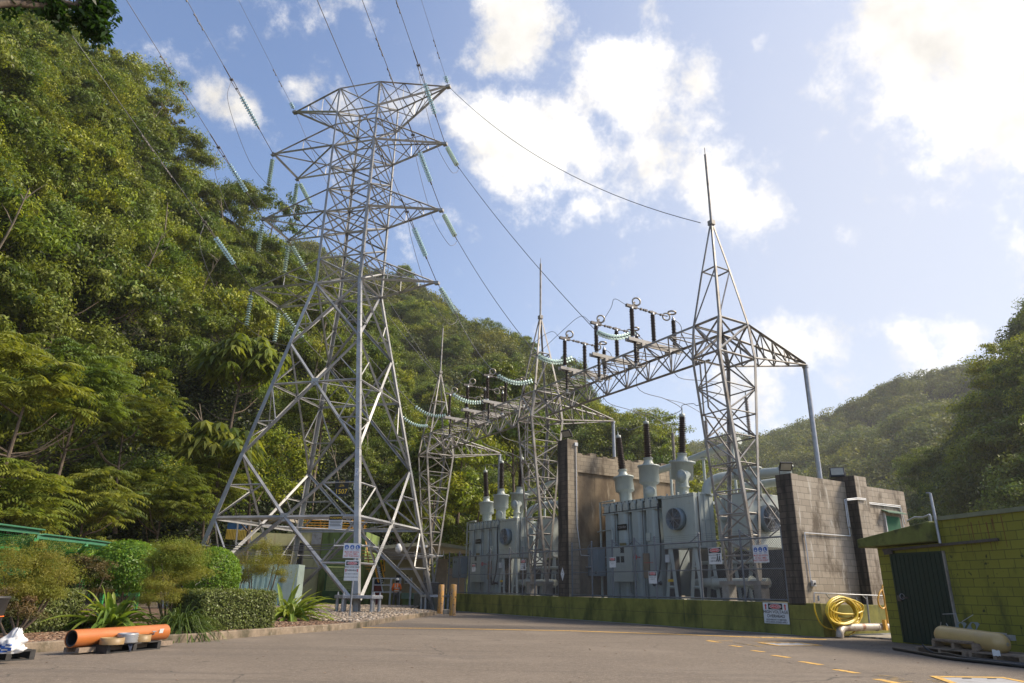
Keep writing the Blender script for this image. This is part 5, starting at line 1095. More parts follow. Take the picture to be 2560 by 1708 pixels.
# signs on their own post at the gravel corner
pb = G(*c1(1155, 1092)); pr = root('sign_post', 'slim grey sign post standing on gravel by the front tower leg', 'post', pb); ph = onplane(*c1(1180, 530), pb, Vector((0, 1, 0))).z
mb = MB(); mb.tube([pb, Vector((pb.x, pb.y, ph))], .035, 10); mb.build('pole', 'pipe', pr)
Xs = Vector((1, .1, 0)).normalized(); pf = pb+Vector((0, -.05, 0))
c = onplane(*c1(1175, 578), pf, Vector((0, 1, 0))); sign('safety_sign', 'upper sign of the gravel post with three blue circles and red text', c, Xs, .66, .55, ppe(.66, .55))
c = onplane(*c1(1173, 723), pf, Vector((0, 1, 0))); it = [('r', -.23, .19, .23, .33, 'black'), ('e', 0, .26, .20, .06, 'white'), ('e', 0, .26, .185, .048, 'red'), ('t', 0, .26, .08, 'DANGER', 'white', .03), ('t', 0, .12, .085, 'HIGH VOLTAGE', 'black', .02), ('t', 0, 0, .085, 'OVERHEAD', 'black', .02), ('a', -.22, 0, .055, 'red'), ('a', .22, 0, .055, 'red'), ('t', 0, -.13, .045, 'LINE HEIGHT 9.9 METRES', 'black'), ('t', 0, -.25, .045, 'EXCLUSION ZONES APPLY', 'black')]
sign('danger_sign', 'lower sign of the gravel post reading danger high voltage overhead', c, Xs, .54, .75, it)
# ------------------------------------------------------------------ foliage generators
G1 = [(.022, .045, .010), (.09, .145, .018), (.17, .215, .022), (.26, .265, .025), (.12, .17, .025), (.065, .105, .020), (.17, .19, .03), (.12, .17, .035)]
M['leafA'] = leafmat('rainforest_leaves', G1, .45, .30, .55)
M['leafB'] = leafmat('glossy_fronds', [(.08, .13, .03), (.15, .20, .04), (.09, .13, .04), (.21, .22, .04), (.12, .16, .03)], .36, .38, .4)
M['leafDark'] = leafmat('shade_painted_leaves', [(.006, .012, .004), (.014, .024, .007), (.03, .042, .012)], .5, .25, .5)  # very dark ramp paints the shade under the canopy into the leaves
M['leafFar'] = leafmat('distant_canopy', [(.05, .08, .022), (.085, .115, .025), (.14, .155, .03), (.10, .11, .04), (.065, .095, .03), (.19, .18, .035)], .55, .35, .35)
M['leafHaze'] = leafmat('haze_tinted_canopy', [(.06, .085, .04), (.095, .125, .045), (.17, .17, .045), (.075, .105, .045)], .6, .35, .3)  # paler ramp carries part of the far hill's haze in its colour
M['earth'] = layer(mat('forest_floor', (.018, .020, .010), .95, 0, .5, .5), (.035, .024, .014), .2, .5, .7)

M['palebark'] = mat('pale_bark', (.21, .17, .13), .85, 0, .3, 4)
def leaf_quads(rg, C_, Nn, size, aspect=.45, droop=.35, spread=.6):
    """kite-shaped leaves at points C_ with outward normals Nn"""
    n = len(C_); sz = size*rg.uniform(.65, 1.35, n)[:, None]
    nr = Nn+rg.normal(0, spread, (n, 3)); nr[:, 2] += .35; nr /= np.linalg.norm(nr, axis=1)[:, None]
    d = rg.normal(0, 1, (n, 3)); d[:, 2] -= droop; d -= nr*(d*nr).sum(1)[:, None]; d /= np.linalg.norm(d, axis=1)[:, None]
    w = np.cross(nr, d)*sz*aspect; d = d*sz
    V_ = np.stack([C_, C_+d*.45+w*.5+nr*sz*.06, C_+d-nr*sz*.12, C_+d*.45-w*.5+nr*sz*.06], 1)
    return V_.reshape(-1, 3)
def fq(n): return np.arange(n*4, dtype=np.int32).reshape(-1, 4)
def sph(rg, n, lowcut=-.5):
    p = rg.normal(0, 1, (int(n*1.8)+20, 3)); p /= np.linalg.norm(p, axis=1)[:, None]; p = p[p[:, 2] > lowcut][:n]; return p
def crown_pts(rg, R3, nblob, per, br=.36, low=-.35, hollow=.35):
    """leaf points on many small clumps spread through an ellipsoid crown; returns points, normals, clump tint"""
    c = sph(rg, nblob, low)*rg.uniform(hollow, 1, (nblob, 1))**.55; c = c[:nblob]; P, Nn, Tt = [], [], []
    for k in range(len(c)):
        r = br*rg.uniform(.45, 1.35); s = sph(rg, per, -.6); rad = r*rg.uniform(.25, 1.12, (len(s), 1))*rg.uniform(.6, 1.45, (1, 3))
        P.append((c[k]+s*rad*np.array([1, 1, .7]))*R3); Nn.append(s); Tt.append(np.full(len(s), rg.uniform(0, .35)))
    return np.concatenate(P), np.concatenate(Nn), np.concatenate(Tt)
def trunk_mb(rg, h, r, lean=(0, 0), limbs=4, spread=2.0, top=.9):
    mb = MB(); b = Vector((0, 0, -1.2)); t = Vector((lean[0], lean[1], h*top)); pts = [b, b.lerp(t, .4)+Vector((rg.uniform(-.2, .2), rg.uniform(-.2, .2), 0)), t]
    mb.tube(smooth(pts, 4), [r*(1-.6*i/8) for i in range(9)], 7, False)
    for k in range(limbs):
        a = rg.uniform(0, 6.28); s = pts[1].lerp(t, rg.uniform(.1, .9)); e = s+Vector((math.cos(a)*spread, math.sin(a)*spread, rg.uniform(.5, 1.2)*spread*.8))
        mb.tube(smooth([s, s.lerp(e, .5)+Vector((0, 0, -.15*spread)), e], 3), [r*.38*(1-.7*i/6) for i in range(7)], 5, False)
    return mb
def tree_proto(seed, R3, nblob, per, leaf, m='leafA', h=5.0, br=.36, low=-.35, tr=.16, aspect=.45, droop=.35, limbs=4):
    rg = np.random.default_rng(seed); P, Nn, Tt = crown_pts(rg, np.array(R3), nblob, per, br, low); P[:, 2] += h
    V_ = leaf_quads(rg, P, Nn, leaf, aspect, droop); o = npmesh('crown', V_, fq(len(P)), M[m], tint=np.repeat(Tt, 4), link=False)
    t = trunk_mb(rg, h, tr, (rg.uniform(-.6, .6), rg.uniform(-.6, .6)), limbs, R3[0]*.6); tm = bpy.data.meshes.new('trunk'); tm.from_pydata([tuple(v) for v in t.v], [], t.f); tm.materials.append(M['bark']); tm.polygons.foreach_set('use_smooth', t.smooth)
    return o.data, tm
def put_tree(proto, p, sc, rz, label, name='rainforest_tree', group='rainforest trees on the near slope', cat='tree', trunk=True, scz=None):
    r = root(name, label, cat, p, group); cm, tm = proto
    for nm, me in (('crown', cm), ('trunk', tm)):
        if nm == 'trunk' and not trunk: continue
        o = bpy.data.objects.new(nm, me); COL.objects.link(o); o.parent = r; o.scale = (sc, sc, scz or sc); o.rotation_euler = (0, 0, rz)
    return r
# pinnate (feathery) and palmate (umbrella) crowns for the nearest trees
def frond_pts(rg, base, d, L, npair, leafl, aspect=.30, droop=.9):
    """one drooping frond: leaflets in pairs along a curved stalk"""
    V_ = []; d = d/np.linalg.norm(d); side = np.cross(d, [0, 0, 1]); side /= (np.linalg.norm(side)+1e-6)
    for k in range(npair):
        f = (k+.5)/npair; c = base+d*L*f+np.array([0, 0, -droop*L*f*f*.45]); tg = d+np.array([0, 0, -droop*f*.9]); tg /= np.linalg.norm(tg); l = leafl*(1-.75*abs(f-.45)**1.3)
        for s in (-1, 1):
            dl = side*s*.85+tg*.5+np.array([0, 0, -.42])+rg.normal(0, .08, 3); dl = dl/np.linalg.norm(dl)*l; w = tg*l*aspect*.5
            V_.append([c, c+dl*.45+w, c+dl+np.array([0, 0, -l*.1]), c+dl*.45-w])
    return V_
def frond_tree(seed, R3, nrose, nfr, L, npair, leafl, h, m='leafB', aspect=.30):
    rg = np.random.default_rng(seed); V_, Tt = [], []
    for k in range(nrose):
        s = sph(rg, 1, -.2)[0]*np.array(R3)*rg.uniform(.45, 1); c = s+np.array([0, 0, h]); t = rg.uniform(0, .35)
        for j in range(nfr):
            a = rg.uniform(0, 6.28); d = np.array([math.cos(a), math.sin(a), rg.uniform(-.05, .75)]); q = frond_pts(rg, c, d, L*rg.uniform(.7, 1.15), npair, leafl, aspect); V_ += q; Tt += [t+rg.uniform(0, .1)]*len(q)
    V_ = np.array(V_).reshape(-1, 3); o = npmesh('crown', V_, fq(len(Tt)), M[m], tint=np.repeat(Tt, 4), link=False)
    t = trunk_mb(rg, h, .12, (rg.uniform(-1, 1), rg.uniform(-.5, .5)), 6, R3[0]*.7); tm = bpy.data.meshes.new('trunk'); tm.from_pydata([tuple(v) for v in t.v], [], t.f); tm.materials.append(M['bark'])
    return o.data, tm
def palmate_tree(seed, R3, nwh, nlf, leafl, h, m='leafB'):
    rg = np.random.default_rng(seed); V_, Tt = [], []
    for k in range(nwh):
        s = sph(rg, 1, -.1)[0]*np.array(R3)*rg.uniform(.55, 1); c = s+np.array([0, 0, h]); t = rg.uniform(0, .3)
        for j in range(nlf):
            a = 6.28*j/nlf+rg.uniform(-.2, .2); dl = np.array([math.cos(a), math.sin(a), -.55-rg.uniform(0, .5)])*leafl*rg.uniform(.8, 1.1); w = np.array([-math.sin(a), math.cos(a), 0])*leafl*.15
            V_.append([c, c+dl*.5+w+np.array([0, 0, leafl*.12]), c+dl+np.array([0, 0, -leafl*.15]), c+dl*.5-w+np.array([0, 0, leafl*.12])]); Tt.append(t)
    V_ = np.array(V_).reshape(-1, 3); o = npmesh('crown', V_, fq(len(Tt)), M[m], tint=np.repeat(Tt, 4), link=False)
    t = trunk_mb(rg, h, .12, (0, 0), 7, R3[0]*.7); tm = bpy.data.meshes.new('trunk'); tm.from_pydata([tuple(v) for v in t.v], [], t.f); tm.materials.append(M['bark'])
    return o.data, tm

# ------------------------------------------------------------------ hills as lofted slopes: azimuth -> foot distance, ridge distance, ridge elevation
def interp(x, tab): return float(np.interp(x, [t[0] for t in tab], [t[1] for t in tab]))
class Hill:
    def __init__(s, foot, ridge, elev, pw=1.0, nz=2.5, nsc=.035, drop=0, base=GZ):
        s.foot, s.ridge, s.elev, s.pw, s.nz, s.nsc, s.drop, s.base = foot, ridge, elev, pw, nz, nsc, drop, base
    def pt(s, az, f):
        r0, r1, e = interp(az, s.foot), interp(az, s.ridge), interp(az, s.elev); zt = H+r1*math.tan(R(e))-s.drop
        if f <= 1: r = r0+(r1-r0)*f; z = s.base+(zt-s.base)*f**s.pw
        else: r = r1+(r1-r0)*(f-1); z = zt-(zt-s.base)*((f-1)**1.3)*.8
        k = max(0, min(1, f*4)); x, y = r*math.sin(R(az)), r*math.cos(R(az))
        z += k*(1 if f < .97 else .3)*s.nz*(noise.noise(Vector((x*s.nsc, y*s.nsc, z*s.nsc)))*2); return Vector((x, y, max(z, s.base-.5)))
    def mesh(s, name, a0, a1, na, nf, m='earth', fm=1.5):
        vs = [s.pt(a0+(a1-a0)*i/na, fm*j/nf) for i in range(na+1) for j in range(nf+1)]; w = nf+1
        fs = [(i*w+j, (i+1)*w+j, (i+1)*w+j+1, i*w+j+1) for i in range(na) for j in range(nf)]
        mb = MB(); mb.add(vs, fs, True); return mb.build(name, m, kind='structure')
h1 = Hill([(-60, 30), (-44, 36), (-38, 44), (-30, 52), (-22, 62), (-12, 70), (-3, 84)], [(-60, 80), (-44, 88), (-30, 95), (-18, 98), (-10, 108), (-3, 112)],
          [(-60, 42), (-44.8, 40.0), (-39.8, 37.1), (-37, 36.1), (-34.2, 34.5), (-31.6, 32.8), (-29.2, 32.3), (-27.9, 31.1), (-23.4, 29.7), (-21.3, 28.4), (-17.7, 26.0), (-14, 22.8), (-9.8, 17), (-6.8, 11), (-4.3, 4), (-3, 1)], .92, 3.0, .045, 6.5)
h2 = Hill([(-22, 120), (-8, 105), (0, 96), (10, 100), (18, 110)], [(-22, 230), (-10, 225), (0, 205), (8, 175), (16, 150)],
          [(-22, 27.5), (-17.7, 26.6), (-14.1, 25.3), (-10.2, 24.4), (-7, 23.2), (-5, 21.9), (-1.5, 20.9), (1.7, 19.0), (6.9, 15.2), (9.4, 13.1), (11.4, 10.6), (12.7, 8.8), (14.6, 6.2), (17, 2)], .95, 5, .022, 7)
h3 = Hill([(4, 250), (20, 230), (46, 200)], [(4, 520), (16, 480), (30, 440), (46, 400)], [(4, 8.5), (9.3, 9.3), (12.8, 9.9), (16.7, 11.0), (20.3, 11.6), (25, 13.3), (30.8, 15.3), (36.5, 15.4), (46, 15)], 1.0, 8, .012, 7)
h4 = Hill([(22, 170), (28, 120), (34, 95), (50, 70)], [(22, 200), (26, 195), (30, 190), (34, 185), (38, 175), (50, 160)], [(22, .3), (25.4, 3.2), (28.8, 5.0), (31.6, 8.4), (34.5, 10.6), (36.4, 13.2), (37.7, 16.4), (38.8, 18.8), (50, 27)], .95, 5, .03, 6)
h1.mesh('near_hillside', -60, -3, 90, 40); h2.mesh('far_hillside', -22, 17, 60, 30); h3.mesh('hazy_hillside', 4, 46, 60, 24); h4.mesh('right_hillside', 22, 50, 50, 24)

protos = [tree_proto(100+k, (rx, rx*.95, rz), nb, int(per*2.1), lf*.62, h=hh, br=b_, aspect=asp, droop=dr) for k, (rx, rz, nb, per, lf, hh, b_, asp, dr) in enumerate([
    (3.6, 3.0, 42, 150, .42, 4.6, .34, .5, .3), (4.2, 2.6, 48, 150, .40, 5.0, .30, .45, .5), (3.2, 3.8, 44, 150, .38, 5.0, .32, .5, .2), (4.6, 2.2, 52, 130, .44, 5.6, .27, .42, .6),
    (3.8, 3.4, 60, 110, .34, 4.8, .26, .5, .4), (3.0, 2.6, 30, 190, .50, 4.0, .40, .55, .4), (4.0, 3.0, 36, 140, .55, 5.0, .33, .38, .8), (2.2, 4.6, 50, 110, .36, 5.2, .30, .5, 1.3), (2.8, 4.0, 46, 120, .30, 5.0, .25, .5, 1.2), (4.4, 2.4, 40, 60, .42, 5.8, .20, .5, .5), (5.2, 2.8, 80, 100, .30, 5.4, .22, .55, .3)])]
rg = random.Random(21); placed = 0
cand = []
for i in range(150):
    az = -52+i*(47.5/150)
    for j in range(26):
        f = (j+rg.random())/26*1.03; a = az+rg.uniform(-.5, .5); p = h1.pt(a, f); cand.append((p, a, f))
rg.shuffle(cand); chosen = []
def treelab(a, f):
    row = 'on the skyline' if f > .93 else 'high on the near slope' if f > .66 else 'half way up the near slope' if f > .4 else 'low on the near slope' if f > .15 else 'at the foot of the near slope'
    col = 'at the far left' if a < -38 else 'left of the tower' if a < -27 else 'just left of the tower arms' if a < -20 else 'behind the tower' if a < -11 else 'right of the tower'
    return 'leafy rainforest tree '+row+' '+col
for p, a, f in cand:
    D = math.hypot(p.x, p.y); gap = 3.9 if D < 60 else 4.5
    if len(chosen) >= 285: break
    if -25 < a < -8 and f < .24: continue
    if all((p-q[0]).length > gap for q in chosen): chosen.append((p, a, f))
for p, a, f in chosen:
    D = math.hypot(p.x, p.y); sc = rg.uniform(.75, 1.25)*(1.0 if D > 55 else .9); low = f < .12
    if low and a > -26: sc *= .8
    put_tree(rg.choice(protos), p-UP*2.2*sc, sc, rg.uniform(0, 6.28), treelab(a, f), scz=sc*rg.uniform(.85, 1.25))
# understory leaves over the slope (nobody could count them)
def slope_leaves(name, h, a0, a1, n, size, m, label, seed, f0=0, f1=1.02, lift=(0, 1.6), aspect=.5):
    rg = np.random.default_rng(seed); P = np.array([list(h.pt(rg.uniform(a0, a1), rg.uniform(f0, f1))) for _ in range(n//26)])
    P = np.repeat(P, 26, 0)+rg.normal(0, .55, (len(P)*26, 3))*np.array([1.3, 1.3, 1.0]); P[:, 2] += rg.uniform(*lift, len(P))
    Nn = np.tile(np.array([[0.2, -.7, .6]]), (len(P), 1)); V_ = leaf_quads(rg, P, Nn, size, aspect)
    o = npmesh(name, V_, fq(len(P)), M[m], tint=np.repeat(np.repeat(rg.uniform(0, 1, len(P)//26), 26), 4)); tag(o, label, 'vegetation', kind='stuff'); return o
slope_leaves('understory', h1, -52, -4, 230000, .30, 'leafA', 'dense understory and creepers covering the near slope', 5)
slope_leaves('shade_painted_understory', h1, -32, -6, 110000, .34, 'leafDark', 'undergrowth at the foot of the near slope, shade painted into its leaf colour', 6, 0, .26, (.3, 3.2))
# distant canopies as single masses
def canopy(name, h, a0, a1, n, rc, per, leaf, m, label, seed, f0=.0, f1=1.03, zs=.8, lift=2.5):
    rg = np.random.default_rng(seed); P, Nn, Tt = [], [], []
    for k in range(n):
        a = rg.uniform(a0, a1); f = rg.uniform(f0, f1)
        if k % 6 == 0: f = rg.uniform(.95, 1.02)
        c = np.array(h.pt(a, f)); r = rc*rg.uniform(.6, 1.35)*(.8 if k % 6 == 0 else 1); t = rg.uniform(0, 1); nb = 7
        for b in sph(rg, nb, -.1):
            s = sph(rg, per//nb, -.5); q = (b*.55+s*.5*rg.uniform(.7, 1.1, (len(s), 1)))*r*np.array([1, 1, zs]); P.append(c+q+np.array([0, 0, lift])); Nn.append(s); Tt.append(np.full(len(s), t+rg.uniform(0, .12)))
    P, Nn, Tt = np.concatenate(P), np.concatenate(Nn), np.concatenate(Tt); V_ = leaf_quads(rg, P, Nn, leaf, .6, .2)
    o = npmesh(name, V_, fq(len(P)), M[m], tint=np.repeat(Tt, 4)); tag(o, label, 'forest', kind='stuff'); return o
canopy('forest_canopy', h2, -20, 16.5, 950, 5.2, 760, .62, 'leafFar', 'forest covering the ridge behind the gantry', 31)
canopy('hazy_forest_canopy', h3, 5, 45, 1100, 8.5, 520, 1.1, 'leafHaze', 'hazy forest covering the distant hill at the right', 32, .1)
canopy('right_forest_canopy', h4, 23, 46, 620, 5.0, 700, .62, 'leafFar', 'forest covering the darker nearer hill at the right edge', 33)

# individual crowns on the farther slopes
for h, a0, a1, n, s0, lab, f1 in ((h2, -16, 14, 75, 1.45, 'tree crown on the ridge slope behind the gantry', 1.0), (h4, 26, 44, 45, 1.35, 'tree crown on the dark slope at right edge', 1.0)):
    for k in range(n):
        a, f = rg.uniform(a0, a1), rg.uniform(0, 1)**1.4*f1; p = h.pt(a, f); sc = s0*rg.uniform(.75, 1.3)
        put_tree(rg.choice(protos), p-UP*1.0*sc, sc, rg.uniform(0, 6.28), lab+(', high up' if f > .55 else ', mid height' if f > .22 else ', low down')+(', left part' if a < a0+(a1-a0)/3 else ', right part' if a > a0+(a1-a0)*2/3 else ''), 'rainforest_tree', lab+'s', trunk=False)
# ------------------------------------------------------------------ trees that stand out
def at_h1(px, py, f): 
    r = ray(px, py); a = math.degrees(math.atan2(r.x, r.y)); return h1.pt(a, f)
fr1 = frond_tree(51, (2.9, 2.4, 3.0), 58, 7, 1.25, 8, .36, 4.8, aspect=.36); fr2 = frond_tree(52, (2.3, 2.0, 2.2), 44, 7, 1.15, 8, .33, 3.8, aspect=.36)
pm1 = palmate_tree(53, (2.6, 2.3, 2.6), 95, 9, .85, 4.8); pm2 = palmate_tree(54, (2.2, 2.0, 1.7), 60, 8, .80, 3.6)
def near_tree(proto, px, py, D, lab, sc=1, rz=0, hc=4.6, name='frond_tree', grp=None):
    """stand a tree so that its crown centre appears where the photo has it, at distance D"""
    c = atd(px, py, D); base = Vector((c.x, c.y, max(GZ, c.z-hc*sc))); return put_tree(proto, base, sc, rz, lab, name, grp)
near_tree(fr1, 20, 1000, 34, 'feathery leaved tree at the left edge, drooping fronds, above the green canopy fence', 1.0, 0)
near_tree(fr1, 190, 1010, 38, 'feathery leaved tree with a yellowing frond left of centre slope', .95, 2)
near_tree(fr2, 50, 1240, 33, 'low feathery tree just above the left end of the green canopy fence', .95, 1)
near_tree(fr2, 430, 1240, 42, 'bright feathery young tree with bent trunk left of the tower', 1.1, 3)
near_tree(fr2, 230, 1240, 38, 'feathery sapling with thin diagonal trunk behind the green canopy fence', 1.0, 5)
near_tree(fr2, 540, 1200, 46, 'feathery tree touching the left leg of the tower', 1.0, 4)
near_tree(fr1, 340, 1080, 46, 'shaded feathery tree in the middle of the left slope foot', 1.0, 4)
near_tree(pm1, 605, 930, 50, 'umbrella tree with drooping star shaped leaf clusters behind the tower left leg', 1.15, 0, name='umbrella_tree')
near_tree(pm2, 560, 1080, 46, 'lower umbrella tree left of the tower leg', 1.15, 1, name='umbrella_tree')
near_tree(pm2, 1000, 1240, 66, 'umbrella tree in shade behind the beige building', 1.5, 2, name='umbrella_tree')
near_tree(protos[4], 640, 1210, 50, 'bushy tree hanging over the dark hollow behind the tower', 1.0, 2, name='rainforest_tree')
near_tree(protos[1], 800, 1040, 62, 'shaded broad crowned tree hanging over the dark hollow', 1.0, 2, name='rainforest_tree')
yt = tree_proto(61, (3.4, 3.0, 2.6), 50, 130, .34, h=4.4, br=.28)
near_tree(yt, 1150, 1130, 62, 'bright green tree behind the farthest gantry column', 1.15, 0, name='rainforest_tree')
near_tree(yt, 1180, 1260, 58, 'yellow green tree beside the farther transformer', .95, 1.2, name='rainforest_tree')
near_tree(yt, 1080, 1180, 64, 'olive tree seen through the farthest gantry column', 1.1, 2.2, name='rainforest_tree')
near_tree(yt, 1290, 1100, 72, 'broad tree behind the middle gantry column', 1.3, 3.2, name='rainforest_tree')
near_tree(yt, 1160, 1350, 60, 'low leafy tree behind the left end of the compound fence', .8, 4.2, name='rainforest_tree')
near_tree(yt, 1240, 960, 84, 'green tree crown behind the ringed disconnectors', 1.3, 2.9, hc=5, name='rainforest_tree')
# bare and leaning trunks that show between the crowns
rgt = random.Random(42)
for k in range(26):
    a = rgt.uniform(-46, -12); f = rgt.uniform(.12, .9); p = h1.pt(a, f); out_ = Vector((-p.x, -p.y, 0)).normalized(); b0_ = p+out_*1.2; e = b0_+out_*rgt.uniform(1.5, 3.2)+Vector((rgt.uniform(-2.2, 2.2), 0, rgt.uniform(4, 7.5))); md = b0_.lerp(e, .5)+Vector((rgt.uniform(-.5, .5), 0, rgt.uniform(-.3, .6)))
    r = root('bare_trunk', 'pale bare leaning trunk showing between the crowns of the near slope', 'tree', b0_, 'bare trunks on the near slope'); mb = MB(); mb.tube(smooth([b0_, md, e], 4), [.12-.09*i/8 for i in range(9)], 6, False)
    for j in range(3): s = md.lerp(e, rgt.uniform(.1, .8)); t = s+Vector((rgt.uniform(-1.4, 1.4), rgt.uniform(-.5, .2), rgt.uniform(.3, 1.5))); mb.tube([s, s.lerp(t, .5)+UP*.1, t], [.045, .03, .012], 5, False)
    mb.build('trunk', 'palebark', r)
# open-crowned tree on the skyline
rgs = np.random.default_rng(77); P, Nn, Tt = crown_pts(rgs, np.array((4.6, 4.2, 2.2)), 60, 40, .16, .05); P[:, 2] += 6.5
sk = npmesh('crown', leaf_quads(rgs, P, Nn, .36, .6), fq(len(P)), M['leafFar'], tint=np.repeat(Tt, 4), link=False).data
mb = trunk_mb(rgs, 6.2, .22, (.6, 0), 10, 3.0); tm = bpy.data.meshes.new('trunk'); tm.from_pydata([tuple(v) for v in mb.v], [], mb.f); tm.materials.append(M['bark'])
c = atd(378, 290, 92); put_tree((sk, tm), c-UP*6.5, 1, 0, 'thin open crowned tree standing out against the sky on the ridge', 'skyline_tree', None)
# overhanging branch at the top left, close to the camera
bp_ = [atd(*q) for q in ((-140, 30, 9), (20, 8, 9), (105, 14, 9.1), (160, 9, 9.1), (188, 14, 9.1), (210, -6, 9.2))]; r = root('overhanging_branch', 'leafy branch reaching in at the top left corner against the sky', 'branch', bp_[0])
mb = MB(); mb.tube(smooth(bp_, 4), .045, 6); mb.tube(smooth([bp_[3], atd(198, 20, 9.1), atd(205, 30, 9.1)], 3), .02, 5); mb.tube(smooth([bp_[2], atd(140, 28, 9.1), atd(148, 55, 9.1)], 3), .015, 5); mb.build('limb', 'bark', r)
rgs = np.random.default_rng(78); P = []
for (x, y, rad, n) in ((228, 15, .17, 260), (248, 20, .18, 260), (215, 45, .16, 240), (235, 60, .17, 240), (245, 78, .13, 160), (262, 12, .12, 130), (262, 88, .08, 70), (205, 42, .10, 100), (100, -5, .2, 160), (140, 5, .10, 90), (148, 40, .10, 110), (155, 62, .05, 40), (130, 25, .07, 60), (60, -10, .2, 150), (20, 0, .2, 150)):
    c = np.array(atd(x, y, 9.1)); P.append(c+rgs.normal(0, rad*.5, (n, 3)))
P = np.concatenate(P); Nn = rgs.normal(0, 1, P.shape); M['leafBranch'] = leafmat('branch_leaves', [(.02, .05, .01), (.05, .09, .015)], .45, .4, .4)
o = npmesh('foliage', np.array(leaf_quads(rgs, P, Nn, .10, .42, .8))-np.array(bp_[0]), fq(len(P)), M['leafBranch'], r, tint=np.zeros(len(P)*4))
HAZE = .00026
# ------------------------------------------------------------------ garden plants
M['crinum'] = leafmat('strap_leaves', [(.09, .16, .03), (.17, .24, .045), (.27, .31, .06)], .35, .35, .2)
M['grassy'] = leafmat('long_grass_leaves', [(.06, .10, .02), (.10, .14, .03), (.04, .07, .015)], .4, .3, .3)
M['topi'] = leafmat('clipped_shrub_leaves', [(.06, .13, .018), (.12, .22, .03), (.19, .28, .04)], .4, .4, .35)
M['hedge'] = leafmat('hedge_leaves', [(.05, .095, .022), (.10, .15, .035), (.16, .19, .06), (.12, .13, .05)], .4, .3, .55)
M['fine'] = leafmat('feathery_shrub_leaves', [(.10, .155, .03), (.14, .19, .035), (.17, .21, .035), (.23, .20, .04)], .55, .4, .3)
M['mixed'] = leafmat('mixed_shrub_leaves', [(.06, .08, .03), (.11, .11, .05), (.05, .07, .02), (.16, .10, .05)], .5, .3, .4)
GB = GZ+KH-.03
def plant_mesh(nm, V_, m, r, tint=None):
    V_ = np.asarray(V_).reshape(-1, 3); n = len(V_)//4; return npmesh(nm, V_-np.array(r.location), fq(n), M[m], r, tint=tint if tint is not None else np.zeros(n*4))
def strap_plant(label, p, n, L, w, seed, m='crinum', lean=(0, 0), name='lily_plant', up0=1.25, cat='plant', curl=1.0):
    rg = np.random.default_rng(seed); r = root(name, label, cat, p); V_, T_ = [], []
    for k in range(n):
        a = rg.uniform(0, 6.28); el = rg.uniform(.35, up0); d = np.array([math.cos(a)*math.cos(el)+lean[0], math.sin(a)*math.cos(el)+lean[1], math.sin(el)]); l = L*rg.uniform(.65, 1.1); c = np.array(p)+np.array([math.cos(a), math.sin(a), 0])*.1+np.array([0, 0, .05]); side = np.cross(d, [0, 0, 1]); side /= np.linalg.norm(side)+1e-6; sg = 7; ww = w*rg.uniform(.7, 1.2); t = rg.uniform(0, 1); pr = None; g = curl*(.5+rg.uniform(.2, 1.0))
        for j in range(sg+1):
            f = j/sg; wd = ww*math.sin(min(1, f*1.6+.18)*math.pi*.5)*(1-f**3)+.002; q = c+d*l*f+np.array([0, 0, -g*l*f*f*.75]); cur = (q-side*wd, q+side*wd, q-np.array([0, 0, wd*.5]))
            if pr is not None: V_ += [pr[0], pr[2], cur[2], cur[0], pr[2], pr[1], cur[1], cur[2]]; T_ += [t]*8
            pr = cur
    plant_mesh('leaves', V_, m, r, np.array(T_)); return r
def gp(px, py, z=GB): return atz(px, py, z)
def bush(label, c, R3, n, leaf, m, seed, name='shrub', shell=.75, aspect=.5, low=-.6, stems=True, blobs=0, box=None, tintr=1.0):
    """c = centre of foliage; a shell of small leaves, roughened by clumps"""
    rg = np.random.default_rng(seed); base = Vector((c[0], c[1], GB)); r = root(name, label, 'shrub', base); R3 = np.array(R3)
    if blobs:
        P, Nn, Tt = crown_pts(rg, R3*.9, blobs, n//blobs, .42, low, .2); P[:, 2] *= 1.15
    else:
        s = sph(rg, n, low); P = s*R3*rg.uniform(shell, 1, (len(s), 1)); Nn = s; Tt = rg.uniform(0, tintr, len(s))
    P = P+np.array(c); V_ = leaf_quads(rg, P, Nn, leaf, aspect, .1); plant_mesh('foliage', V_, m, r, np.repeat(Tt, 4))
    if stems:
        mb = MB()
        for k in range(5): a = rg.uniform(0, 6.28); e = Vector(c)+Vector((math.cos(a)*R3[0]*.6, math.sin(a)*R3[1]*.6, R3[2]*.2)); mb.tube(smooth([base, base.lerp(e, .4)+Vector((.1*math.cos(a), .1, 0)), e], 3), [.03, .028, .025, .02, .018, .015, .01], 5, False)
        mb.build('stems', 'bark', r)
    return r
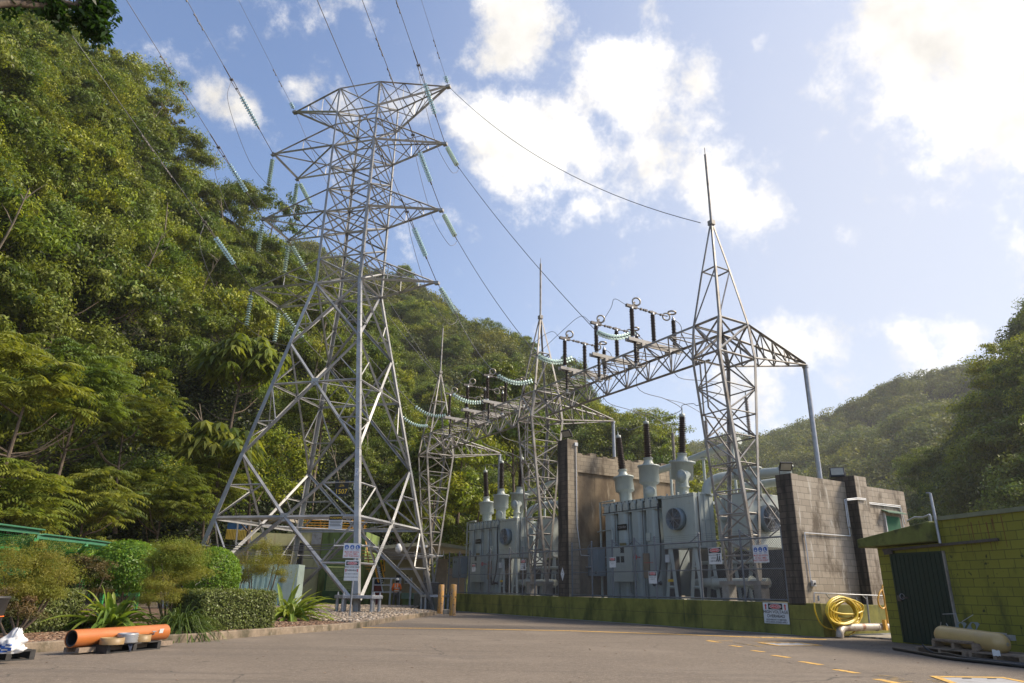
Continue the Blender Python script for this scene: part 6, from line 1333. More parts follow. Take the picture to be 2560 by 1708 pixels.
def boxhedge(label, p0, p1, w, h, n, seed, leaf=.055):
    rg = np.random.default_rng(seed); p0, p1 = Vector(p0), Vector(p1); d = (p1-p0); L = d.length; d.normalize(); nn = Vector((-d.y, d.x, 0)); r = root('hedge', label, 'hedge', (p0+p1)/2)
    mb = MB(); mb.frame(p0+nn*.06+d*.06, d*(L-.12), nn*(w-.12), UP*(h-.08)); mb.build('dense_core', 'hedgecore', r)
    A_ = [L*h, L*h, L*w, w*h, w*h]; tot = sum(A_); P, Nn = [], []
    for k, ar in enumerate(A_):
        m_ = int(n*ar/tot); a, b = rg.uniform(0, 1, m_), rg.uniform(0, 1, m_); j = rg.normal(0, .035, m_)
        bx, by, bz = np.array(d), np.array(nn), np.array(UP); o = np.array(p0)
        if k < 2: q = o+np.outer(a*L, bx)+np.outer((0 if k == 0 else w)+j, by)+np.outer(b*h, bz); nv = -by if k == 0 else by
        elif k == 2: q = o+np.outer(a*L, bx)+np.outer(b*w, by)+np.outer(h+j, bz); nv = bz
        else: q = o+np.outer((0 if k == 3 else L)+j, bx)+np.outer(a*w, by)+np.outer(b*h, bz); nv = -bx if k == 3 else bx
        P.append(q); Nn.append(np.tile(nv, (m_, 1)))
    P, Nn = np.concatenate(P), np.concatenate(Nn); plant_mesh('foliage', leaf_quads(rg, P, Nn, leaf, .6, 0, .7), 'hedge', r, np.repeat(rg.uniform(0, 1, len(P)), 4)); return r
M['hedgecore'] = mat('hedge_inside', (.018, .028, .010), .9, 0, .5, 9)
# clipped hedges
def gD(px, py): return gp(px, py)
a, b = gp(*c1(45, 1172)), gp(*c1(590, 1148)); boxhedge('square clipped hedge beside the front tower leg sign post', a, b, 1.3, onplane(*c1(45, 885), a, Vector((0, 1, 0))).z-GB, 26000, 81)
a, b = gp(*c2(150, 1190)), gp(*c2(560, 1165)); boxhedge('low clipped hedge at the left behind the white bag', a, b, 1.2, .85, 20000, 82)
# strappy lilies and grass clump
strap_plant('broad strap leaved lily behind the orange pipe', gp(*c2(810, 1165)), 84, 1.75, .085, 83, up0=1.45, curl=.8)
strap_plant('strap leaved lily at the right end of the square hedge', gp(*c1(720, 1090)), 80, 1.75, .08, 84, lean=(.2, 0), up0=1.4, curl=.85)
strap_plant('upright leaf clump rising behind the square hedge', gp(*c1(560, 1080))+Vector((.0, 1.6, 0)), 10, 1.9, .10, 85, up0=1.5, curl=.35)
strap_plant('tall drooping grass clump between pipe and square hedge', gp(*c2(1310, 1185)), 330, 1.6, .012, 86, m='grassy', name='grass_clump', up0=1.45, curl=1.15)
strap_plant('short drooping grass clump left of the broad lily', gp(*c2(600, 1160)), 120, 1.0, .012, 87, m='grassy', name='grass_clump', up0=1.3)
# round shrubs
def bc(px, py, D): return atd(px, py, D)
bush('round clipped shrub behind the broad lily', bc(*c2(915, 740), 23), (.98, .9, .88), 12000, .075, 'topi', 88, 'round_shrub', .9)
bush('round clipped shrub right of the orange tipped bush', bc(*c2(1560, 780), 25), (.85, .8, .95), 10000, .075, 'topi', 89, 'round_shrub', .9)
# fine orange-tipped shrubs
bush('large orange tipped feathery shrub at the left edge', bc(*c2(215, 800), 18.5), (.98, .8, .72), 30000, .055, 'fine', 90, 'feathery_shrub', blobs=60, aspect=.2)
bush('tallest orange tipped feathery shrub in the middle of the bed', bc(*c2(1290, 720), 20.5), (1.0, .8, .72), 30000, .055, 'fine', 91, 'feathery_shrub', blobs=56, aspect=.2)
bush('lower skirt of feathery growth behind the tall grass clump', bc(*c2(1200, 910), 20), (.7, .6, .45), 12000, .055, 'fine', 92, 'feathery_shrub', blobs=30, aspect=.14)
bush('wispy feathery shrub with bare pale stems in front of the teal container', bc(*c1(520, 700), 27), (.95, .8, .85), 20000, .065, 'fine', 93, 'feathery_shrub', blobs=42, aspect=.14)
bush('reddish twiggy shrub between the round shrub and the wispy shrub', bc(*c1(300, 760), 28), (.75, .7, .6), 6000, .06, 'mixed', 94, 'shrub', blobs=26, aspect=.2)
bush('grey green flowering shrub left of the round clipped shrub', bc(*c2(590, 800), 22), (.9, .8, .6), 9000, .07, 'mixed', 95, 'shrub', blobs=34, aspect=.25)
bush('bright leafy shrub against the green canopy fence', bc(*c2(560, 700), 26), (.9, .8, .5), 6000, .09, 'topi', 96, 'shrub', blobs=26, aspect=.5)
bush('low dark shrub at the far left below the feathery shrub', bc(*c2(110, 990), 17.5), (.6, .5, .3), 5000, .06, 'mixed', 97, 'shrub', blobs=24, aspect=.3)
for k, (x, y, D, sx) in enumerate(((330, 600, 32, 1.5), (760, 610, 34, 1.3), (1120, 640, 36, 1.2), (60, 640, 27, 1.3), (900, 600, 38, 1.5), (1430, 640, 38, 1.5))):
    bush(('ferny shrub behind the rail of the green canopy fence', 'leafy filler shrub behind the fence above the round shrub', 'leafy shrub at the low end of the green canopy fence', 'leafy shrub behind the far left fence panel', 'dense shrub behind the middle of the green canopy fence', 'leafy shrub beside the tower left leg')[k], bc(*c2(x, y), D), (sx, .9, .65), 7000, .12, 'leafB', 110+k, 'shrub', blobs=26, aspect=.4, stems=False)

# ------------------------------------------------------------------ green canopy fence
def fpt(px, py, D): return atd(*c2(px, py), D)
seg = [((-160, 425), (-160, 545), 17.5), ((275, 468), (215, 570), 21.5), ((640, 510), (545, 602), 25), ((900, 545), (810, 628), 28), ((1180, 582), (1060, 655), 31)]
r = root('canopy_fence', 'bright green steel fence with overhanging mesh canopy behind the shrubs', 'fence', fpt(545, 690, 25))
tops = [fpt(*s_[0], s_[2]) for s_ in seg]; lows = [fpt(*s_[1], s_[2]+1.2) for s_ in seg]
for k in range(4):
    mb = MB(); g = Vector((0, 0, .0)) if k != 0 else UP*.10
    mb.frame(tops[k]+g, (tops[k+1]-tops[k])*.985, Vector((.04, .22, .04)), UP*.03); mb.frame(tops[k]+g-UP*.07, (tops[k+1]-tops[k])*.985, Vector((.02, .06, 0)), UP*.07); o = mb.build('top_capping', 'lgreen', r)
    mb = MB(); mb.bar(lows[k], lows[k+1], .09); mb.build('lower_rail', 'mgreen', r)
    mb = MB()
    for j in range(1, 9): f = j/9; mb.bar(tops[k].lerp(lows[k], f), tops[k+1].lerp(lows[k+1], f), .012)
    for j in range(1, 24): f = j/24; mb.bar(tops[k].lerp(tops[k+1], f), lows[k].lerp(lows[k+1], f), .010)
    for j in range(1, 12): f = j/12; dz = UP*-1.2; mb.bar(lows[k]+dz*f, lows[k+1]+dz*f, .010)
    for j in range(1, 24): f = j/24; q = lows[k].lerp(lows[k+1], f); mb.bar(q, q-UP*1.3, .010)
    mb.build('mesh_panel', 'mgreen', r)
for k in range(5):
    mb = MB(); b = Vector((lows[k].x, lows[k].y, GZ)); mb.bar(b, lows[k], .10); mb.bar(lows[k]-UP*.15, tops[k]-UP*.1, .09); mb.build('post', 'mgreen', r)

# ------------------------------------------------------------------ things on the ground at the left
def pallet(label, o, X, Y, L=1.15, Wd=1.1, h=.14, m='blackwood', grp=None):
    r = root('pallet', label, 'pallet', o, grp); X, Y = Vector(X).normalized(), Vector(Y).normalized(); mb = MB()
    for k in range(7): mb.frame(o+Y*(k*(Wd-.09)/6)+UP*(h-.02), X*L, Y*.09, UP*.02)
    d = mb.build('deck_slats', m, r)
    for k in range(3): mb = MB(); mb.frame(o+X*(k*(L-.08)/2)+UP*.018, X*.08, Y*Wd, UP*(h-.04)); mb.build('bearer', m, r)
    mb = MB()
    for k in (0, 3, 6): mb.frame(o+Y*(k*(Wd-.09)/6), X*L, Y*.09, UP*.017)
    mb.build('bottom_slats', m, r); return r
M['tanring'] = mat('tan_ring_paint', (.26, .17, .075), .5, 0, .15, 5)
pa, pb_ = G(*c2(780, 1338)), G(*c2(1175, 1300)); X = (pb_-pa).normalized(); Y = Vector((-X.y, X.x, 0))
pallet('black timber pallet under the orange pipe and steel rings', pa-X*.0, X, Y, (pb_-pa).length, .42, .15)
pl_top = GZ+.15; PA0, PX0, PY0 = pa.copy(), X.copy(), Y.copy()
a_, b_ = atz(177.5, 1597, GZ+.26), atz(411, 1580, GZ+.27); X = (b_-a_); X.z = 0; X.normalize(); Y = Vector((-X.y, X.x, 0)); Lp = (b_-a_).length; q0 = Vector((a_.x, a_.y, GZ))
mb = MB(); mb.frame(q0+X*.06-Y*.17+UP*.03, X*(Lp+.03), Y*.08, UP*.08); tag(mb.build('timber_bearer', 'wood'), 'pale squared timber lying along the front of the orange pipe', 'timber')
mb = MB(); mb.frame(q0+X*.06+Y*.10+UP*.03, X*(Lp+.03), Y*.08, UP*.08); tag(mb.build('timber_bearer', 'wood'), 'squared timber hidden behind the orange pipe', 'timber')
pr_ = .148; c0 = atz(177.5, 1597, GZ+.26); c1_ = atz(411, 1580, GZ+.27)
r = root('orange_pipe', 'large bright orange steel pipe lying on timber beside the kerb', 'pipe', c0)
ax = (c1_-c0); L_ = ax.length; mb = MB(); mb.lathe([(pr_, 0), (pr_, L_)], c0, ax, 40, cap=False); mb.lathe([(pr_-.012, L_), (pr_-.012, 0)], c0, ax, 40, cap=False); mb.lathe([(pr_-.012, 0), (pr_, 0)], c0, ax, 40, cap=False); mb.build('shell', 'orange', r)
mb = MB(); mb.lathe([(pr_-.02, .01), (pr_-.02, .7), (.01, .71)], c0, ax, 32, cap=False); mb.torus(c0+ax.normalized()*.03, ax, pr_-.02, .02, 32, 6); mb.build('dark_lining', 'darkin', r)
mb = MB(); sd2 = (-Y+UP*.25).normalized(); mb.frame(c0+ax*.86+sd2*(pr_+.002)-UP*.04, X*.10, UP*.08-Y*.02, sd2*.004); mb.build('paper_label', 'white', r)
mb = MB(); pv = c0+ax*.78+sd2*pr_-UP*.06; mb.tube([pv, pv+sd2*.05, pv+sd2*.05+UP*.05], .012, 6); mb.tube([pv+sd2*.05+UP*.05-X*.05, pv+sd2*.05+UP*.05+X*.05], .01, 6); mb.build('small_tap', 'pipe', r)
for (x, y, rr, hh, mm, lab) in ((870, 1268, .20, .11, 'tanring', 'flat tan ring at the left on the black pallet'), (980, 1258, .185, .17, 'pipe', 'stack of shiny steel rings in the middle of the black pallet'), (1080, 1248, .175, .12, 'tanring', 'tan ring at the right on the black pallet')):
    c = atz(*c2(x, y), pl_top); c = c+Y*.16; r = root('steel_ring', lab, 'ring', c, 'steel rings on the black pallet'); mb = MB()
    if mm == 'pipe': prof = [(rr-.03, 0)]+[(rr-(.0 if k % 2 else .018), hh*k/8) for k in range(9)]+[(rr-.05, hh), (rr-.05, .01)]
    else: prof = [(rr, 0), (rr, hh), (rr-.02, hh), (rr-.02, .01)]
    mb.lathe(prof, c, UP, 32, cap=False); mb.build('rim', mm, r)
mb = MB(); rgx = random.Random(3); pf_ = PA0+PX0*.34
gr = [[pf_+PX0*(i*.05+.02*rgx.random()*(j > 0)+.012*j*(3-i))+PY0*((.12, .04, -.012, -.016, -.02)[j]-.012*(i % 2))+UP*((.155, .16, .145, .09, .035)[j]-.03*abs(i-3)*(j == 4)/2) for j in range(5)] for i in range(6)]
mb.add([p for row in gr for p in row], [(i*5+j, i*5+j+1, (i+1)*5+j+1, (i+1)*5+j) for i in range(5) for j in range(4)], True); tag(mb.build('rag', 'cloth'), 'dark blue rag hanging off the black pallet', 'rag')
pa, pb_ = G(*c2(-150, 1405)), G(*c2(250, 1378)); X2 = (pb_-pa).normalized(); Y2 = Vector((-X2.y, X2.x, 0))
pallet('black timber pallet at the lower left corner with tub and bag', pa, X2, Y2, (pb_-pa).length, 1.0, .15)
c = atz(*c2(-150, 1345), GZ+.15)+Y2*.2; r = root('tub', 'tall charcoal plastic tub with orange bands cut off by the left edge', 'tub', c)
mb = MB(); mb.lathe([(.19, 0), (.285, .78), (.30, .79), (.30, .82), (.26, .82), (.17, .05)], c, UP, 28, cap=False); mb.build('body', 'bin', r)
for z, rr in ((.28, .227), (.53, .258)): mb = MB(); mb.torus(c+UP*z, UP, rr, .008, 28, 5); mb.build('orange_band', 'hivis', r)
c = atz(*c2(88, 1335), GZ+.15)+Y2*.12; r = root('plastic_bag', 'crumpled white plastic bag with blue print on the left pallet', 'bag', c)
mb = MB(); vs = []; nseg, nr = 26, 16; rgx = random.Random(8)
for j in range(nr+1):
    f = j/nr; rad = .17*(math.sin(min(1, f*2.2+.45)*math.pi/2))*(1-max(0, f-.3)*1.15)+.015; 
    for i in range(nseg):
        a = 6.283*i/nseg; cr_ = 1+.55*noise.noise(Vector((math.cos(a)*2.2, math.sin(a)*2.2, f*5)))+.14*math.sin(a*7+f*9)+.2*noise.noise(Vector((math.cos(a)*6, math.sin(a)*6, f*14))); vs.append(c+Vector((math.cos(a)*rad*cr_+.07*f*f, math.sin(a)*rad*cr_*.8, f*.36+.03*noise.noise(Vector((math.cos(a)*3, math.sin(a)*3, f*4)))*f)))
mb.add(vs, [(j*nseg+i, j*nseg+(i+1) % nseg, (j+1)*nseg+(i+1) % nseg, (j+1)*nseg+i) for j in range(nr) for i in range(nseg)], True); mb.build('crumpled_film', 'bag', r)
mb = MB(); bl = []
for j in range(1, 6):
    for i in range(15, 22):
        if (i+j*2) % 5 < 3: q = [vs[j*nseg+i], vs[j*nseg+i+1], vs[(j+1)*nseg+i+1], vs[(j+1)*nseg+i]]; ctr = c+UP*.15; mb.add([p+(p-ctr).normalized()*.003 for p in q], [(0, 1, 2, 3)])
mb.build('blue_print', 'blue', r)

# ------------------------------------------------------------------ bollards
for (x, y, lab) in ((1912, 1055, 'worn yellow timber bollard standing free on the asphalt'), (1822, 1040, 'worn yellow timber bollard partly behind the tower foot')):
    p = G(*c1(x, y)); r = root('bollard', lab, 'bollard', p, 'bollards beside the tower'); mb = MB(); mb.lathe([(.15, 0), (.145, .5), (.15, 1.36), (.12, 1.385)], p, UP, 18)
    mb.build('post', layer(layer(mat('worn_yellow_bollard', (.50, .26, .06), .75, 0, .1, 6), (.30, .20, .12), 2.4, .45, .6, (3, 3, .8)), (.04, .03, .02), 7, .56, .64), r)
p = G(*c1(1860, 1045)); mb = MB(); mb.frame(p+Vector((-.1, 0, 0)), (.3, .05, 0), (-.05, .25, 0), (0, 0, .22)); tag(mb.build('concrete_block', 'conc', bevel=.02), 'small concrete block at the foot of the bollards', 'block')

# ------------------------------------------------------------------ worker in orange
def skin(name, joints, edges, m, parent, sub=2):
    me = bpy.data.meshes.new(name); me.from_pydata([tuple(Vector(j[0])) for j in joints], edges, []); o = bpy.data.objects.new(name, me); COL.objects.link(o)
    md = o.modifiers.new('skin', 'SKIN'); md.use_smooth_shade = True
    for i, j in enumerate(joints):
        sv = me.skin_vertices[0].data[i]; sv.radius = (j[1], j[2] if len(j) > 2 else j[1]); sv.use_root = (i == 0)
    s = o.modifiers.new('sub', 'SUBSURF'); s.levels = sub; s.render_levels = sub
    dg = bpy.context.evaluated_depsgraph_get(); dg.update(); nm = bpy.data.meshes.new_from_object(o.evaluated_get(dg)); bpy.data.objects.remove(o)
    nm.materials.clear(); nm.materials.append(M[m]); n = bpy.data.objects.new(name, nm); COL.objects.link(n); n.parent = parent; return n
pp = atz(*c1(1492, 996), GZ); per = root('person', 'person in orange high visibility shirt and white helmet seen from behind', 'person', pp)
J = [((0, 0, .93), .125, .10), ((0, .01, 1.12), .12, .09), ((0, 0, 1.33), .15, .095), ((0, .0, 1.45), .07, .06), ((0, .05, 1.53), .05), ((0, .09, 1.63), .085, .095), ((0, .10, 1.70), .08, .09),
     ((-.19, 0, 1.40), .062), ((-.26, .03, 1.14), .05), ((-.20, .22, .98), .038), ((-.17, .30, .97), .035), ((.19, 0, 1.40), .062), ((.27, .04, 1.15), .05), ((.20, .24, 1.02), .038), ((.17, .32, 1.02), .035),
     ((-.10, 0, .88), .105), ((-.13, .03, .50), .072), ((-.14, -.02, .09), .05), ((-.15, .13, .045), .045), ((.10, 0, .88), .105), ((.12, .05, .50), .072), ((.13, .04, .09), .05), ((.14, .18, .045), .045)]
E_ = [(0, 1), (1, 2), (2, 3), (3, 4), (4, 5), (5, 6), (2, 7), (7, 8), (8, 9), (9, 10), (2, 11), (11, 12), (12, 13), (13, 14), (0, 15), (15, 16), (16, 17), (17, 18), (0, 19), (19, 20), (20, 21), (21, 22)]
skin('body', J, E_, 'skin', per)
sh = [((0, 0, .90), .15, .12), ((0, .01, 1.12), .145, .115), ((0, 0, 1.33), .175, .12), ((0, 0, 1.44), .09, .08), ((-.20, 0, 1.39), .085), ((-.27, .03, 1.14), .07), ((-.22, .18, 1.02), .055), ((.20, 0, 1.39), .085), ((.28, .04, 1.15), .07), ((.22, .20, 1.06), .055)]
skin('shirt', sh, [(0, 1), (1, 2), (2, 3), (2, 4), (4, 5), (5, 6), (2, 7), (7, 8), (8, 9)], 'hivis', per)
tr_ = [((0, 0, .93), .15, .12), ((-.10, 0, .84), .12), ((-.13, .03, .50), .092), ((-.14, -.01, .10), .078), ((.10, 0, .84), .12), ((.12, .05, .50), .092), ((.13, .04, .10), .078)]
skin('trousers', tr_, [(0, 1), (1, 2), (2, 3), (0, 4), (4, 5), (5, 6)], 'trouser', per)
for x, y in ((-.15, .06), (.14, .12)): mb = MB(); mb.sphere(pp+Vector((x, y, .06)), .07, 10, 6, (.8, 1.9, .85)); mb.build('boot', 'rubber', per)
mb = MB(); mb.sphere(pp+Vector((0, .10, 1.70)), .125, 16, 10, (.95, 1.1, .85)); mb.lathe([(.15, 0), (.155, .015), (.12, .03)], pp+Vector((0, .12, 1.665)), (0, .15, 1), 20); mb.build('helmet', 'hat', per)
mb = MB(); mb.sphere(pp+Vector((0, .06, 1.60)), .098, 12, 8, (1, .9, 1.1)); mb.sphere(pp+Vector((0, .0, 1.50)), .07, 10, 6, (1, .6, 1)); mb.build('hair', 'hair', per)
for z, rx in ((1.0, .165), (1.15, .16)): mb = MB(); mb.lathe([(1, 0), (1, .05)], (0, 0, 0), UP, 24, cap=False); mb.v = [(pp.x+v[0]*rx*1.06, pp.y+v[1]*.145+.01, pp.z+z+v[2]) for v in mb.v]; mb.build('reflective_band', 'reflect', per)
mb = MB()
for x in (-.08, .08): mb.frame(pp+Vector((x-.02, -.135, 1.18)), (.04, 0, 0), (0, .006, 0), (0, .03, .24))
mb.build('shoulder_stripes', 'reflect', per)

# ------------------------------------------------------------------ buildings behind the tower
def P1(x, y, D, sc=6.184, ox=540, oy=1260): return atd(ox+x/sc, oy+y/sc, D)
M['portal'] = layer(layer(layer(mat('green_stained_concrete', (.38, .37, .20), .85, 0, .15, .8, bump=.3, bscale=6), (.16, .16, .07), .8, .45, .65, (1.2, 1.2, .25)), (.32, .25, .16), 1.4, .55, .7, (2.5, 2.5, .2)), (.02, .022, .012), .5, .60, .72, (1, 1, .6))
M['portal2'] = layer(mat('moss_green_concrete', (.14, .20, .055), .85, 0, .2, .8), (.06, .08, .022), 1.5, .45, .7, (1.5, 1.5, .3))
DB = 52
def wallq(mb, x0, y0, x1, y1, D0, D1, dep, sc=6.184, ox=540, oy=1260):
    """upright wall between two pixel columns, from its top row down to the ground, dep metres thick"""
    a = P1(x0, y0, D0, sc, ox, oy); b = P1(x1, y1, D1, sc, ox, oy); zt = (a.z+b.z)/2; a0 = Vector((a.x, a.y, GZ)); b0 = Vector((b.x, b.y, GZ)); n = Vector((-(b0-a0).y, (b0-a0).x, 0)).normalized()
    mb.frame(a0, b0-a0, n*dep, UP*(zt-GZ)); return a0, b0, n, zt
r = root('concrete_portal', 'mossy green concrete portal building seen through the tower base', 'building', P1(1500, 1400, DB))
mb = MB(); a0, b0, n_, zt = wallq(mb, 1280, 440, 1650, 440, 52, 52, 5); mb.build('stained_wall', 'portal', r)
mb = MB(); c0_, d0, n2, zt2 = wallq(mb, 1655, 430, 2330, 420, 51.7, 51, 5); mb.build('green_wall', 'portal2', r)
mb = MB(); wallq(mb, 560, 440, 1200, 440, 57, 56, .4); 
mb.v = [v for v in mb.v]; zlow = P1(700, 640, 56).z
mb2 = MB(); a, b = P1(560, 440, 56), P1(1275, 440, 56); mb2.frame(Vector((a.x, a.y, zlow)), Vector((b.x-a.x, b.y-a.y, 0)), Vector((0, 3, 0)), UP*(a.z-zlow)); mb2.build('lintel_beam', 'portal', r)
mb = MB(); a, b = P1(560, 640, 60), P1(1290, 640, 60); mb.frame(Vector((a.x, a.y, GZ)), Vector((b.x-a.x, b.y-a.y, 0)), Vector((0, 1, 0)), UP*(a.z-GZ)); mb.build('painted_dark_recess', 'darkin', r)  # near-black block painting the shade inside the opening
mb = MB(); a = P1(1235, 600, 51.5); mb.frame(Vector((a.x, a.y, GZ)), (.55, 0, 0), (0, .3, 0), UP*(a.z-GZ)); mb.build('shade_painted_jamb', 'darkin', r)  # the jamb's shadow is given by its near-black colour
# louvred door
a, b = P1(1735, 965, 50.6), P1(2160, 960, 50.3); zb_ = P1(1735, 1340, 50.6).z; d = Vector((b.x-a.x, b.y-a.y, 0)); mb = MB(); mb.frame(Vector((a.x, a.y, zb_)), d, (0, .05, 0), UP*(a.z-zb_)); lo = mb.build('louvre_backing', 'darkin', r)
for k in range(14): 
    mb = MB() if k == 0 else mb
    z = zb_+(a.z-zb_)*(k+.2)/14; mb.frame(Vector((a.x, a.y-.06, z)), d, (0, -.05, -.04), UP*.075)
mb.build('louvre_slats', mat('louvre_green', (.22, .27, .10), .6, 0, .15, 4), r)
mb = MB(); mb.frame(Vector((a.x-.2, a.y-.1, GZ)), d+Vector((.4, 0, 0)), (0, .12, 0), UP*(zb_-GZ-.02)); mb.frame(Vector((a.x-.12, a.y-.1, zb_)), (.1, 0, 0), (0, .1, 0), UP*(a.z-zb_+.1)); mb.build('green_door_base', 'mgreen' if False else mat('deep_green_paint', (.02, .07, .015), .5, 0, .2, 3), r)
mb = MB(); q = P1(1685, 1150, 51); mb.frame(q, (.22, 0, 0), (0, .02, 0), UP*.45); mb.build('green_notice', mat('notice_green', (.05, .30, .18), .5), r)
mb = MB(); q = P1(1490, 450, 51.6); mb.frame(q-UP*.75, (.65, 0, 0), (0, .02, 0), UP*.75); mb.build('pale_patch', 'hatch', r)
for k, (x, y) in enumerate(((1180, 1170), (1170, 1250))): q = P1(x, y, 51.2); mb = MB(); mb.frame(q, (.28, 0, 0), (0, .03, 0), UP*.3); mb.build('white_plate', 'white', r)
# railing on the roof
r = root('roof_railing', 'orange yellow safety railing on top of the mossy concrete building', 'railing', P1(1700, 400, 52)); mb = MB()
for y in (250, 290, 330, 375): mb.bar(P1(1310, y, 52), P1(2330, y+15, 52), .05 if y != 375 else .14)
mb.build('rails', 'orail', r)
for x in (1320, 1410, 1620, 1860, 2110, 2300): mb = MB(); mb.bar(P1(x, 245, 52), P1(x, 385, 52), .06); mb.build('stanchion', 'orail', r)
# upper platform with blue and yellow boxes
r = root('upper_platform', 'raised platform roof with blue and yellow panels beyond the left tower leg', 'platform', P1(350, 560, 58)); mb = MB()
a, b = P1(180, 185, 58), P1(1060, 190, 58); mb.frame(a, b-a, (0, 4, 0), (0, 0, -.25)); mb.build('roof_edge', 'conc', r)
a, b = P1(185, 285, 58.5), P1(520, 290, 58.5); z1 = P1(185, 390, 58.5).z; mb = MB(); mb.frame(Vector((a.x, a.y, z1)), Vector((b.x-a.x, b.y-a.y, 0)), (0, .4, 0), UP*(a.z-z1)); mb.build('blue_panel', mat('blue_sheet', (.03, .14, .42), .5, 0, .1, 2), r)
a, b = P1(165, 392, 58), P1(550, 400, 58); z1 = P1(165, 545, 58).z; mb = MB(); mb.frame(Vector((a.x, a.y, z1)), Vector((b.x-a.x, b.y-a.y, 0)), (0, .4, 0), UP*(a.z-z1))
for k in range(14): mb.frame(Vector((a.x+(b.x-a.x)*k/14, a.y-.05, z1)), ((b.x-a.x)/28, 0, 0), (0, .05, 0), UP*(a.z-z1))
mb.build('yellow_panel', mat('yellow_sheet', (.42, .32, .06), .6, 0, .25, 2), r)
for x0, x1 in ((345, 290), (545, 510)): mb = MB(); a, b = P1(x0, 235, 55), P1(x1, 850, 55); mb.bar(a, b, .11); mb.build('column', 'pipe', r)
mb = MB(); mb.bar(P1(290, 610, 55), P1(700, 600, 55), .08); mb.bar(P1(370, 410, 55), P1(545, 270, 55), .06); mb.frame(P1(250, 880, 55), (1.6, 0, 0), (0, 1, 0), (0, 0, .8)); mb.build('walkway_frame', 'pipe', r)
# teal container
a, b = P1(320, 920, 42), P1(1065, 925, 42); zt = a.z; r = root('shipping_container', 'pale teal corrugated container behind the wispy shrub', 'container', Vector((b.x, b.y, GZ)))
a.z = b.z = GZ; d = b-a; L_ = d.length; d.normalize(); mb = MB(); mb.frame(a, d*L_, (0, 2.3, 0), UP*(zt-GZ)); mb.build('box', 'teal', r)
mb = MB()
for k in range(int(L_/.28)): mb.frame(a+d*(k*.28)+Vector((0, -.04, .1)), d*.14, (0, .04, 0), UP*(zt-GZ-.2))
mb.build('corrugation', 'teal', r); mb = MB(); mb.frame(b+Vector((0.02, -.06, 0)), (.75, .1, 0), (0, 1.2, 0), UP*(zt-GZ+.02)); mb.build('open_door', mat('pale_mint_paint', (.42, .52, .46), .55, 0, .1, 2), r)
# beige building with flat roof
def P2(x, y, D): return atd(900+x/7.127, 1330+y/7.127, D)
r = root('beige_building', 'low beige building with deep flat roof behind the worker', 'building', P2(800, 1000, 54)); mb = MB()
a, b = P2(455, 480, 54), P2(1150, 480, 53); mb.frame(Vector((a.x, a.y, GZ)), Vector((b.x-a.x, b.y-a.y, 0)), (0, 4, 0), UP*(a.z+.3-GZ)); mb.build('wall', mat('beige_render', (.33, .28, .20), .85, 0, .15, 1), r)
a, b, c_ = P2(130, 330, 48), P2(1290, 225, 48.5), P2(2080, 350, 44); mb = MB(); mb.prism([a, b, b+Vector((1, 7, -.2)), a+Vector((0, 7, -.1))], UP*.22); mb.prism([b, c_, c_+Vector((1, 5, 0)), b+Vector((1, 7, -.2))], UP*.2); mb.build('roof', mat('flat_roof_sheet', (.20, .20, .14), .8, 0, .15, 1), r)
for x0, x1, y0, y1 in ((645, 722, 770, 900), (818, 890, 765, 905), (905, 945, 750, 905), (962, 1018, 750, 935), (1050, 1085, 780, 900)):
    a, b = P2(x0, y0, 53.4), P2(x1, y1, 53.4); mb = MB(); mb.frame(Vector((a.x, a.y, b.z)), Vector((b.x-a.x, 0, 0)), (0, .08, 0), UP*(a.z-b.z)); w_ = mb.build('window', 'darkin', r)
    mb = MB(); mb.frame(Vector((a.x-.08, a.y-.02, b.z-.08)), Vector((b.x-a.x+.16, 0, 0)), (0, .06, 0), UP*.08); mb.frame(Vector((a.x-.08, a.y-.02, b.z)), (.08, 0, 0), (0, .06, 0), UP*(a.z-b.z)); mb.build('window_frame', 'hatch', w_)
mb = MB(); a, b = P2(1370, 480, 50), P2(1565, 485, 50); mb.frame(Vector((a.x, a.y, GZ)), Vector((b.x-a.x, 0, 0)), (0, .15, 0), UP*(a.z-GZ)); mb.build('side_screen', mat('brown_mesh_screen', (.22, .18, .14), .9, 0, .15, 2), r)
mb = MB(); a, b = P2(1565, 640, 47), P2(1900, 640, 47); mb.frame(Vector((a.x, a.y, GZ)), Vector((b.x-a.x, 0, 0)), (0, .15, 0), UP*(a.z-GZ)); mb.build('low_screen', mat('tan_wall', (.30, .23, .16), .9, 0, .15, 2), r)
for (x, y, D, lab) in ((690, 300, 44, 'white dome light hanging under the flat roof edge'),):
    q = P2(x, y, D); r = root('dome_light', lab, 'lamp', q); mb = MB(); mb.lathe([(.02, .3), (.12, .28), (.2, .1), (.22, -.1), (.12, -.22), (.01, -.25)], q, UP, 16, cap=False); mb.build('shade', 'white', r); mb = MB(); mb.bar(q+UP*.28, q+UP*.28+Vector((.3, 0, 0)), .05); mb.build('arm', 'white', r)
q = P2(1010, 270, 44); r = root('dome_light', 'white flat lamp further right under the roof edge', 'lamp', q); mb = MB(); mb.frame(q, (.6, .1, 0), (0, .3, 0), (0, 0, .14)); mb.build('housing', 'white', r)
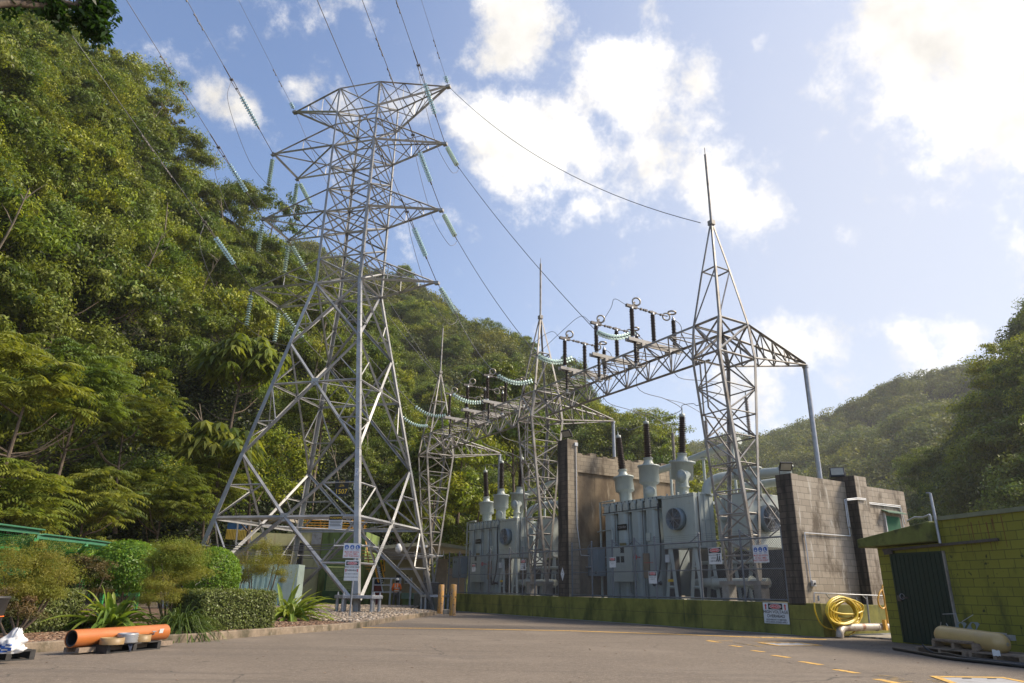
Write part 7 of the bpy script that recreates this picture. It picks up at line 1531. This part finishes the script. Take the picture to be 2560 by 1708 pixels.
# yellow access stairs and grey gate behind the gravel
r = root('access_stairs', 'yellow caged access stairs beside the mossy building', 'stairs', P2(300, 900, 50)); mb = MB()
for x0, y0, x1, y1 in ((160, 130, 320, 880), (240, 400, 330, 900), (90, 60, 160, 600), (370, 540, 430, 820), (420, 400, 440, 700)): mb.bar(P2(x0, y0, 50), P2(x1, y1, 49), .07)
for k in range(7): mb.bar(P2(30+k*12, 330+k*55, 50), P2(170+k*18, 340+k*55, 50), .045)
for y in (400, 500, 600, 700): mb.bar(P2(150, y, 50), P2(250, y, 50), .05); mb.bar(P2(370, y-10, 50), P2(440, y, 50), .05)
mb.build('handrails', 'orail', r); mb = MB()
for k in range(9): mb.bar(P2(285+k*11, 640+k*32, 49.5), P2(350+k*8, 640+k*32, 49.5), .06)
mb.bar(P2(310, 600, 49.5), P2(410, 1080, 49.5), .09); mb.build('treads', 'pipe', r)
r = root('pipe_gate', 'grey tubular gate and rails left of the worker', 'gate', P2(400, 1100, 46)); mb = MB()
for y in (825, 945, 1070): mb.bar(P2(240, y, 49), P2(740, y+2, 49), .07)
mb.build('rails', 'pipe', r)
for x in (245, 560, 720, 915): mb = MB(); a = P2(x, 815, 49); mb.bar(Vector((a.x, a.y, GZ)), a, .12); mb.build('post', 'pipe', r)
mb = MB(); a, b = P2(740, 1085, 49.5), P2(1040, 1085, 49.5); 
r = root('equipment_box', 'pale green equipment box in front of the beige building', 'equipment', Vector((a.x, a.y, GZ))); zz = P2(740, 1190, 49.5).z; mb.frame(Vector((a.x, a.y, zz)), Vector((b.x-a.x, 0, 0)), (0, .8, 0), UP*(a.z-zz)); mb.build('upper_box', mat('pale_green_metal', (.20, .29, .20), .6, 0, .15, 3), r)
z3 = P2(740, 1300, 49.5).z; mb = MB(); mb.frame(Vector((a.x+.1, a.y+.05, z3)), Vector((b.x-a.x-.2, 0, 0)), (0, .7, 0), UP*(zz-z3)); mb.build('lower_box', 'portal2', r); mb = MB(); mb.frame(Vector((a.x, a.y, GZ)), Vector((b.x-a.x+.9, 0, 0)), (0, .6, 0), UP*max(.05, z3-GZ)); mb.build('plinth', 'conc', r)
mb = MB(); a, b = P2(230, 1090, 51), P2(1500, 1080, 51); mb.frame(Vector((a.x, a.y, GZ)), Vector((b.x-a.x, b.y-a.y, 0)), (0, .3, 0), UP*(a.z-GZ)); tag(mb.build('low_wall', 'moss'), 'low mossy wall running behind the worker', 'wall')
mb = MB(); a, b = P2(1100, 905, 46), P2(1460, 905, 46); mb.frame(Vector((a.x, a.y, GZ)), Vector((b.x-a.x, 0, 0)), (0, 2.2, 0), UP*(a.z-GZ)); tag(mb.build('plinth_block', 'darksteel'), 'dark brown plinth under the farthest gantry column', 'plinth')
q = P2(320, 1090, 50); r = root('drum', 'blue and red drum behind the grey gate', 'drum', Vector((q.x, q.y, GZ))); z_ = P2(320, 950, 50).z; mb = MB(); mb.lathe([(.28, 0), (.28, z_-GZ)], Vector((q.x, q.y, GZ)), UP, 16); mb.build('body', mat('dull_red', (.16, .03, .025), .6), r); mb = MB(); mb.lathe([(.26, 0), (.26, .35), (.05, .36)], Vector((q.x, q.y, z_)), UP, 16); mb.build('lid', 'cloth', r)

# ------------------------------------------------------------------ hose, pipes and yellow gate at the wall corner
def K(x, y, t): return onplane(1860+x/5.875, 1440+y/5.875, YO+U*(-3.0)+V*0, U) if t is None else None
HS = -2.95
def hq(x, y, s=HS): return yps(1860+x/5.875, 1440+y/5.875, s)
r = root('water_pipe_rail', 'thin galvanised water pipe with tap running above the coiled yellow hose', 'pipe', hq(1030, 250)); mb = MB()
mb.tube([hq(1030, 390), hq(1030, 250), hq(1740, 280), hq(2050, 292)], .018, 8); mb.build('pipe_run', 'pipe', r)
mb = MB(); mb.tube([hq(1800, 300), hq(1845, 720)], .025, 8); mb.tube([hq(1200, 260), hq(1260, 335)], .015, 6); mb.tube([hq(1740, 290), hq(1800, 345)], .012, 6); mb.tube([hq(1090, 290), hq(1100, 370)], .03, 8); mb.build('stand_and_brackets', 'pipe', r)
hc = hq(1490, 330); r = root('coiled_hose', 'thick bundle of coiled yellow hose hanging on a bracket at the wall corner', 'hose', hc); mb = MB(); rgx = random.Random(12); pts = []
for k in range(15):
    xr = rgx.uniform(130, 262); yb = rgx.uniform(560, 880); cx_ = 1480+rgx.uniform(-60, 60); ty = 305+rgx.uniform(0, 75); sh_ = HS-.04-.022*k
    for a in range(18):
        an = math.pi*2*a/18; x = cx_-xr*math.sin(an)*(1-.10*math.cos(an)); y = (ty+yb)/2-(yb-ty)/2*math.cos(an)
        x += (y-590)*.10+rgx.uniform(-7, 7); y += rgx.uniform(-7, 7)
        pts.append(hq(x, y, sh_+.02*math.sin(an+k)))
mb.tube(smooth(pts, 3), .030, 8); mb.build('coils', 'yhose', r)
mb = MB(); mb.tube(smooth([hq(1030, 390), hq(1045, 520), hq(1120, 690), hq(1230, 770), hq(1380, 785), hq(1460, 740)], 6), .02, 8); mb.build('loose_end', 'yhose', r)
mb = MB(); mb.tube([hq(1270, 340), hq(1655, 385)], .02, 6); mb.tube([hq(1655, 385), hq(1655, 320)], .015, 6); mb.build('hanging_bracket', 'pipe', r)
r = root('drain_pipe', 'rusty steel pipe with elbow lying at the wall corner under the hose', 'pipe', hq(1410, 880)); mb = MB()
mb.tube(smooth([hq(1410, 905, -3.3), hq(1410, 830, -3.3), hq(1440, 775, -3.25), hq(1500, 755, -3.2)], 5)+[hq(2100, 745, -3.1)], .105, 14); mb.lathe([(.12, 0), (.12, .05)], hq(1940, 750, -3.12), V, 14); mb.build('pipe', layer(mat('rusty_pipe', (.36, .32, .28), .5, .3, .1, 4), (.20, .09, .05), 4, .52, .65), r)
mb = MB(); mb.frame(G(1860+1480/5.875, 1440+895/5.875), V*2.6-U*.0, -U*.14, UP*.07)
for k in range(12): pass
tag(mb.build('cable_tray', 'pipe'), 'perforated galvanised cable tray lying on the ground below the yellow hose', 'cable tray')
mb = MB(); mb.frame(Yd(-3.1, .8, GZ), V*5, -U*2.2, UP*.05); tag(mb.build('concrete_apron', 'conc', bevel=.01), 'pale concrete apron beside the green building corner', 'slab')
r = root('safety_gate', 'yellow tubular self closing safety gate beside the green building', 'gate', hq(2100, 690, -3.3)); mb = MB(); S3 = -3.3
mb.tube(smooth([hq(2025, 200, S3), hq(1985, 260, S3), hq(1968, 360, S3), hq(1990, 440, S3), hq(2040, 480, S3), hq(2070, 440, S3), hq(2060, 330, S3), hq(2030, 200, S3), hq(2035, 130, S3)], 5), .026, 8); mb.build('hoop', 'yrail', r)
mb = MB(); mb.tube([hq(2060, 330, S3), hq(2115, 700, S3)], .03, 8); mb.frame(hq(2090, 800, S3), V*.12, U*.1, UP*.3); mb.build('gate_post', 'yrail', r)

# ------------------------------------------------------------------ pallet stack with cream cylinder at the lower right
def c7(x, y): return C(x, y, 2200, 1480, 6.528)
b0_ = G(*c7(1330, 1010)); b1_ = G(*c7(1800, 1130)); dx = Vector((.30, -.95, 0)).normalized()
XP = (G(*c7(2350, 1185))-G(*c7(560, 985))); XP.normalize(); YP = Vector((-XP.y, XP.x, 0))
if YP.x < 0: YP = -YP
o0 = G(*c7(560, 1000)); Ls = (G(*c7(1800, 1150))-o0).length
pallet('lower weathered timber pallet under the cream cylinder', o0+YP*.05, XP, YP, min(Ls, 1.3), 1.0, .14, 'wood')
pallet('weathered timber pallet at the near end beside the red printed bag', o0+XP*1.35+YP*.08, XP, YP, 1.2, 1.0, .14, 'wood')
pallet('upper weathered timber pallet directly under the cream cylinder', o0+XP*.30+YP*.22+UP*.145, XP, YP, 1.1, .8, .14, 'wood')
mb = MB(); zp = atz(*c7(850, 765), GZ+.30); mb.frame(o0+XP*.35+YP*.2+UP*.29, XP*.95, YP*.12, UP*.03); tag(mb.build('loose_board', 'wood'), 'loose weathered board on the upper pallet', 'board')
ra = .155; zc = GZ+.29+ra+.01; e0 = atz(*c7(975, 720), zc); e1 = atz(*c7(2010, 840), zc)
e0 = o0+XP*.55+YP*.55; e0.z = zc+.02; e1 = e0+XP*1.5; e1.z = zc-.02
q0_ = onplane(*c7(930, 690), o0+YP*.55, YP); q1_ = onplane(*c7(2090, 860), o0+YP*.55, YP); e0 = q0_; e1 = q1_; axc = e1-e0; Lc = axc.length; ra = Lc*.115
r = root('gas_cylinder', 'long cream painted cylinder with rounded ends lying on the pallets', 'cylinder', e0); mb = MB()
prof = [(.02, 0)]+[(ra*math.sin(a*math.pi/2/6), ra*(1-math.cos(a*math.pi/2/6))) for a in range(1, 7)]+[(ra, Lc-ra)]+[(ra*math.cos(a*math.pi/2/6), Lc-ra+ra*math.sin(a*math.pi/2/6)) for a in range(1, 6)]+[(.02, Lc)]
mb.lathe(prof, e0, axc, 32); mb.build('shell', 'cream', r); mb = MB(); mb.lathe([(.012, -.05), (.02, -.04), (.02, 0)], e0, axc, 8); mb.lathe([(.035, 0), (.035, .02)], e1-axc.normalized()*.02, axc, 10); mb.build('valve', 'pipe', r)
r = root('steel_bracket', 'grey steel bracket with two round cut-outs standing behind the cream cylinder', 'bracket', e0.lerp(e1, .35)+UP*ra); nrm_ = YP
for (xa, xb) in ((1200, 1420), (1400, 1630)):
    A_ = [onplane(*c7(x, y), o0+YP*.72, YP) for x, y in ((xa, 605), (xa+80, 490), (xb, 500), (xb-70, 640))]
    cen = onplane(*c7((xa+xb)/2+8, 560), o0+YP*.72, YP); rad = (A_[2]-A_[1]).length*.30; mb = MB(); ring = [cen+XP*rad*math.cos(t*math.pi/10)+UP*rad*math.sin(t*math.pi/10) for t in range(20)]
    def edge(t):
        d = (XP*math.cos(t*math.pi/10)+UP*math.sin(t*math.pi/10)); best = None
        for i in range(4):
            p, q = A_[i]-cen, A_[(i+1) % 4]-cen; px_, pz, qx, qz = p.dot(XP), p.z, q.dot(XP), q.z; dx_, dz_ = math.cos(t*math.pi/10), math.sin(t*math.pi/10); ex, ez = qx-px_, qz-pz; den = dx_*ez-dz_*ex
            if abs(den) > 1e-9:
                s_ = (px_*ez-pz*ex)/den; u_ = (px_*dz_-pz*dx_)/den
                if s_ > 0 and -.001 <= u_ <= 1.001: best = s_ if best is None else min(best, s_)
        return cen+d*max(best or rad*1.1, rad*1.05)
    outr = [edge(t) for t in range(20)]
    for t in range(20):
        u1 = (t+1) % 20; mb.prism([ring[t], outr[t], outr[u1], ring[u1]], nrm_*.012)
    mb.build('cutout_plate', 'bluegrey', r)
mb = MB(); mb.frame(onplane(*c7(1110, 615), o0+YP*.66, YP), onplane(*c7(2010, 700), o0+YP*.66, YP)-onplane(*c7(1110, 615), o0+YP*.66, YP), YP*.1, UP*.03); mb.build('base_channel', 'steel2', r)
mb = MB(); o_ = o0+YP*.7; f_ = lambda x, y: onplane(*c7(x, y), o_, YP)
mb.tube([f_(1280, 490), f_(1235, 355), f_(1020, 362)], .008, 5); mb.tube([f_(1340, 485), f_(1500, 385), f_(1520, 375)], .008, 5); mb.tube([f_(1130, 600), f_(1080, 510)], .008, 5); mb.tube([f_(970, 740), f_(995, 490)], .008, 5); mb.build('bent_rods', 'pipe', r)
mb = MB(); mb.frame(f_(2060, 790), XP*.12, YP*.12, UP*.10); mb.build('angle_end', 'pipe', r)
r = root('black_pipe', 'thick black polythene pipe lying on the asphalt in front of the pallets', 'pipe', G(*c7(230, 945))); mb = MB(); mb.tube(smooth([G(*c7(x, y))+UP*.035 for x, y in ((230, 950), (700, 1035), (1150, 1115), (1750, 1180), (2350, 1245), (2900, 1290))], 5), .036, 10); mb.build('tube', 'rubber', r)
r = root('black_pipe', 'thinner black pipe drooping from the pallet stack towards the right', 'pipe', f_(690, 860)); mb = MB(); mb.tube(smooth([onplane(*c7(690, 860), o0-YP*.02, YP), onplane(*c7(760, 930), o0-YP*.03, YP), onplane(*c7(900, 1000), o0-YP*.04, YP), G(*c7(1100, 1075))+UP*.08, G(*c7(1400, 1125))+UP*.06, G(*c7(1900, 1175))+UP*.05, G(*c7(2350, 1215))+UP*.04, G(*c7(2900, 1250))+UP*.03], 5), .022, 8); mb.build('tube', 'rubber', r)
q = onplane(*c7(1900, 1010), o0+YP*.05, YP); mb = MB(); rgx = random.Random(4); vs = [q+XP*(i*.035-.09)+YP*(.01*rgx.random())+UP*(j*.035-.05+.02*rgx.random()) for i in range(6) for j in range(4)]
mb.add(vs, [(i*4+j, i*4+j+1, (i+1)*4+j+1, (i+1)*4+j) for i in range(5) for j in range(3)], True); mb.build('printed_bag', 'bag', None, label='small crumpled white and red bag on the near pallet', cat='bag')
# fallen leaves on the asphalt
rg_ = np.random.default_rng(99); n = 260; P = np.stack([rg_.uniform(-9, 9, n), rg_.uniform(8, 34, n), np.full(n, GZ+.006)], 1); keep = np.array([p[0] > interp(p[1], [(8, -9.5), (13, -8), (20, -5.2), (35, -3)]) for p in P]); P = P[keep]
o = npmesh('fallen_leaves', leaf_quads(rg_, P, np.tile([[0, 0, 3.0]], (len(P), 1)), .05, .6, 0, .15), fq(len(P)), M['chip'], tint=np.repeat(rg_.uniform(0, 1, len(P)), 4)); tag(o, 'scattered fallen leaves on the asphalt', 'leaves', kind='stuff')

# ------------------------------------------------------------------ valley haze
hz_ = mat('valley_haze', (1, 1, 1)); nt = hz_.node_tree
for n in list(nt.nodes): nt.nodes.remove(n)
o_ = N(nt, 'ShaderNodeOutputMaterial'); v_ = N(nt, 'ShaderNodeVolumePrincipled'); v_.inputs['Color'].default_value = (.93, .93, .90, 1); v_.inputs['Density'].default_value = HAZE; v_.inputs['Anisotropy'].default_value = .35; nt.links.new(v_.outputs[0], o_.inputs['Volume'])
mb = MB(); mb.box((-960, -360, GZ-1.5), (960, 1560, 190)); hb_ = mb.build('haze', hz_); tag(hb_, 'thin pale haze filling the valley', 'haze', kind='stuff')
